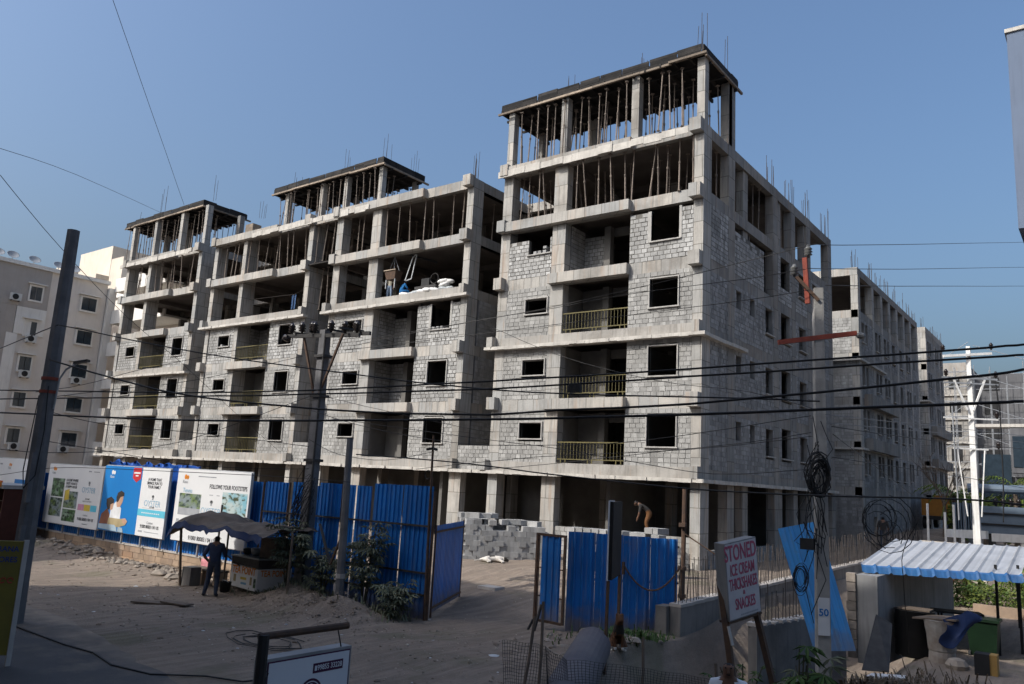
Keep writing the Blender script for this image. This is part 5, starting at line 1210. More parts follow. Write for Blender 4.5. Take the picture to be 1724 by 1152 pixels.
('thin', 0.009, [[-4.9,17.82,4.51],[-4.83,18.45,4.51],[-4.74,19.35,4.51],[-4.62,20.4,4.51],[-4.5,21.5,4.51],[-4.38,22.55,4.51],[-4.26,23.64,4.51],[-4.12,24.91,4.52],[-3.94,26.51,4.51],[-3.69,28.8,4.5],[-3.39,31.6,4.47],[-3.1,34.24,4.45],[-2.9,36.06,4.44]]),
('thin', 0.007, [[-19.55,7.68,5.06],[-19.51,7.84,5.1],[-19.45,8.06,5.17],[-19.38,8.32,5.24],[-19.31,8.59,5.34],[-19.24,8.84,5.44],[-19.17,9.09,5.56],[-19.09,9.39,5.7],[-18.99,9.79,5.87],[-18.84,10.35,6.08],[-18.65,11.02,6.33],[-18.47,11.7,6.58],[-18.32,12.27,6.79],[-18.21,12.69,6.97],[-18.12,13.04,7.11],[-18.04,13.31,7.23],[-17.99,13.51,7.32]]),
('thin', 0.007, [[-19.56,7.71,4.9],[-19.48,8.0,4.98],[-19.36,8.42,5.09],[-19.23,8.89,5.21],[-19.11,9.34,5.33],[-19.0,9.73,5.42],[-18.89,10.12,5.5],[-18.78,10.54,5.61],[-18.64,11.03,5.76],[-18.46,11.69,5.99],[-18.24,12.47,6.28],[-18.04,13.2,6.57],[-17.9,13.7,6.76]]),
('thin', 0.008, [[-19.47,7.83,4.67],[-19.42,8.06,4.63],[-19.35,8.38,4.56],[-19.27,8.77,4.5],[-19.17,9.2,4.45],[-19.05,9.67,4.44],[-18.92,10.19,4.43],[-18.78,10.76,4.43],[-18.63,11.37,4.42],[-18.45,12.11,4.39],[-18.24,12.94,4.36],[-18.06,13.71,4.32],[-17.93,14.24,4.29]]),
('thin', 0.008, [[-19.62,7.87,4.0],[-19.56,8.11,3.97],[-19.47,8.46,3.93],[-19.37,8.88,3.88],[-19.26,9.34,3.83],[-19.14,9.82,3.77],[-19.01,10.36,3.7],[-18.87,10.93,3.64],[-18.72,11.54,3.6],[-18.53,12.26,3.6],[-18.31,13.08,3.62],[-18.11,13.83,3.65],[-17.97,14.34,3.68]]),
('thin', 0.008, [[-20.28,7.42,3.73],[-20.2,7.64,3.72],[-20.09,7.95,3.71],[-19.96,8.34,3.72],[-19.8,8.77,3.75],[-19.63,9.23,3.8],[-19.43,9.76,3.86],[-19.21,10.33,3.97],[-18.98,10.96,4.16],[-18.69,11.73,4.49],[-18.36,12.62,4.94],[-18.05,13.43,5.37],[-17.84,14.0,5.66]]),
('thin', 0.008, [[-24.83,9.19,3.06],[-24.48,9.28,3.11],[-23.98,9.41,3.19],[-23.41,9.56,3.28],[-22.85,9.72,3.34],[-22.36,9.86,3.37],[-21.87,10.0,3.39],[-21.31,10.17,3.4],[-20.63,10.37,3.41],[-19.73,10.64,3.42],[-18.67,10.95,3.43],[-17.6,11.27,3.44],[-16.66,11.55,3.45],[-15.83,11.8,3.45],[-15.06,12.03,3.44],[-14.42,12.22,3.43],[-13.96,12.36,3.42]]),
('thin', 0.008, [[-17.86,14.06,5.3],[-17.51,14.13,5.22],[-17.01,14.24,5.09],[-16.44,14.36,4.96],[-15.85,14.48,4.85],[-15.25,14.6,4.75],[-14.6,14.74,4.66],[-13.94,14.87,4.58],[-13.32,14.99,4.52],[-12.74,15.1,4.49],[-12.19,15.2,4.48],[-11.63,15.31,4.49],[-11.04,15.41,4.51],[-10.44,15.52,4.53],[-9.82,15.63,4.56],[-9.16,15.74,4.6],[-8.44,15.86,4.68],[-7.53,15.99,4.81],[-6.5,16.15,4.98],[-5.55,16.29,5.15],[-4.89,16.38,5.26]]),
('thin', 0.007, [[-17.51,14.24,5.7],[-17.34,14.45,5.65],[-17.11,14.75,5.59],[-16.83,15.1,5.51],[-16.52,15.48,5.44],[-16.16,15.94,5.35],[-15.74,16.46,5.25],[-15.33,16.96,5.17],[-15.0,17.36,5.1],[-14.78,17.63,5.06],[-14.63,17.82,5.04],[-14.52,17.95,5.03],[-14.44,18.04,5.02]]),
('thin', 0.008, [[-17.91,14.2,4.49],[-17.84,14.33,4.42],[-17.74,14.5,4.32],[-17.62,14.71,4.21],[-17.48,14.94,4.13],[-17.31,15.19,4.08],[-17.11,15.46,4.05],[-16.9,15.75,4.03],[-16.69,16.03,4.05],[-16.46,16.33,4.11],[-16.22,16.64,4.21],[-16.0,16.92,4.31],[-15.84,17.11,4.38]]),
('drop', 0.009, [[-3.31,18.05,3.25],[-3.4,18.2,3.13],[-3.53,18.4,2.97],[-3.66,18.65,2.78],[-3.77,18.91,2.59],[-3.85,19.16,2.41],[-3.9,19.42,2.24],[-3.95,19.75,2.03],[-4.03,20.18,1.74],[-4.15,20.84,1.3],[-4.29,21.67,0.76],[-4.43,22.46,0.25],[-4.53,23.0,-0.11]])]

lab = {'thick': ('thick black insulated cable sagging across the street in front of the building', 'thick overhead cables'),
       'thin': ('thin service wire strung low between the poles before the building', 'thin overhead wires'), 'pale': ('pale service wire leaving the cable-hung pole to the right', 'pale service wires'), 'drop': ('black cable hanging down in front of the shed roof', 'hanging cables')}
WL = {0: 'uppermost of the four long black cables crossing the building', 1: 'second from the top of the four long black cables crossing the building', 2: 'thick black cable carrying the joint box, third of the four crossing the building',
      3: 'lowest and thickest of the four long black cables crossing the building', 4: 'black cable climbing leftward past the insulator pole to the lamp pole', 5: 'short black cable leaving the lamp pole past the left edge',
      6: 'black cable sagging along the first-floor ledge toward the shed', 7: 'thin wire from the top insulator of the red-armed pole to the insulator pole', 8: 'thin wire from the second insulator of the red-armed pole across the tower',
      9: 'lowest of the three thin wires running left from the red-armed pole top', 10: 'highest of the three thin wires running right across the sky', 11: 'middle one of the three thin wires running right across the sky', 12: 'lowest of the three thin wires running right across the sky',
      13: 'thin steep wire rising to the top edge above the left wing', 14: 'thin wire slanting across the upper left sky to the left wing', 15: 'thin wire descending from the left edge past the lamp pole top',
      20: 'upper pale service wire leaving the coil-hung pole to the right', 21: 'lower pale service wire leaving the coil-hung pole to the right', 23: 'thin dark wire slanting steeply down before the second grey block', 34: 'black cable hanging straight down in front of the shed roof'}
for wi, (k, r, pts) in enumerate(WIRES):
    MB().tube(pts, r, 5).build('overhead_cable', 'cable' if k in ('thick', 'drop') else ('wire' if k == 'pale' else 'dark_steel'), label=WL.get(wi, lab[k][0]), cat='cable', group=lab[k][1], smooth=True)
T = thing('cable_joint', 'black rectangular joint box hanging on the cable before the corner tower', 'joint box', (-7.1, 11.6, 5.3))
jp = Vector(WIRES[2][2][9]); 
MB().box(-7.0, -6.78, 10.62, 10.7, 5.08, 5.22).build('case', 'black', T)

T = thing('ground_cable', 'black cable lying across the road from the lower left edge', 'cable', (-13, 8, 0))
MB().tube([(-21.6, 7.4, .03), (-19.3, 7.77, .035), (-16.6, 7.76, .035), (-15.6, 7.85, .035), (-14.5, 7.65, .035), (-13.5, 7.83, .03), (-12.8, 8.45, .03), (-12.1, 8.7, .03), (-11.95, 9.2, .03), (-11.9, 9.7, .05), (-11.6, 9.9, .05)], .016, 5).build('cable', 'cable', T)
T = thing('ground_cable', 'loose loops of thin black cable lying on the dirt before the stall', 'cable', (-15, 11, 0)); mb = MB()
for k in range(5):
    r = U(.5, 1.1); mb.tube([(-14.6+U(-.1, .1)+r*1.2*math.cos(t*.5+k), 11.0+r*.6*math.sin(t*.5+k), gz(-14.6+r*1.2*math.cos(t*.5+k), 11.0+r*.6*math.sin(t*.5+k))+.03) for t in range(11)], .009, 4)
mb.build('loops', 'cable', T, kind='stuff')
# ================================================================= signs in the foreground
T = thing('shop_sign', 'tilted white sign lettered in pink for ice cream and thickshakes on leaning posts', 'sign', (-4.9, 13.2, -.3))
TL, TR, BLv, BR = Vector((-5.3, 12.4, 2.71)), Vector((-5.07, 13.2, 2.83)), Vector((-5.18, 12.88, 1.57)), Vector((-4.97, 13.66, 1.69))
rt = (TR-TL).normalized(); up_ = ((TL-BLv)-rt*(TL-BLv).dot(rt)).normalized(); nn = rt.cross(up_)
w_, h_ = (TR-TL).length, (TL-BLv).length
def sp(u, v, d=0): return BLv+rt*u*w_+up_*v*h_+nn*d
def slab(u0, u1, v0, v1, d0, d1): return MB().hexa([sp(u, v, d) for v in (v0, v1) for u, d in ((u0, d1), (u1, d1), (u1, d0), (u0, d0))])
slab(0, 1, 0, 1, -.2, 0).build('box', 'white_wall', T)
MAT['face_flex'] = M('faded_sign_face', (.52, .5, .51), (.45, .43, .45), 5, rough=.6)
face = slab(.02, .98, .015, .985, 0, .006).build('face', 'face_flex', T)
MAT['pink_ink'] = M('pink_lettering', (.45, .1, .16), (.38, .09, .14), 6)
for s, u, v, size, sx in (('STONED', .47, .85, .36, .6), ('ICE CREAM', .5, .63, .26, .5), ('THICKSHAKES', .5, .445, .26, .44), ('&', .5, .325, .1, .9), ('SNACKES', .52, .185, .25, .5)):
    mesh_text(s, size, frame_m(sp(u, v, .01), rt, up_), 'pink_ink', face, 'CENTER', .002, sx, .014)
for i in range(10): slab(.36+.055*i, .4+.055*i, .035, .055, .006, .009).build('small_print', 'ink_grey', face)
slab(-.01, 1.01, -.03, -.002, -.2, .01).build('rim', 'rust', T)
MB().bar((-5.36, 12.9, 2.25), (-4.85, 12.9, -1.2), .09, .09).build('post', 'rust', T); MB().bar((-5.02, 13.62, 1.7), (-4.25, 13.58, -1.2), .09, .09).build('post', 'rust', T)
MB().bar((-5.2, 12.88, 1.5), (-5.12, 12.86, 1.22), .06, .02).build('rag', 'coping', T)
T = thing('shop_sign', 'purple-edged white box sign with phone number and round swirl logo hanging from a pipe', 'sign', (-6.9, 5.8, 0))
MAT['sign_white'] = M('sign_white', (.6, .62, .66), (.56, .58, .62), 1, rough=.35); MAT['purple'] = M('purple_print', (.06, .015, .05), (.05, .012, .042), 3, rough=.4)
MB().box(-7.12, -6.95, 5.24, 6.38, .75, 1.72).build('box', 'grey_metal', T)
f = MB().box(-6.95, -6.944, 5.27, 6.36, .77, 1.69).build('face', 'purple', T)
MB().box(-6.944, -6.94, 5.285, 6.345, .785, 1.675).build('panel', 'sign_white', f)
MB().box(-6.94, -6.937, 5.85, 6.26, 1.5, 1.6).build('number_strip', 'purple', f)
mesh_text('99855 33228', .075, frame_m((-6.935, 6.075, 1.55), (0, 1, 0), (0, 0, 1)), 'sign_white', f, 'CENTER', .001, .86, .012)
MB().box(-6.937, -6.934, 5.872, 5.9, 1.525, 1.575).build('phone_icon', 'sign_white', f)
def ring(y, z, r0, r1, m, x=-6.938):
    mb = MB(); n = 28
    for i in range(n):
        a, b = 2*math.pi*i/n, 2*math.pi*(i+1)/n
        mb.face([(x, y+r0*math.cos(a), z+r0*math.sin(a)), (x, y+r1*math.cos(a), z+r1*math.sin(a)), (x, y+r1*math.cos(b), z+r1*math.sin(b)), (x, y+r0*math.cos(b), z+r0*math.sin(b))])
    return mb.build('logo', m, f)
ring(5.84, 1.3, 0, .155, 'purple'); ring(5.84, 1.3, .12, .13, 'sign_white', -6.936)
mb = MB(); pts = [(-6.935, 5.84+.05*math.cos(t*.55+.4)*(1 if t < 6 else -1)*(1 if t < 6 else 1), 1.3+.065-.012*t) for t in range(12)]
mb.tube([(-6.935, 5.84+.045*math.sin(2*math.pi*(t/12)), 1.37-.14*t/12) for t in range(13)], .009, 5); mb.tube([(-6.935, 5.84+.02*math.cos(t), 1.38+.02*math.sin(t)) for t in range(7)], .006, 5)
mb.build('logo', 'sign_white', f, kind='stuff')
MB().tube([(-6.75, 5.05, -.2), (-6.72, 5.02, 2.02)], .055, 8).build('post', 'black', T)
MB().tube([(-6.74, 4.98, 2.0), (-6.62, 6.0, 2.02)], .036, 8).build('arm_pipe', 'rust', T)
MB().bar((-6.98, 6.25, 1.72), (-6.66, 5.9, 1.99), .012, .012).build('hook', 'dark_steel', T); MB().tube([(-6.72, 5.06, 1.7), (-6.9, 5.25, 1.6), (-6.8, 5.1, 1.4), (-6.73, 5.05, 1.2)], .008, 4).build('flex', 'cable', T)
T = thing('narrow_sign', 'tall narrow sign box seen edge-on, on two thin rusty legs before the gate', 'sign', (-8.8, 15.4, 0))
a, b = Vector((-8.56, 14.85, 0)), Vector((-9.05, 16.1, 0)); dd = (b-a).normalized(); pp = Vector((dd.y, -dd.x, 0))
if pp.x < 0: pp = -pp
def nb(u, s, z): return a+dd*u+pp*s+Vector((0, 0, z))
L_ = (b-a).length
MAT['sign_black'] = M('sign_black', (.008, .008, .009), (.006, .006, .007), 4, rough=.7)
MB().hexa([nb(u, s, z) for z in (1.72, 3.32) for u, s in ((0, -.04), (0, .035), (L_, .035), (L_, -.04))]).build('box', 'sign_black', T)
MB().hexa([nb(u, s, z) for z in (1.7, 3.34) for u, s in ((-.006, -.075), (-.006, -.042), (L_*.04, -.042), (L_*.04, -.075))]).build('edge', 'sign_white', T)
MB().hexa([nb(u, s, z) for z in (3.322, 3.35) for u, s in ((-.0, -.05), (-.0, .04), (L_*.1, .04), (L_*.1, -.05))]).build('cap', 'sign_white', T)
MB().bar(nb(.05, -.04, 1.7), nb(.05, -.06, -.15), .055, .055).build('leg', 'rust', T); MB().bar(nb(L_-.1, .03, 1.72), nb(L_-.1, .03, -.1), .055, .055).build('leg', 'rust', T)
T = thing('shop_sign', 'yellow shop signboard with blue and red lettering at the lower left edge', 'sign', (-15.8, 6.2, 0))
MAT['yellow'] = M('yellow_sign', (.2, .16, .03), (.16, .13, .03), 3, rough=.6); MAT['blue_ink'] = M('blue_lettering', (.02, .05, .25), rough=.6)
o = Vector((-15.58, 6.34, 0)); rr = Vector((.58, .8, 0)).normalized(); 
def yb(u, z, d=0): return o+rr*u+Vector((.8, -.58, 0))*d+Vector((0, 0, z))
MB().hexa([yb(u, z, d) for z in (.2, 2.12) for u, d in ((-1.3, .06), (0, .06), (0, 0), (-1.3, 0))]).build('board', 'yellow', T)
MB().bar(yb(0.03, -.1, .03), yb(.03, 2.14, .03), .05, .08).build('frame', 'coping', T)
for s, z, sz, m in (('RANEYA KIRANA', 1.98, .13, 'blue_ink'), ('NERAL STORES', 1.8, .13, 'blue_ink'), ('& Retail', 1.2, .12, 'blue_ink')):
    mesh_text(s, sz, frame_m(yb(-.06 if '&' not in s else -.35, z, .064), rr, (0, 0, 1)), m, T, 'RIGHT', .001, .95, .012)
for row, z in enumerate((1.62, 1.45)):
    for i in range(8):
        c = yb(-.12-.12*i-(.25 if row == 0 else 0), z, .066); mb = MB()
        mb.tube([c+rr*(.045*math.cos(t*.9))+Vector((0, 0, .045*math.sin(t*.9+i*.3))) for t in range(7)], .009, 4); mb.build('script_letter', 'p_red', T)
T = thing('kiosk', 'dark red roadside kiosk with shelves of goods behind the lamp pole', 'kiosk', (-24, 9.2, 0))
MAT['kiosk_red'] = M('kiosk_red', (.06, .02, .015), (.045, .016, .012), 4); 
MB().box(-27.5, -24.0, 9.0, 10.6, 2.55, 2.7).build('roof', 'grey_metal', T); MB().box(-27.4, -24.1, 10.3, 10.45, 0, 2.54).build('back', 'kiosk_red', T)
for x in (-24.15, -25.3, -27.3): MB().box(x, x+.08, 9.1, 10.29, 0, 2.54).build('side', 'kiosk_red', T)
for z in (.9, 1.5, 2.0): MB().box(-27.2, -24.17, 9.4, 10.28, z, z+.03).build('shelf', 'wood', T)
MB().box(-25.0, -24.2, 8.9, 9.0, 2.62, 2.85).build('fascia', 'p_orange', T)
for i in range(16):
    z = random.choice((.93, 1.53)); x = -27.1+.18*i; MB().box(x, x+.12, 9.5, 9.65, z, z+U(.15, .35)).build('goods', random.choice(('p_red', 'coping', 'p_yel', 'p_cyan', 'kiosk_red')), T)
T.location = (-36.5, 13.9, -.3)
# wire mesh on sticks
T = thing('wire_mesh_fence', 'sagging wire mesh on crooked sticks along the bottom edge', 'fence', (-6.8, 10.6, 0))
A_ = [(-7.6, 10.05, 1.24), (-7.06, 10.42, 1.2), (-6.85, 10.65, 1.0), (-6.1, 11.5, .92), (-5.4, 11.85, .86), (-4.3, 12.0, .8)]
def mp(t, z):
    f = t*(len(A_)-1); i = min(int(f), len(A_)-2); f -= i; q = Vector(A_[i]).lerp(Vector(A_[i+1]), f); return Vector((q.x+.04*math.sin(t*30+z*4), q.y+.05*math.sin(t*17), q.z*z))
mb = MB(); n = 90
for i in range(n+1): mb.tube([mp(i/n, z/6) for z in range(7)], .0035, 3, cap=False)
for k in range(26): mb.tube([mp(i/60, k/25+.008*math.sin(i)) for i in range(61)], .0035, 3, cap=False)
mb.build('mesh', 'dark_steel', T, kind='stuff')
for a, b in (((-7.22, 10.3, 1.62), (-7.25, 9.95, 0)), ((-7.1, 10.33, 1.85), (-7.0, 10.1, 0)), ((-6.14, 11.75, 1.32), (-6.1, 11.6, 0)), ((-5.0, 11.9, 1.1), (-5.0, 11.9, 0))):
    a = Vector(a); b = Vector(b); MB().tube([a, a.lerp(b, .4)+Vector((.03, 0, 0)), b+Vector((0, 0, -.1))], .025, 6).build('stick', 'wood', T)
T = thing('concrete_pipe', 'large grey concrete drain pipe lying on the dirt before the gate', 'pipe', (-8.4, 13.5, 0))
MAT['pipe'] = M('pipe_concrete', (.14, .13, .135), (.1, .093, .105), 1.6, bmp=.3, stain=(.11, .095, .12))
mb = MB(); c0, c1 = Vector((-8.95, 14.9, .36)), Vector((-6.7, 10.25, .34)); ax = (c1-c0)
mb.lathe([(.3, 0), (.36, .0), (.38, .03), (.38, ax.length), (.3, ax.length), (.3, .4)], c0, 26, axis=ax); mb.build('barrel', 'pipe', T, smooth=False)
# leaning blue sheet
T = thing('metal_sheet', 'loose bright blue metal sheet leaning at an angle behind the cable-hung pole', 'sheet', (-5.6, 20, 0))
q = [Vector((-5.78, 19.35, .2)), Vector((-5.1, 20.25, .2)), Vector((-5.92, 20.28, 3.08)), Vector((-6.6, 19.38, 2.86))]
mb = MB(); n = 30; prev = None
nm = (q[1]-q[0]).cross(q[3]-q[0]).normalized()
for i in range(n+1):
    t = i/n; h = .025 if i in (8, 9, 20, 21) else 0; cur = (q[0].lerp(q[1], t)+nm*h, q[3].lerp(q[2], t)+nm*h)
    if prev: mb.face([prev[0], cur[0], cur[1], prev[1]]); mb.face([p-nm*.004 for p in (prev[1], cur[1], cur[0], prev[0])])
    prev = cur
mb.build('sheet', 'sheet_lt', T)

# ================================================================= shed at the right
T = thing('shed', 'open shed with a pale ribbed blue-edged roof on thin posts by a white wall', 'shed', (-4.3, 27, -.4))
fl, fr, bl_, br_ = Vector((-5.95, 24.3, 1.86)), Vector((-2.3, 26.35, 1.86)), Vector((-6.35, 30.8, 2.36)), Vector((-2.55, 33.2, 2.36))
mb = MB(); n = 66; prev = None
nmr = (fr-fl).cross(bl_-fl).normalized()
eb = MB()
for i in range(n+1):
    t = i/n; h = .045 if (i % 6) == 0 else 0
    cur = (fl.lerp(fr, t)+nmr*h, bl_.lerp(br_, t)+nmr*h)
    if prev:
        mb.face([prev[0], cur[0], cur[1], prev[1]]); mb.face([p-nmr*.006 for p in (prev[1], cur[1], cur[0], prev[0])])
        d0, d1 = Vector((.08, -.16, -.2)), Vector((.08, -.16, -.2)); m0, m1 = Vector((.04, -.1, -.03)), Vector((.04, -.1, -.03))
        eb.face([prev[0]+m0, cur[0]+m1, cur[0], prev[0]]); eb.face([prev[0]+d0, cur[0]+d1, cur[0]+m1, prev[0]+m0])
    prev = cur
MAT['trim_blue'] = sheetmat('eaves_blue', (.035, .14, .32), (.03, .11, .27), amt=.2)
mb.build('roof', 'roof_sheet', T); eb.build('eaves_trim', 'trim_blue', T)
for x, y in ((-2.95, 26.75), (-2.48, 27.5), (-3.0, 32.8)): MB().bar((x, y, -.5), (x, y, 2.05), .07, .07).build('post', 'black', T)
T = thing('yard_wall', 'grimy white rendered wall with a rough block end under the shed roof', 'wall', (-5.7, 27, -.5))
MB().hexa(((-5.98, 23.9, -.7), (-5.4, 23.75, -.7), (-4.75, 31.5, -.7), (-5.0, 31.6, -.7), (-5.98, 23.9, 1.62), (-5.4, 23.75, 1.62), (-4.75, 31.5, 1.95), (-5.0, 31.6, 1.95))).build('wall_panel', 'white_wall', T)
for i in range(9): MB().box(-6.2-U(0, .03), -5.985, 23.82+U(-.03, .02), 24.1, -.6+.25*i+.012, -.6+.25*(i+1)-.01).build('block', 'stone', T)
T = thing('yard_wall', 'sunlit cream garden wall beyond the shed with a shadow across it', 'wall', (-5.6, 39, 0))
MB().box(-7.0, -4.6, 38.6, 38.85, -.4, 2.1).build('wall_panel', 'cream', T)
T = thing('garden_kerb', 'low reddish planter kerb in front of the hedge', 'kerb', (-3.4, 34, 0)); MB().box(-4.6, .5, 34.6, 34.85, -.6, .12).build('kerb', 'plaster', T)
T = thing('oil_drum', 'large dark drum standing against the white wall in the shed', 'drum', (-5.0, 24.6, -.4))
MB().lathe([(.5, 0), (.52, .03), (.5, .4), (.52, .43), (.5, .8), (.52, .83), (.5, 1.18), (.53, 1.2), (.45, 1.2), (.44, 1.12)], (-4.72, 24.9, -.45), 28).build('barrel', 'black', T, smooth=True)
MB().box(-5.1, -4.3, 24.6, 25.2, .76, .8).build('lid_board', 'wood', T)
T = thing('oil_drum', 'white rusty drum with a flat board on top, in the middle of the shed', 'drum', (-4.0, 23.9, -.4))
MAT['drum_white'] = M('rusty_white_drum', (.36, .34, .31), (.2, .16, .13), 3, stain=(.2, .075, .035), stain_amt=.9)
MB().lathe([(.33, 0), (.34, .02), (.31, .35), (.33, .38), (.36, .75), (.42, 1.1), (.43, 1.12), (.4, 1.12)], (-3.95, 24.1, -.45), 18).build('barrel', 'drum_white', T)
MB().hexa([(-3.95+x, 24.2+y, .69+z+.08*x) for z in (0, .04) for x, y in ((-.65, -.3), (.4, -.45), (.75, .35), (-.35, .5))]).build('lid_board', 'wood', T)
T = thing('cloth_bundle', 'dark blue cloth draped in a peak over the white drum', 'cloth', (-3.55, 23.9, .7))
cloth('cloth', 'tarp_navy', T, 14, 12, lambda u, v: (-3.85+.75*u+.1*math.sin(v*5), 23.75+.35*u-.12*v+.05*math.sin(u*8), 1.0-.35*abs(u-.75)-.75*v*(.6+.5*math.sin(u*3.4+.3))+.05*mnoise.noise(Vector((u*5, v*5, 2)))))
T = thing('wheelie_bin', 'dark green plastic bin on the right of the shed behind a post', 'bin', (-3.1, 26.2, -.4))
MAT['bin_green'] = M('bin_green', (.007, .022, .009), (.005, .016, .007), 4, rough=.45)
MB().hexa([(-3.25+x*s, 26.2+y*s, z) for z, s in ((-.42, .8), (.55, 1.)) for x, y in ((-.38, -.35), (.38, -.35), (.38, .35), (-.38, .35))]).build('body', 'bin_green', T)
MB().box(-3.68, -2.83, 25.8, 26.6, .552, .62).build('lid', 'bin_green', T); MB().lathe([(.1, 0), (.1, .06)], (-3.6, 25.92, -.33), 12, axis=(1, 0, 0)).build('wheel', 'black', T)
T = thing('table', 'low dark table behind the white drum under the shed', 'table', (-3.6, 26, -.4))
MB().hexa([(-3.75+x, 26.4+y, .62+z) for z in (0, .05) for x, y in ((-.7, -.35), (.5, .1), (.3, .7), (-.9, .3))]).build('top', 'black', T)
for x, y in ((-4.3, 26.2), (-3.4, 26.5), (-3.5, 26.95), (-4.45, 26.6)): MB().box(x, x+.05, y, y+.05, -.45, .62).build('leg', 'black', T)
T = thing('carton', 'dark box with one yellow-brown side on the ground by the bin', 'box', (-2.85, 23.4, -.4))
MAT['carton'] = M('carton', (.36, .22, .07), (.3, .18, .06), 4); MB().box(-3.1, -2.78, 23.1, 23.5, -.45, .12).build('box', 'black', T); MB().box(-2.778, -2.62, 23.14, 23.5, -.45, .12).build('side', 'carton', T)
T = thing('boulder', 'rounded grey stone on the ground beside the white drum', 'stone', (-3.6, 23.5, -.4)); MB().lathe([(.12, -.05), (.25, .0), (.28, .1), (.2, .22), (.08, .26)], (-3.55, 23.6, -.4), 9).build('stone', 'stone', T)
T = thing('loose_board', 'grey board leaning against the front of the white yard wall', 'board', (-4.9, 21, -.4))
MB().hexa(((-5.25, 21.3, -.4), (-4.7, 21.6, -.4), (-4.7, 21.62, -.36), (-5.25, 21.35, -.36), (-5.2, 22.6, .75), (-4.85, 22.75, .55), (-4.85, 22.78, .58), (-5.2, 22.65, .78))).build('board', 'dark_steel', T)
T = thing('broken_tile', 'pale broken sheet lying among the dry stalks at the lower right', 'scrap', (-4.4, 19.8, -.3)); MB().hexa([(-4.5+x, 20.2+y, -.25+z+.1*x) for z in (0, .03) for x, y in ((-.35, -.3), (.45, -.1), (.4, .25), (-.3, .2))]).build('sheet', 'board', T)

# ================================================================= transformer yard, truck
T = thing('transformer', 'large blue-grey electric transformer behind the white pole', 'transformer', (-5, 54, 1.6))
MAT['trafo'] = M('blue_grey_paint', (.13, .17, .22), (.1, .135, .18), 2, rough=.5)
MB().box(-6.6, -3.2, 53.6, 55.4, 2.2, 3.75).build('tank', 'trafo', T)
for x0_, x1_ in ((-7.9, -6.7), (-3.1, -1.9)):
    for i in range(9): xx = x0_+.13*i; MB().box(xx, xx+.05, 53.3, 55.2, 2.3, 3.85).build('radiator_fin', 'trafo', T)
    MB().tube([(x0_+.6, 53.4, 2.25), (x0_+.6, 53.4, 3.95)], .09, 8).build('header', 'grey_metal', T)
for z in (2.7, 3.3): MB().box(-6.5, -3.3, 53.5, 53.595, z, z+.08).build('stiffener', 'black', T)
MB().tube([(-7.2, 54.2, 4.75), (-2.8, 54.6, 4.75)], .26, 12).build('conservator', 'trafo', T); MB().lathe([(.27, 0), (.27, .25)], (-2.79, 54.6, 4.75), 12, axis=(1, 0, 0)).build('end_cap', 'plaster', T)
for i in range(6): mb = MB(); insulator(mb, -5.8+.38*i, 54.2, 3.75, 1.8); mb.build('bushing', 'porcelain', T, smooth=True)
for x in (-6.2, -3.6): MB().box(x, x+.2, 53.7, 55.3, 1.5, 2.2).build('skid', 'black', T)
T = thing('gateway_beam', 'white painted horizontal beam on posts before the transformer', 'beam', (-5.8, 48.5, 1))
MB().hexa([(-7.5+3.3*u+v*.1, 48.4+2.5*u+v*.3, z) for z in (2.0, 2.42) for u, v in ((0, 0), (.5, 0), (.5, 1), (0, 1))]).build('beam', 'pole_white', T); MB().hexa([(-5.6+3.3*u+v*.1, 49.85+2.5*u+v*.3, z) for z in (1.9, 2.32) for u, v in ((0, 0), (.9, 0), (.9, 1), (0, 1))]).build('beam', 'pole_white', T)
for x, y in ((-6.9, 48.9), (-6.3, 49.4), (-4.4, 50.9)): MB().box(x, x+.16, y, y+.16, .4, 2.0).build('post', 'pole_white', T)
for i, (x, y, h) in enumerate(((-8.05, 46.2, 3.7), (-7.35, 46.8, 3.3), (-7.0, 47.2, 3.7))):
    T = thing('fence_post', ('leftmost thin white stake standing behind the shed roof', 'middle thin white stake standing behind the shed roof', 'thin white stake nearest the white beam behind the shed roof')[i], 'post', (x, y, .8), 'white stakes behind the shed'); MB().box(x, x+.1, y, y+.1, .5, h).build('stake', 'pole_white', T)
T = thing('tipper_truck', 'orange tipper truck parked beyond the second grey block', 'truck', (-11.7, 72, 1.5))
MAT['truck'] = M('orange_truck', (.32, .14, .025), (.25, .11, .025), 3, stain=(.2, .13, .08)); z0 = gz(-11.8, 72)
MB().hexa([(-12.7+2.1*u, 71+3.8*v, z0+z) for z in (1.05, 2.35) for u, v in ((0, 0), (1, 0), (1, 1), (0, 1))]).build('tipper_body', 'truck', T)
for i in range(5): MB().box(-10.6, -10.52, 71.2+.8*i, 71.3+.8*i, z0+1.06, z0+2.34).build('rib', 'truck', T)
MB().box(-12.3, -10.9, 70.9, 77.5, z0+.75, z0+1.04).build('chassis', 'black', T); MB().box(-12.6, -10.6, 75.2, 77.3, z0+1.05, z0+2.7).build('cab', 'truck', T); MB().box(-10.605, -10.59, 75.6, 76.6, z0+1.8, z0+2.45).build('side_window', 'glass', T)
for y in (71.9, 73.0, 76.5):
    for x in (-12.75, -10.95):
        w = MB().lathe([(.2, 0), (.48, 0), (.5, .05), (.5, .25), (.48, .3), (.2, .3)], (x, y, z0+.5), 18, axis=(1, 0, 0)).build('wheel', 'black', T); MB().lathe([(.22, 0), (.22, .02)], (x+.3, y, z0+.5), 12, axis=(1, 0, 0)).build('rim', 'grey_metal', w)
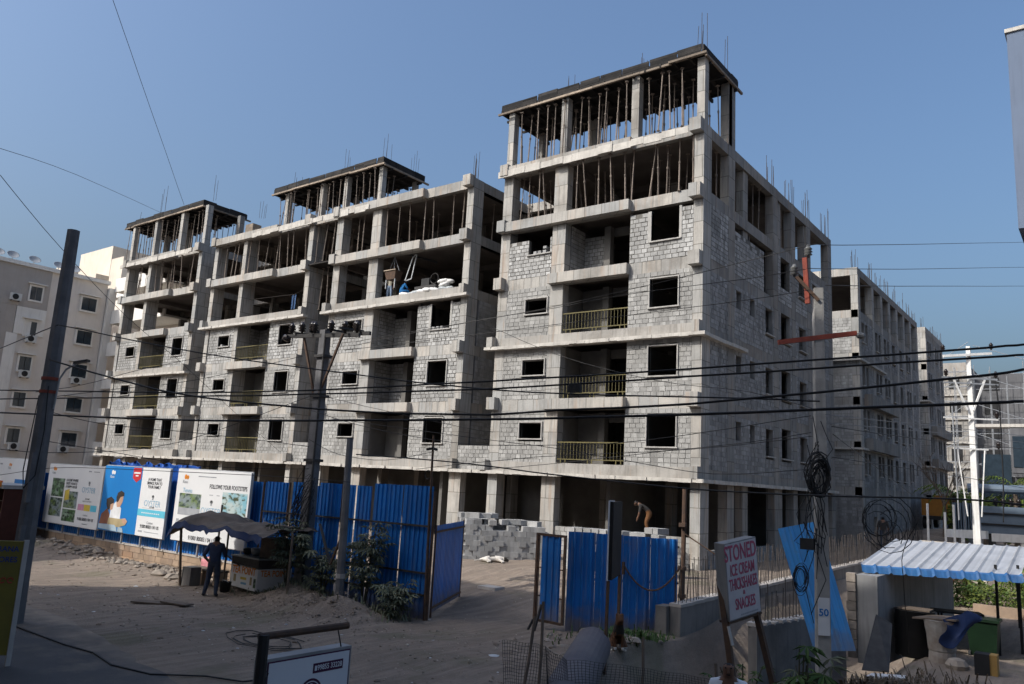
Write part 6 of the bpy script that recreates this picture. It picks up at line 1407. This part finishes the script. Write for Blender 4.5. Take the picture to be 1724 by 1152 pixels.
# ================================================================= things on the building
T = thing('concrete_hoist', 'brown concrete skip hanging from a hoist on the open floor of the wing', 'hoist', (BX-18.9, BY+.2, L(4)+FT))
hx, hy = BX-18.9, BY+.25
MB().hexa([(hx+x*s, hy+y*s, z) for z, s in ((14.62, .75), (15.12, 1.)) for x, y in ((-.45, -.3), (.45, -.3), (.45, .3), (-.45, .3))]).build('skip', 'rust', T)
MB().bar((hx-.47, hy-.32, 15.14), (hx+.47, hy-.32, 15.14), .05, .05).build('rim', 'batten', T)
for x in (-.42, 0, .42): MB().tube([(hx+x, hy, 15.14), (hx, hy, 16.0)], .015, 4).build('sling', 'galv', T)
MB().tube([(hx, hy, 16.0), (hx, hy, 16.35)], .03, 5).build('hook', 'galv', T); MB().bar((hx-.1, hy-.5, 16.36), (hx+2.2, hy+1.2, 15.7), .09, .09).build('jib', 'black', T)
for x in (-.35, .35): MB().bar((hx+x, hy-.2, 14.62), (hx+x, hy-.2, 14.1), .05, .05).build('leg', 'galv', T)
T = thing('sling_frame', 'pale bent steel frame slung beside the hoist', 'frame', (BX-17.6, BY+.3, 14.5))
for a, b in (((-17.55, 15.8), (-17.98, 14.5)), ((-17.25, 15.95), (-17.5, 14.55)), ((-17.98, 14.5), (-17.5, 14.55)), ((-17.55, 15.8), (-17.25, 15.95))): MB().bar((BX+a[0], BY+.35, a[1]), (BX+b[0], BY+.3, b[1]), .05, .05).build('bar', 'galv', T)
T = thing('mixer_machine', 'dark motor winch on a stand beside the white sacks', 'machine', (BX-16.7, BY+.9, L(4)+FT))
zf = L(4)+FT
MB().box(BX-17.5, BX-15.9, BY+.6, BY+1.4, zf+.45, zf+.6).build('bed', 'dark_steel', T); MB().box(BX-17.1, BX-16.5, BY+.7, BY+1.2, zf+.6, zf+1.05).build('motor', 'black', T)
MB().tube([(BX-16.2+.3*math.cos(t*.6), BY+.8, zf+1.0+.3*math.sin(t*.6)) for t in range(12)], .025, 5).build('flywheel', 'dark_steel', T)
for x in (-17.4, -16.6, -16.0): MB().box(BX+x, BX+x+.07, BY+.62, BY+.7, zf, zf+.45).build('leg', 'galv', T)
MAT['sack'] = M('white_sack', (.72, .71, .68), (.58, .57, .55), 4, bmp=.5, bscale=12); MAT['sack_g'] = M('grey_sack', (.4, .42, .42), (.3, .32, .33), 4, bmp=.5, bscale=12)
sm = MB(); sm.lathe([(.02, -.34), (.13, -.32), (.2, -.2), (.21, 0), (.2, .2), (.13, .32), (.02, .34)], (0, 0, 0), 10, axis=(1, 0, 0))
SACK = [sm.mesh('sack', 'sack', True), sm.mesh('sack', 'sack_g', True)]
for i, (x, y, z, m, rz) in enumerate([(-17.8, .2, .1, 0, .2), (-17.3, .35, .1, 1, -.1), (-16.9, .2, .12, 1, .3), (-16.4, .15, .12, 0, .1), (-16.0, .1, .16, 0, -.2), (-15.6, .2, .14, 0, .3), (-16.9, .7, .1, 0, .1), (-15.5, .9, .1, 1, 0), (-15.1, .9, .12, 1, .2),
                                    (-15.5, .9, .34, 1, .1), (-15.2, .95, .36, 1, -.2), (-15.5, .9, .58, 0, 0), (-15.6, .9, .8, 0, .1), (-15.3, 1.0, .78, 0, .1)]):
    o = bpy.data.objects.new('sack', SACK[m]); COL.objects.link(o); o.location = (BX+x, BY+y, zf+z); o.rotation_euler = (U(-.2, .2), U(-.2, .2), rz); o.scale = (1, 1, .62)
    o['category'] = 'sack'; o['group'] = 'sacks on the open floor'
    o['label'] = ('grey filled sack in the pile on the open floor of the wing' if m else ('white filled sack lying along the open floor edge' if i < 7 else 'white filled sack on top of the sack pile'))
T = thing('trousers', 'pair of blue trousers hung on a line in the open storey of the middle wing', 'trousers', (-41.5, 30.6, 13.7))
MAT['denim'] = M('denim', (.05, .1, .2), (.035, .07, .15), 5)
for s in (-1, 1): cloth('leg', 'denim', T, 4, 8, lambda u, v: (-41.5+s*.13+(u-.5)*.2*(1-.2*v), 30.62+.05*math.sin(u*6), 14.75-.95*v))
MB().tube([(-46., 30.65, 14.9), (-41.5, 30.62, 14.78), (-39.6, 30.6, 15.2)], .012, 4).build('line', 'rebar', T)
for i, (x, z) in enumerate(((-2.1, L(4)+1.41), (-1.8, L(4)+1.41))): pass
for i, (x, z) in enumerate(((-8.7, L(4)+1.69), (-8.45, L(4)+1.69), (-8.15, L(4)+1.69), (-8.15, L(4)+1.89), (-15.2, L(3)+1.41), (-14.9, L(3)+1.41), (-14.6, L(3)+1.41), (-34.9, L(3)+1.69), (-21.4, L(3)+1.69), (-21.4, L(3)+1.89))):
    loose(BX+x, BY+.1, z, U(-.1, .1), 'spare grey block standing on an unfinished window sill', 'spare blocks on window sills', .62)

# ================================================================= people
def person(label, J, mats, loc, rz, hair=True, sc=1., group=None):
    """one continuous skinned body. J: joint -> (x, y, z); the figure faces -y"""
    rad = dict(pelvis=.165, spine=.155, chest=.185, neck=.06, head=.088, crown=.07, sl=.078, sr=.078, el=.054, er=.054, wl=.032, wr=.032, hl=.033, hr=.033,
               pl=.11, pr=.11, kl=.078, kr=.078, al=.055, ar=.055, tl=.04, tr=.04)
    E = [('pelvis', 'spine', 1), ('spine', 'chest', 1), ('chest', 'neck', 0), ('neck', 'head', 0), ('head', 'crown', 0)]
    for s in 'lr': E += [('chest', 's'+s, 1), ('s'+s, 'e'+s, 1), ('e'+s, 'w'+s, 0), ('w'+s, 'h'+s, 0), ('pelvis', 'p'+s, 2), ('p'+s, 'k'+s, 2), ('k'+s, 'a'+s, 2), ('a'+s, 't'+s, 3)]
    J = {k: Vector(v) for k, v in J.items()}
    for s in 'lr':
        d = (J['h'+s]-J['w'+s]).normalized(); side = d.cross(Vector((0, -1, .2))).normalized(); fwd = side.cross(d)
        for i, (o_, l_) in enumerate(((-.027, .075), (-.009, .085), (.009, .08), (.027, .065))):
            n1 = f'f{s}{i}'; J[n1] = J['h'+s]+d*l_+side*o_+fwd*.015; rad[n1] = .0095; E.append(('h'+s, n1, 0))
        n1 = f'f{s}t'; J[n1] = J['w'+s]+d*.06+fwd*.05; rad[n1] = .011; E.append(('w'+s, n1, 0))
    names = list(J); ix = {n: i for i, n in enumerate(names)}
    me = bpy.data.meshes.new('person'); me.from_pydata([J[n]*sc for n in names], [(ix[a], ix[b]) for a, b, _ in E], [])
    ob = bpy.data.objects.new('person_skin', me); COL.objects.link(ob)
    md = ob.modifiers.new('Skin', 'SKIN'); md.use_smooth_shade = True; ob.modifiers.new('Sub', 'SUBSURF').levels = 2
    sk = me.skin_vertices[0].data
    for n in names: sk[ix[n]].radius = (rad[n]*sc, rad[n]*sc*(.72 if n in ('pelvis', 'spine', 'chest') else (1.12 if n in ('head', 'crown') else 1)))
    sk[ix['pelvis']].use_root = True
    bm_ = bpy.data.meshes.new_from_object(ob.evaluated_get(bpy.context.evaluated_depsgraph_get())); bpy.data.objects.remove(ob)
    bm_.materials.clear()
    for m in mats+['hair']: bm_.materials.append(MAT[m])
    segs = [(J[a]*sc, J[b]*sc, m, b) for a, b, m in E]
    for f in bm_.polygons:
        best = 1e9; mi = 0; bn = ''
        for a, b, m, n_ in segs:
            d = b-a; t = max(0, min(1, (f.center-a).dot(d)/max(1e-9, d.dot(d)))); dist = (f.center-(a+d*t)).length
            if dist < best: best, mi, bn = dist, m, n_
        if bn in ('head', 'crown') and hair:
            r = f.center-J['head']*sc
            up = (J['crown']-J['head']).normalized(); fw = Vector((0, -1, 0)); fw = (fw-up*fw.dot(up)).normalized()
            if r.dot(up) > .055*sc or (r.dot(fw) < .02*sc and r.dot(up) > -.06*sc): mi = 4
        f.material_index = mi; f.use_smooth = True
    o = link('person', bm_, None, label, 'person', group); o.location = loc; o.rotation_euler = (0, 0, rz)
    # nose, ears and eyes so that the head has a face
    up = (J['crown']-J['head']).normalized(); fw = Vector((0, -1, 0)); fw = (fw-up*fw.dot(up)).normalized(); sd = up.cross(fw); h = J['head']
    mb = MB()
    mb.hexa([(h+fw*(.085+a)+sd*b+up*c)*sc for c, w in ((-.035, 1), (.03, .5)) for a, b in ((0, -.014*w), (.022*w, -.01*w), (.022*w, .01*w), (0, .014*w))], 0)
    for s_ in (-1, 1):
        mb.lathe([(.004*sc, 0), (.026*sc, .006*sc), (.02*sc, .014*sc)], (h+sd*s_*.085)*sc, 8, 0, axis=sd*s_)
        mb.lathe([(.011*sc, 0), (.008*sc, .006*sc)], (h+fw*.084+sd*s_*.032+up*.022)*sc, 8, 1, axis=fw)
    mb.hexa([(h+fw*(.078+a)+sd*b+up*c)*sc for c in (-.062, -.05) for a, b in ((0, -.025), (.012, -.02), (.012, .02), (0, .025))], 2)
    f_ = mb.build('face_features', ['skin', 'hair', 'hair'], None); f_.parent = o
    return o
MAT['navy'] = M('navy_shirt', (.03, .042, .08), (.022, .03, .06), 6); MAT['jeans'] = M('dark_jeans', (.045, .055, .08), (.03, .037, .055), 6); MAT['shoe'] = M('dark_shoe', (.015, .013, .012))
MAT['khaki_w'] = M('brown_trousers', (.15, .065, .022), (.11, .05, .02), 6); MAT['grey_shirt'] = M('grey_shirt', (.035, .032, .03), (.028, .025, .024), 6); MAT['white_shirt'] = M('white_shirt', (.7, .72, .75), (.6, .62, .66), 5)
MAT['blue_shirt'] = M('bright_blue_shirt', (.02, .16, .4), (.016, .13, .33), 6); MAT['pale_shirt'] = M('pale_shirt', (.5, .46, .36), (.4, .37, .3), 6); MAT['pale_blue'] = M('pale_blue_trousers', (.25, .32, .42), (.2, .26, .36), 6)
STAND = dict(pelvis=(0, 0, .95), spine=(0, .01, 1.12), chest=(0, 0, 1.34), neck=(0, 0, 1.5), head=(0, -.01, 1.6), crown=(0, 0, 1.68), sl=(.18, 0, 1.42), sr=(-.18, 0, 1.42), el=(.25, .03, 1.13), er=(-.25, .03, 1.13),
             wl=(.26, -.06, .9), wr=(-.26, -.06, .9), hl=(.26, -.08, .82), hr=(-.26, -.08, .82), pl=(.09, 0, .9), pr=(-.09, 0, .9), kl=(.11, -.02, .49), kr=(-.11, -.02, .49), al=(.12, .02, .07), ar=(-.12, .02, .07), tl=(.13, -.13, .04), tr=(-.13, -.13, .04))
p1 = dict(STAND); p1.update(er=(-.27, -.02, 1.12), wr=(-.2, -.24, 1.12), hr=(-.17, -.32, 1.14), el=(.3, .1, 1.14), wl=(.2, .0, .98), hl=(.16, -.06, .95), kl=(.14, -.05, .5), al=(.2, .03, .07), tl=(.26, -.1, .04), ar=(-.13, .06, .07), tr=(-.15, -.09, .04))
person('man in dark shirt and jeans standing with his back turned at the tea cart', p1, ['skin', 'navy', 'jeans', 'shoe'], (-20.74, 13.55, gz(-20.74, 13.55)-.01), R(222))
bend = dict(pelvis=(0, .12, .82), spine=(0, .0, .96), chest=(0, -.2, 1.08), neck=(0, -.34, 1.14), head=(0, -.43, 1.17), crown=(0, -.5, 1.21), sl=(.18, -.24, 1.08), sr=(-.18, -.24, 1.08), el=(.2, -.28, .82), er=(-.2, -.28, .82), wl=(.14, -.34, .6), wr=(-.14, -.34, .6), hl=(.1, -.36, .53), hr=(-.1, -.36, .53),
            pl=(.1, .12, .78), pr=(-.1, .12, .78), kl=(.14, -.03, .44), kr=(-.14, -.03, .44), al=(.15, .08, .07), ar=(-.15, .08, .07), tl=(.17, -.07, .04), tr=(-.17, -.07, .04))
person('worker in brown trousers bending over on the block stack behind the gate', bend, ['skin', 'grey_shirt', 'khaki_w', 'shoe'], (-14.91, 28.6, 1.91), R(-62))
person('worker in pale shirt standing beside the column on the open floor', STAND, ['skin', 'pale_shirt', 'pale_blue', 'shoe'], (BX-19.65, BY+.75, zf), R(30), sc=.95)
crouch = dict(pelvis=(0, .1, .42), spine=(0, .05, .56), chest=(0, -.06, .76), neck=(0, -.12, .9), head=(0, -.16, .99), crown=(0, -.18, 1.07), sl=(.18, -.06, .82), sr=(-.18, -.06, .82), el=(.24, -.2, .6), er=(-.24, -.2, .6), wl=(.16, -.38, .55), wr=(-.16, -.38, .55), hl=(.12, -.45, .54), hr=(-.12, -.45, .54),
              pl=(.1, .08, .4), pr=(-.1, .08, .4), kl=(.2, -.32, .48), kr=(-.2, -.32, .48), al=(.17, -.1, .07), ar=(-.17, -.1, .07), tl=(.2, -.25, .04), tr=(-.2, -.25, .04))
person('worker in bright blue crouching below the hanging skip', crouch, ['skin', 'blue_shirt', 'blue_shirt', 'shoe'], (BX-18.4, BY+.55, zf), R(160))
person('dark figure standing in the side street beyond the shed roof', STAND, ['skin', 'grey_shirt', 'jeans', 'shoe'], (-10.1, 46.0, gz(-10.1, 46.)), R(200))
person('man in white shirt whose head shows at the bottom edge below the pink sign', STAND, ['skin', 'white_shirt', 'jeans', 'shoe'], (-3.95, 9.8, gz(-3.95, 9.8)-.13), R(20))

# ================================================================= dogs
def dog(label, J, E, rad, loc, rz, mats, pick):
    names = list(J); ix = {n: i for i, n in enumerate(names)}
    me = bpy.data.meshes.new('dog'); me.from_pydata([Vector(J[n]) for n in names], [(ix[a], ix[b]) for a, b in E], [])
    ob = bpy.data.objects.new('dog_skin', me); COL.objects.link(ob); ob.modifiers.new('Skin', 'SKIN').use_smooth_shade = True; ob.modifiers.new('Sub', 'SUBSURF').levels = 2
    sk = me.skin_vertices[0].data
    for n in names: sk[ix[n]].radius = (rad[n], rad[n])
    sk[0].use_root = True
    bm_ = bpy.data.meshes.new_from_object(ob.evaluated_get(bpy.context.evaluated_depsgraph_get())); bpy.data.objects.remove(ob)
    bm_.materials.clear()
    for m in mats: bm_.materials.append(MAT[m])
    for f in bm_.polygons: f.material_index = pick(f.center); f.use_smooth = True
    o = link('dog', bm_, None, label, 'dog'); o.location = loc; o.rotation_euler = (0, 0, rz); return o
MAT['fur_white'] = M('white_fur', (.66, .62, .55), (.55, .5, .44), 9, bmp=.4); MAT['fur_black'] = M('black_fur', (.03, .025, .02)); MAT['fur_tan'] = M('tan_fur', (.11, .05, .022), (.08, .036, .017), 7, bmp=.4)
J = dict(rump=(-.3, 0, .13), belly=(0, 0, .13), chest=(.26, 0, .15), neck=(.4, -.03, .14), head=(.52, -.08, .1), muzzle=(.63, -.13, .07), ear1=(.5, -.02, .17), ear2=(.5, -.14, .16), tail=(-.5, -.08, .08), tail2=(-.72, -.14, .05), h1=(-.25, -.15, .1), h2=(-.08, -.25, .05), h3=(-.25, -.3, .035), f1=(.28, -.16, .08), f2=(.42, -.28, .05), f3=(.3, -.36, .035), g1=(-.3, .12, .08), g2=(-.12, .2, .04), k1=(.3, .12, .07), k2=(.45, .18, .04))
E_ = [('rump', 'belly'), ('belly', 'chest'), ('chest', 'neck'), ('neck', 'head'), ('head', 'muzzle'), ('head', 'ear1'), ('head', 'ear2'), ('rump', 'tail'), ('tail', 'tail2'), ('rump', 'h1'), ('h1', 'h2'), ('h2', 'h3'), ('chest', 'f1'), ('f1', 'f2'), ('f2', 'f3'), ('rump', 'g1'), ('g1', 'g2'), ('chest', 'k1'), ('k1', 'k2')]
rd = dict(rump=.125, belly=.12, chest=.14, neck=.08, head=.08, muzzle=.04, ear1=.025, ear2=.025, tail=.025, tail2=.018, h1=.09, h2=.045, h3=.03, f1=.06, f2=.035, f3=.03, g1=.07, g2=.035, k1=.05, k2=.03)
dog('white dog with a black head asleep before the tall block stack', J, E_, rd, (-19.3, 24.5, gz(-19.3, 24.5)), R(48), ['fur_white', 'fur_black'], lambda c: 1 if c.x > .44 or (abs(c.x) < .1 and c.z > .2) else 0)
J = dict(rump=(.02, .2, .16), mid=(0, .08, .32), chest=(0, -.06, .46), neck=(0, -.1, .6), head=(.0, -.15, .68), muzzle=(.03, -.28, .64), ear1=(.07, -.11, .79), ear2=(-.07, -.11, .79), tail=(.1, .36, .06), tail2=(.22, .48, .05),
         h1=(.13, .08, .16), h2=(.15, -.1, .1), h3=(.14, .0, .04), h4=(.14, -.12, .03), g1=(-.13, .08, .16), g2=(-.15, -.1, .1), g3=(-.14, .0, .04), g4=(-.14, -.12, .03), f1=(.08, -.1, .34), f2=(.08, -.1, .16), f3=(.08, -.15, .03), k1=(-.08, -.1, .34), k2=(-.08, -.1, .16), k3=(-.08, -.15, .03))
E_ = [('rump', 'mid'), ('mid', 'chest'), ('chest', 'neck'), ('neck', 'head'), ('head', 'muzzle'), ('head', 'ear1'), ('head', 'ear2'), ('rump', 'tail'), ('tail', 'tail2'), ('rump', 'h1'), ('h1', 'h2'), ('h2', 'h3'), ('h3', 'h4'), ('rump', 'g1'), ('g1', 'g2'), ('g2', 'g3'), ('g3', 'g4'), ('chest', 'f1'), ('f1', 'f2'), ('f2', 'f3'), ('chest', 'k1'), ('k1', 'k2'), ('k2', 'k3')]
rd = {k: .035 for k in J}; rd.update(rump=.12, mid=.12, chest=.12, neck=.08, head=.085, muzzle=.04, ear1=.022, ear2=.022, tail=.03, tail2=.02, h1=.08, g1=.08, h2=.05, g2=.05, f1=.05, k1=.05)
dog('brown dog sitting on the rubbish heap below the gate', J, E_, rd, (-8.75, 15.6, gz(-8.75, 15.6)-.02), R(40), ['fur_tan', 'fur_black', 'fur_white'], lambda c: 1 if (c.z > .38 and c.z < .56 and c.y < -.05) else (2 if c.z < .1 and c.y < -.05 else 0))

# ================================================================= plants
def leafmat(name, c, c2, isl=.35, tr=.15):
    m, t, b = nodes(name)
    col = mix(t, island(t), c, c2); v = coords(t); col = mix(t, ramp(t, noise(t, 6, 3, v), .4, .7, 0, .35), col, dark(c2, .6))
    t.links.new(col, b.inputs['Base Color']); b.inputs['Roughness'].default_value = .6; b.inputs['Specular IOR Level'].default_value = .25
    return m
MAT['castor'] = leafmat('castor_leaf', (.12, .14, .085), (.18, .185, .125)); MAT['castor_g'] = leafmat('green_leaf', (.05, .1, .025), (.08, .13, .035))
MAT['palm'] = leafmat('palm_leaf', (.06, .12, .02), (.16, .19, .035)); MAT['hedge'] = leafmat('hedge_leaf', (.05, .1, .025), (.13, .15, .03)); MAT['redleaf'] = leafmat('red_leaf', (.2, .03, .015), (.26, .06, .02)); MAT['dry'] = leafmat('dry_stalk', (.13, .09, .055), (.08, .06, .04)); MAT['stem'] = M('stem', (.09, .08, .05), (.06, .055, .04), 5)
def palmate(r=.2, lobes=8):
    mb = MB(); c = (0, 0, 0)
    for i in range(lobes):
        a = -2.5+5.0*i/(lobes-1); l = r*(1-.35*abs(a)/2.5); w = .25
        d = lambda t, k: (math.sin(t)*k, math.cos(t)*k)
        p0 = d(a-w, l*.55); p1 = d(a, l); p2 = d(a+w, l*.55)
        mb.face([c, (*p0, -.02), (*p1, -.08*l/r-.02), (*p2, -.02)])
    return mb
LEAF = [palmate(.24, 8).mesh('leaf', 'castor'), palmate(.19, 7).mesh('leaf', 'castor'), palmate(.22, 8).mesh('leaf', 'castor_g')]
def leafy(name, label, x, y, h, spread, n, kinds=(0, 1), group=None, z=None, stems=3, lsc=1.):
    z = gz(x, y) if z is None else z; T = thing(name, label, 'plant', (x, y, z), group); tips = []
    for s in range(stems):
        a = U(0, 6.3); r = spread*U(.15, .55); hh = h*U(.7, 1.0)
        pts = [Vector((x, y, z-.1)), Vector((x+math.cos(a)*r*.4, y+math.sin(a)*r*.4, z+hh*.5)), Vector((x+math.cos(a)*r, y+math.sin(a)*r, z+hh))]
        MB().tube(pts, [.025, .018, .01], 5).build('stem', 'stem', T); tips.append(pts)
    for i in range(n):
        pts = random.choice(tips); t = U(.2, 1)**.7; b = pts[1].lerp(pts[2], (t-.5)*2) if t > .5 else pts[0].lerp(pts[1], t*2)
        a = U(0, 6.3); l = spread*U(.12, .5); q = b+Vector((math.cos(a)*l, math.sin(a)*l, U(-.05, .12)))
        o = bpy.data.objects.new('leaf', LEAF[random.choice(kinds)]); COL.objects.link(o); o.parent = T; o.matrix_parent_inverse = LOC[T.name].inverted()
        o.location = q; o.rotation_euler = (U(-.35, .45), U(-.35, .35), a-math.pi/2+U(-.5, .5)); s_ = U(.65, 1.3)*lsc; o.scale = (s_, s_, s_)
    return T
leafy('castor_plant', 'dusty castor plant growing beside the tea cart at the foot of the insulator pole', -18.75, 14.55, 1.9, .9, 180, stems=7)
leafy('castor_plant', 'tall dusty castor plant against the middle of the dark blue fence', -16.25, 15.2, 2.35, .8, 180, stems=7)
leafy('castor_plant', 'low dusty castor bush near the right end of the dark blue fence', -15.0, 15.1, .95, .7, 90, stems=6)
leafy('castor_plant', 'dusty castor plant between the two dark poles before the fence', -17.6, 14.9, 1.2, .8, 90, stems=6)
leafy('castor_plant', 'large-leaved castor plant in front of the cable-hung pole', -4.1, 12.9, 2.0, 1.0, 60, (0, 2), stems=6, z=-.5, lsc=1.25)
leafy('weed_plant', 'green leafy weed under the tilted pink-lettered sign', -5.4, 14.0, 1.2, .8, 34, (2,), stems=4, z=-.4, lsc=.7)
leafy('weed_plant', 'pale green weed between the tilted sign posts and the stub wall', -4.9, 15.6, 1.1, .8, 30, (2, 0), stems=4, z=-.5, lsc=.7)
leafy('weed_plant', 'dusty weed at the foot of the large castor plant by the bottom edge', -3.6, 11.9, .85, .9, 36, (0,), stems=5, z=-.1, lsc=.8)
def tuft(name, label, cat, spots, mat, h, kind='stuff', w=.02):
    mb = MB()
    for x, y in spots:
        z = gz(x, y)-.02; a = U(0, 6.3); l = h*U(.5, 1.2); d = Vector((math.cos(a), math.sin(a), 0)); s = Vector((-d.y, d.x, 0))*w*U(.6, 1.3)
        p = Vector((x, y, z)); q = p+d*l*.35+Vector((0, 0, l*.7)); e = q+d*l*.4+Vector((0, 0, l*.05)); mb.face([p-s, p+s, q+s*.7, q-s*.7]); mb.face([q-s*.7, q+s*.7, e])
    return mb.build(name, mat, label=label, cat=cat, kind=kind)
tuft('dry_stalks', 'dry brown stalks along the lower right edge', 'weeds', [(random.gauss(-3.8, .9), random.gauss(19.3, 1.2)) for _ in range(900)]+[(random.gauss(-4.6, .5), random.gauss(17.5, .8)) for _ in range(300)], 'dry', .38)
tuft('dry_grass', 'dry grass and creepers on the heap at the foot of the closed gate', 'grass', [(random.gauss(-9.2, .7), random.gauss(17.2, .6)) for _ in range(700)], 'castor_g', .22)
tuft('weeds', 'small weeds sprouting along the foot of the tall fence', 'weeds', [(U(-21.5, -14.6), random.gauss(15.0, .35)) for _ in range(700)], 'castor', .25)
tuft('weeds', 'rank weeds in the hollow before the retaining wall', 'weeds', [(U(-8.4, -5.2), U(13.2, 22)) for _ in range(1600)], 'castor', .4, w=.03)
def palm(label, x, y, h, n=14, l=2.2, z=None):
    z = gz(x, y) if z is None else z; T = thing('palm_tree', label, 'palm', (x, y, z), 'palms behind the transformer')
    MB().tube([(x, y, z-.2), (x+.1, y, z+h*.5), (x, y, z+h)], [.2, .16, .13], 8).build('trunk', 'wood', T); mb = MB()
    for i in range(n):
        a = 2*math.pi*i/n+U(-.2, .2); e = U(.1, 1.1); d = Vector((math.cos(a), math.sin(a), 0)); s = Vector((-d.y, d.x, 0)); ll = l*U(.8, 1.1); prev = None
        for k in range(12):
            t = k/11; p = Vector((x, y, z+h))+d*ll*(t*math.cos(e*.6))+Vector((0, 0, ll*(math.sin(e)*t-.75*t*t)))
            for sg in (-1, 1):
                w = .55*(1-.6*t)*math.sin(math.pi*min(1, .25+t*.75)); q = p+s*sg*w+d*.22-Vector((0, 0, .18+.1*t)); mb.face([p-d*.04, p+d*.05, q])
            if prev is not None: mb.face([prev-s*.02, prev+s*.02, p+s*.015, p-s*.015])
            prev = p
    mb.build('crown', 'palm', T); return T
palm('bushy green palm behind the left end of the transformer', -8.6, 58.5, 3.3, 16, 2.3); palm('bushy green palm behind the right half of the transformer', -5.4, 60.5, 3.9, 18, 2.6); palm('palm crown cut by the right edge behind the transformer', -3.0, 57.5, 2.6, 16, 2.4); palm('low palm between the other palms behind the transformer', -7.0, 59.5, 2.5, 16, 2.3)
palm('small sunlit palm in the garden beyond the shed posts', -3.4, 37.6, .9, 16, 1.3); palm('grey-green palm before the cream garden wall', -5.3, 38.0, .9, 10, .8)
def bush(name, label, x0, x1, y0, y1, z0, z1, n, mat, s=.06):
    T = thing(name, label, 'hedge' if name == 'hedge' else 'bush', ((x0+x1)/2, (y0+y1)/2, z0)); mb = MB()
    for i in range(n):
        u, v, w = U(0, 1), U(0, 1), U(0, 1)**.6; x = x0+(x1-x0)*u; y = y0+(y1-y0)*v
        zt = z0+(z1-z0)*w*(.75+.35*mnoise.noise(Vector((x*1.3, y*1.3, 0)))); a = U(0, 6.3); e = U(-.8, .9); d = Vector((math.cos(a)*math.cos(e), math.sin(a)*math.cos(e), math.sin(e))); k = d.orthogonal().normalized(); k.rotate(Matrix.Rotation(U(0, 6), 3, d)); ss = s*U(.6, 1.4); p = Vector((x, y, zt))
        mb.face([p, p+d*ss+k*ss*.5, p+d*ss*2, p+d*ss-k*ss*.5])
    mb.build('foliage', mat, T)
    mb = MB()
    for i in range(7): x = U(x0, x1); y = (y0+y1)/2; mb.tube([(x, y, z0-.2), (x+U(-.1, .1), y, z0+(z1-z0)*.6)], .025, 5)
    mb.build('stems', 'stem', T, kind='stuff'); return T
bush('hedge', 'sunlit clipped green hedge in the garden beyond the shed posts', -5.0, .6, 35.2, 37., -.3, .95, 5200, 'hedge'); bush('bush', 'taller yellow-green shrub behind the clipped hedge at the right edge', -3.2, .5, 37.6, 39.2, -.3, 2.4, 3800, 'palm', .09); bush('bush', 'dark green bush at the left end of the hedge by the cream wall', -5.6, -4.6, 35.6, 36.6, -.3, 1.0, 1100, 'castor_g', .06)
bush('bush', 'mass of green shrubs behind the transformer', -9.5, -2, 62, 64, 1.5, 5.0, 4200, 'palm', .16)
T = thing('cordyline_plant', 'spiky dark red plant rising behind the drums in the shed', 'plant', (-5.6, 35.2, -.3)); mb = MB()
for c_, hh in (((-5.75, 34.9), 1.35), ((-5.45, 35.1), .75)):
    for i in range(46):
        a = U(0, 6.3); e = U(.1, 1.3); d = Vector((math.cos(a)*math.cos(e), math.sin(a)*math.cos(e), math.sin(e))); s = Vector((-math.sin(a), math.cos(a), 0))*.03; p = Vector((*c_, hh)); m_ = p+d*.4; mb.face([p-s*.5, p+s*.5, m_+s, m_-s]); mb.face([m_-s, m_+s, m_+d*.25-Vector((0, 0, .1))])
mb.build('leaves', 'redleaf', T); MB().tube([(-5.75, 34.9, -.4), (-5.75, 34.9, 1.35)], .03, 5).build('stem', 'stem', T)
T = thing('bare_tree', 'small leafless tree with thin upright branches left of the transformer', 'tree', (-8.9, 57, 1.5)); zb = gz(-8.9, 56.8)
MB().tube([(-8.9, 56.8, zb-.2), (-8.85, 56.8, zb+1.6), (-8.9, 56.8, zb+2.6)], [.13, .1, .07], 6).build('trunk', 'wood', T); mb = MB()
def br(p, d, l, r, dep):
    q = p+d*l; mb.tube([p, p.lerp(q, .5)+Vector((U(-.06, .06), U(-.06, .06), 0)), q], [r, r*.8, r*.6], 4)
    if dep:
        for k in range(3): nd = (d+Vector((U(-.55, .55), U(-.55, .55), U(-.1, .45)))).normalized(); br(p.lerp(q, U(.5, 1)), nd, l*U(.6, .85), r*.6, dep-1)
for k in range(4): br(Vector((-8.9, 56.8, zb+1.8+.2*k)), Vector((U(-.7, .7), U(-.5, .5), 1)).normalized(), 1.3, .045, 3)
mb.build('branches', 'wood', T)
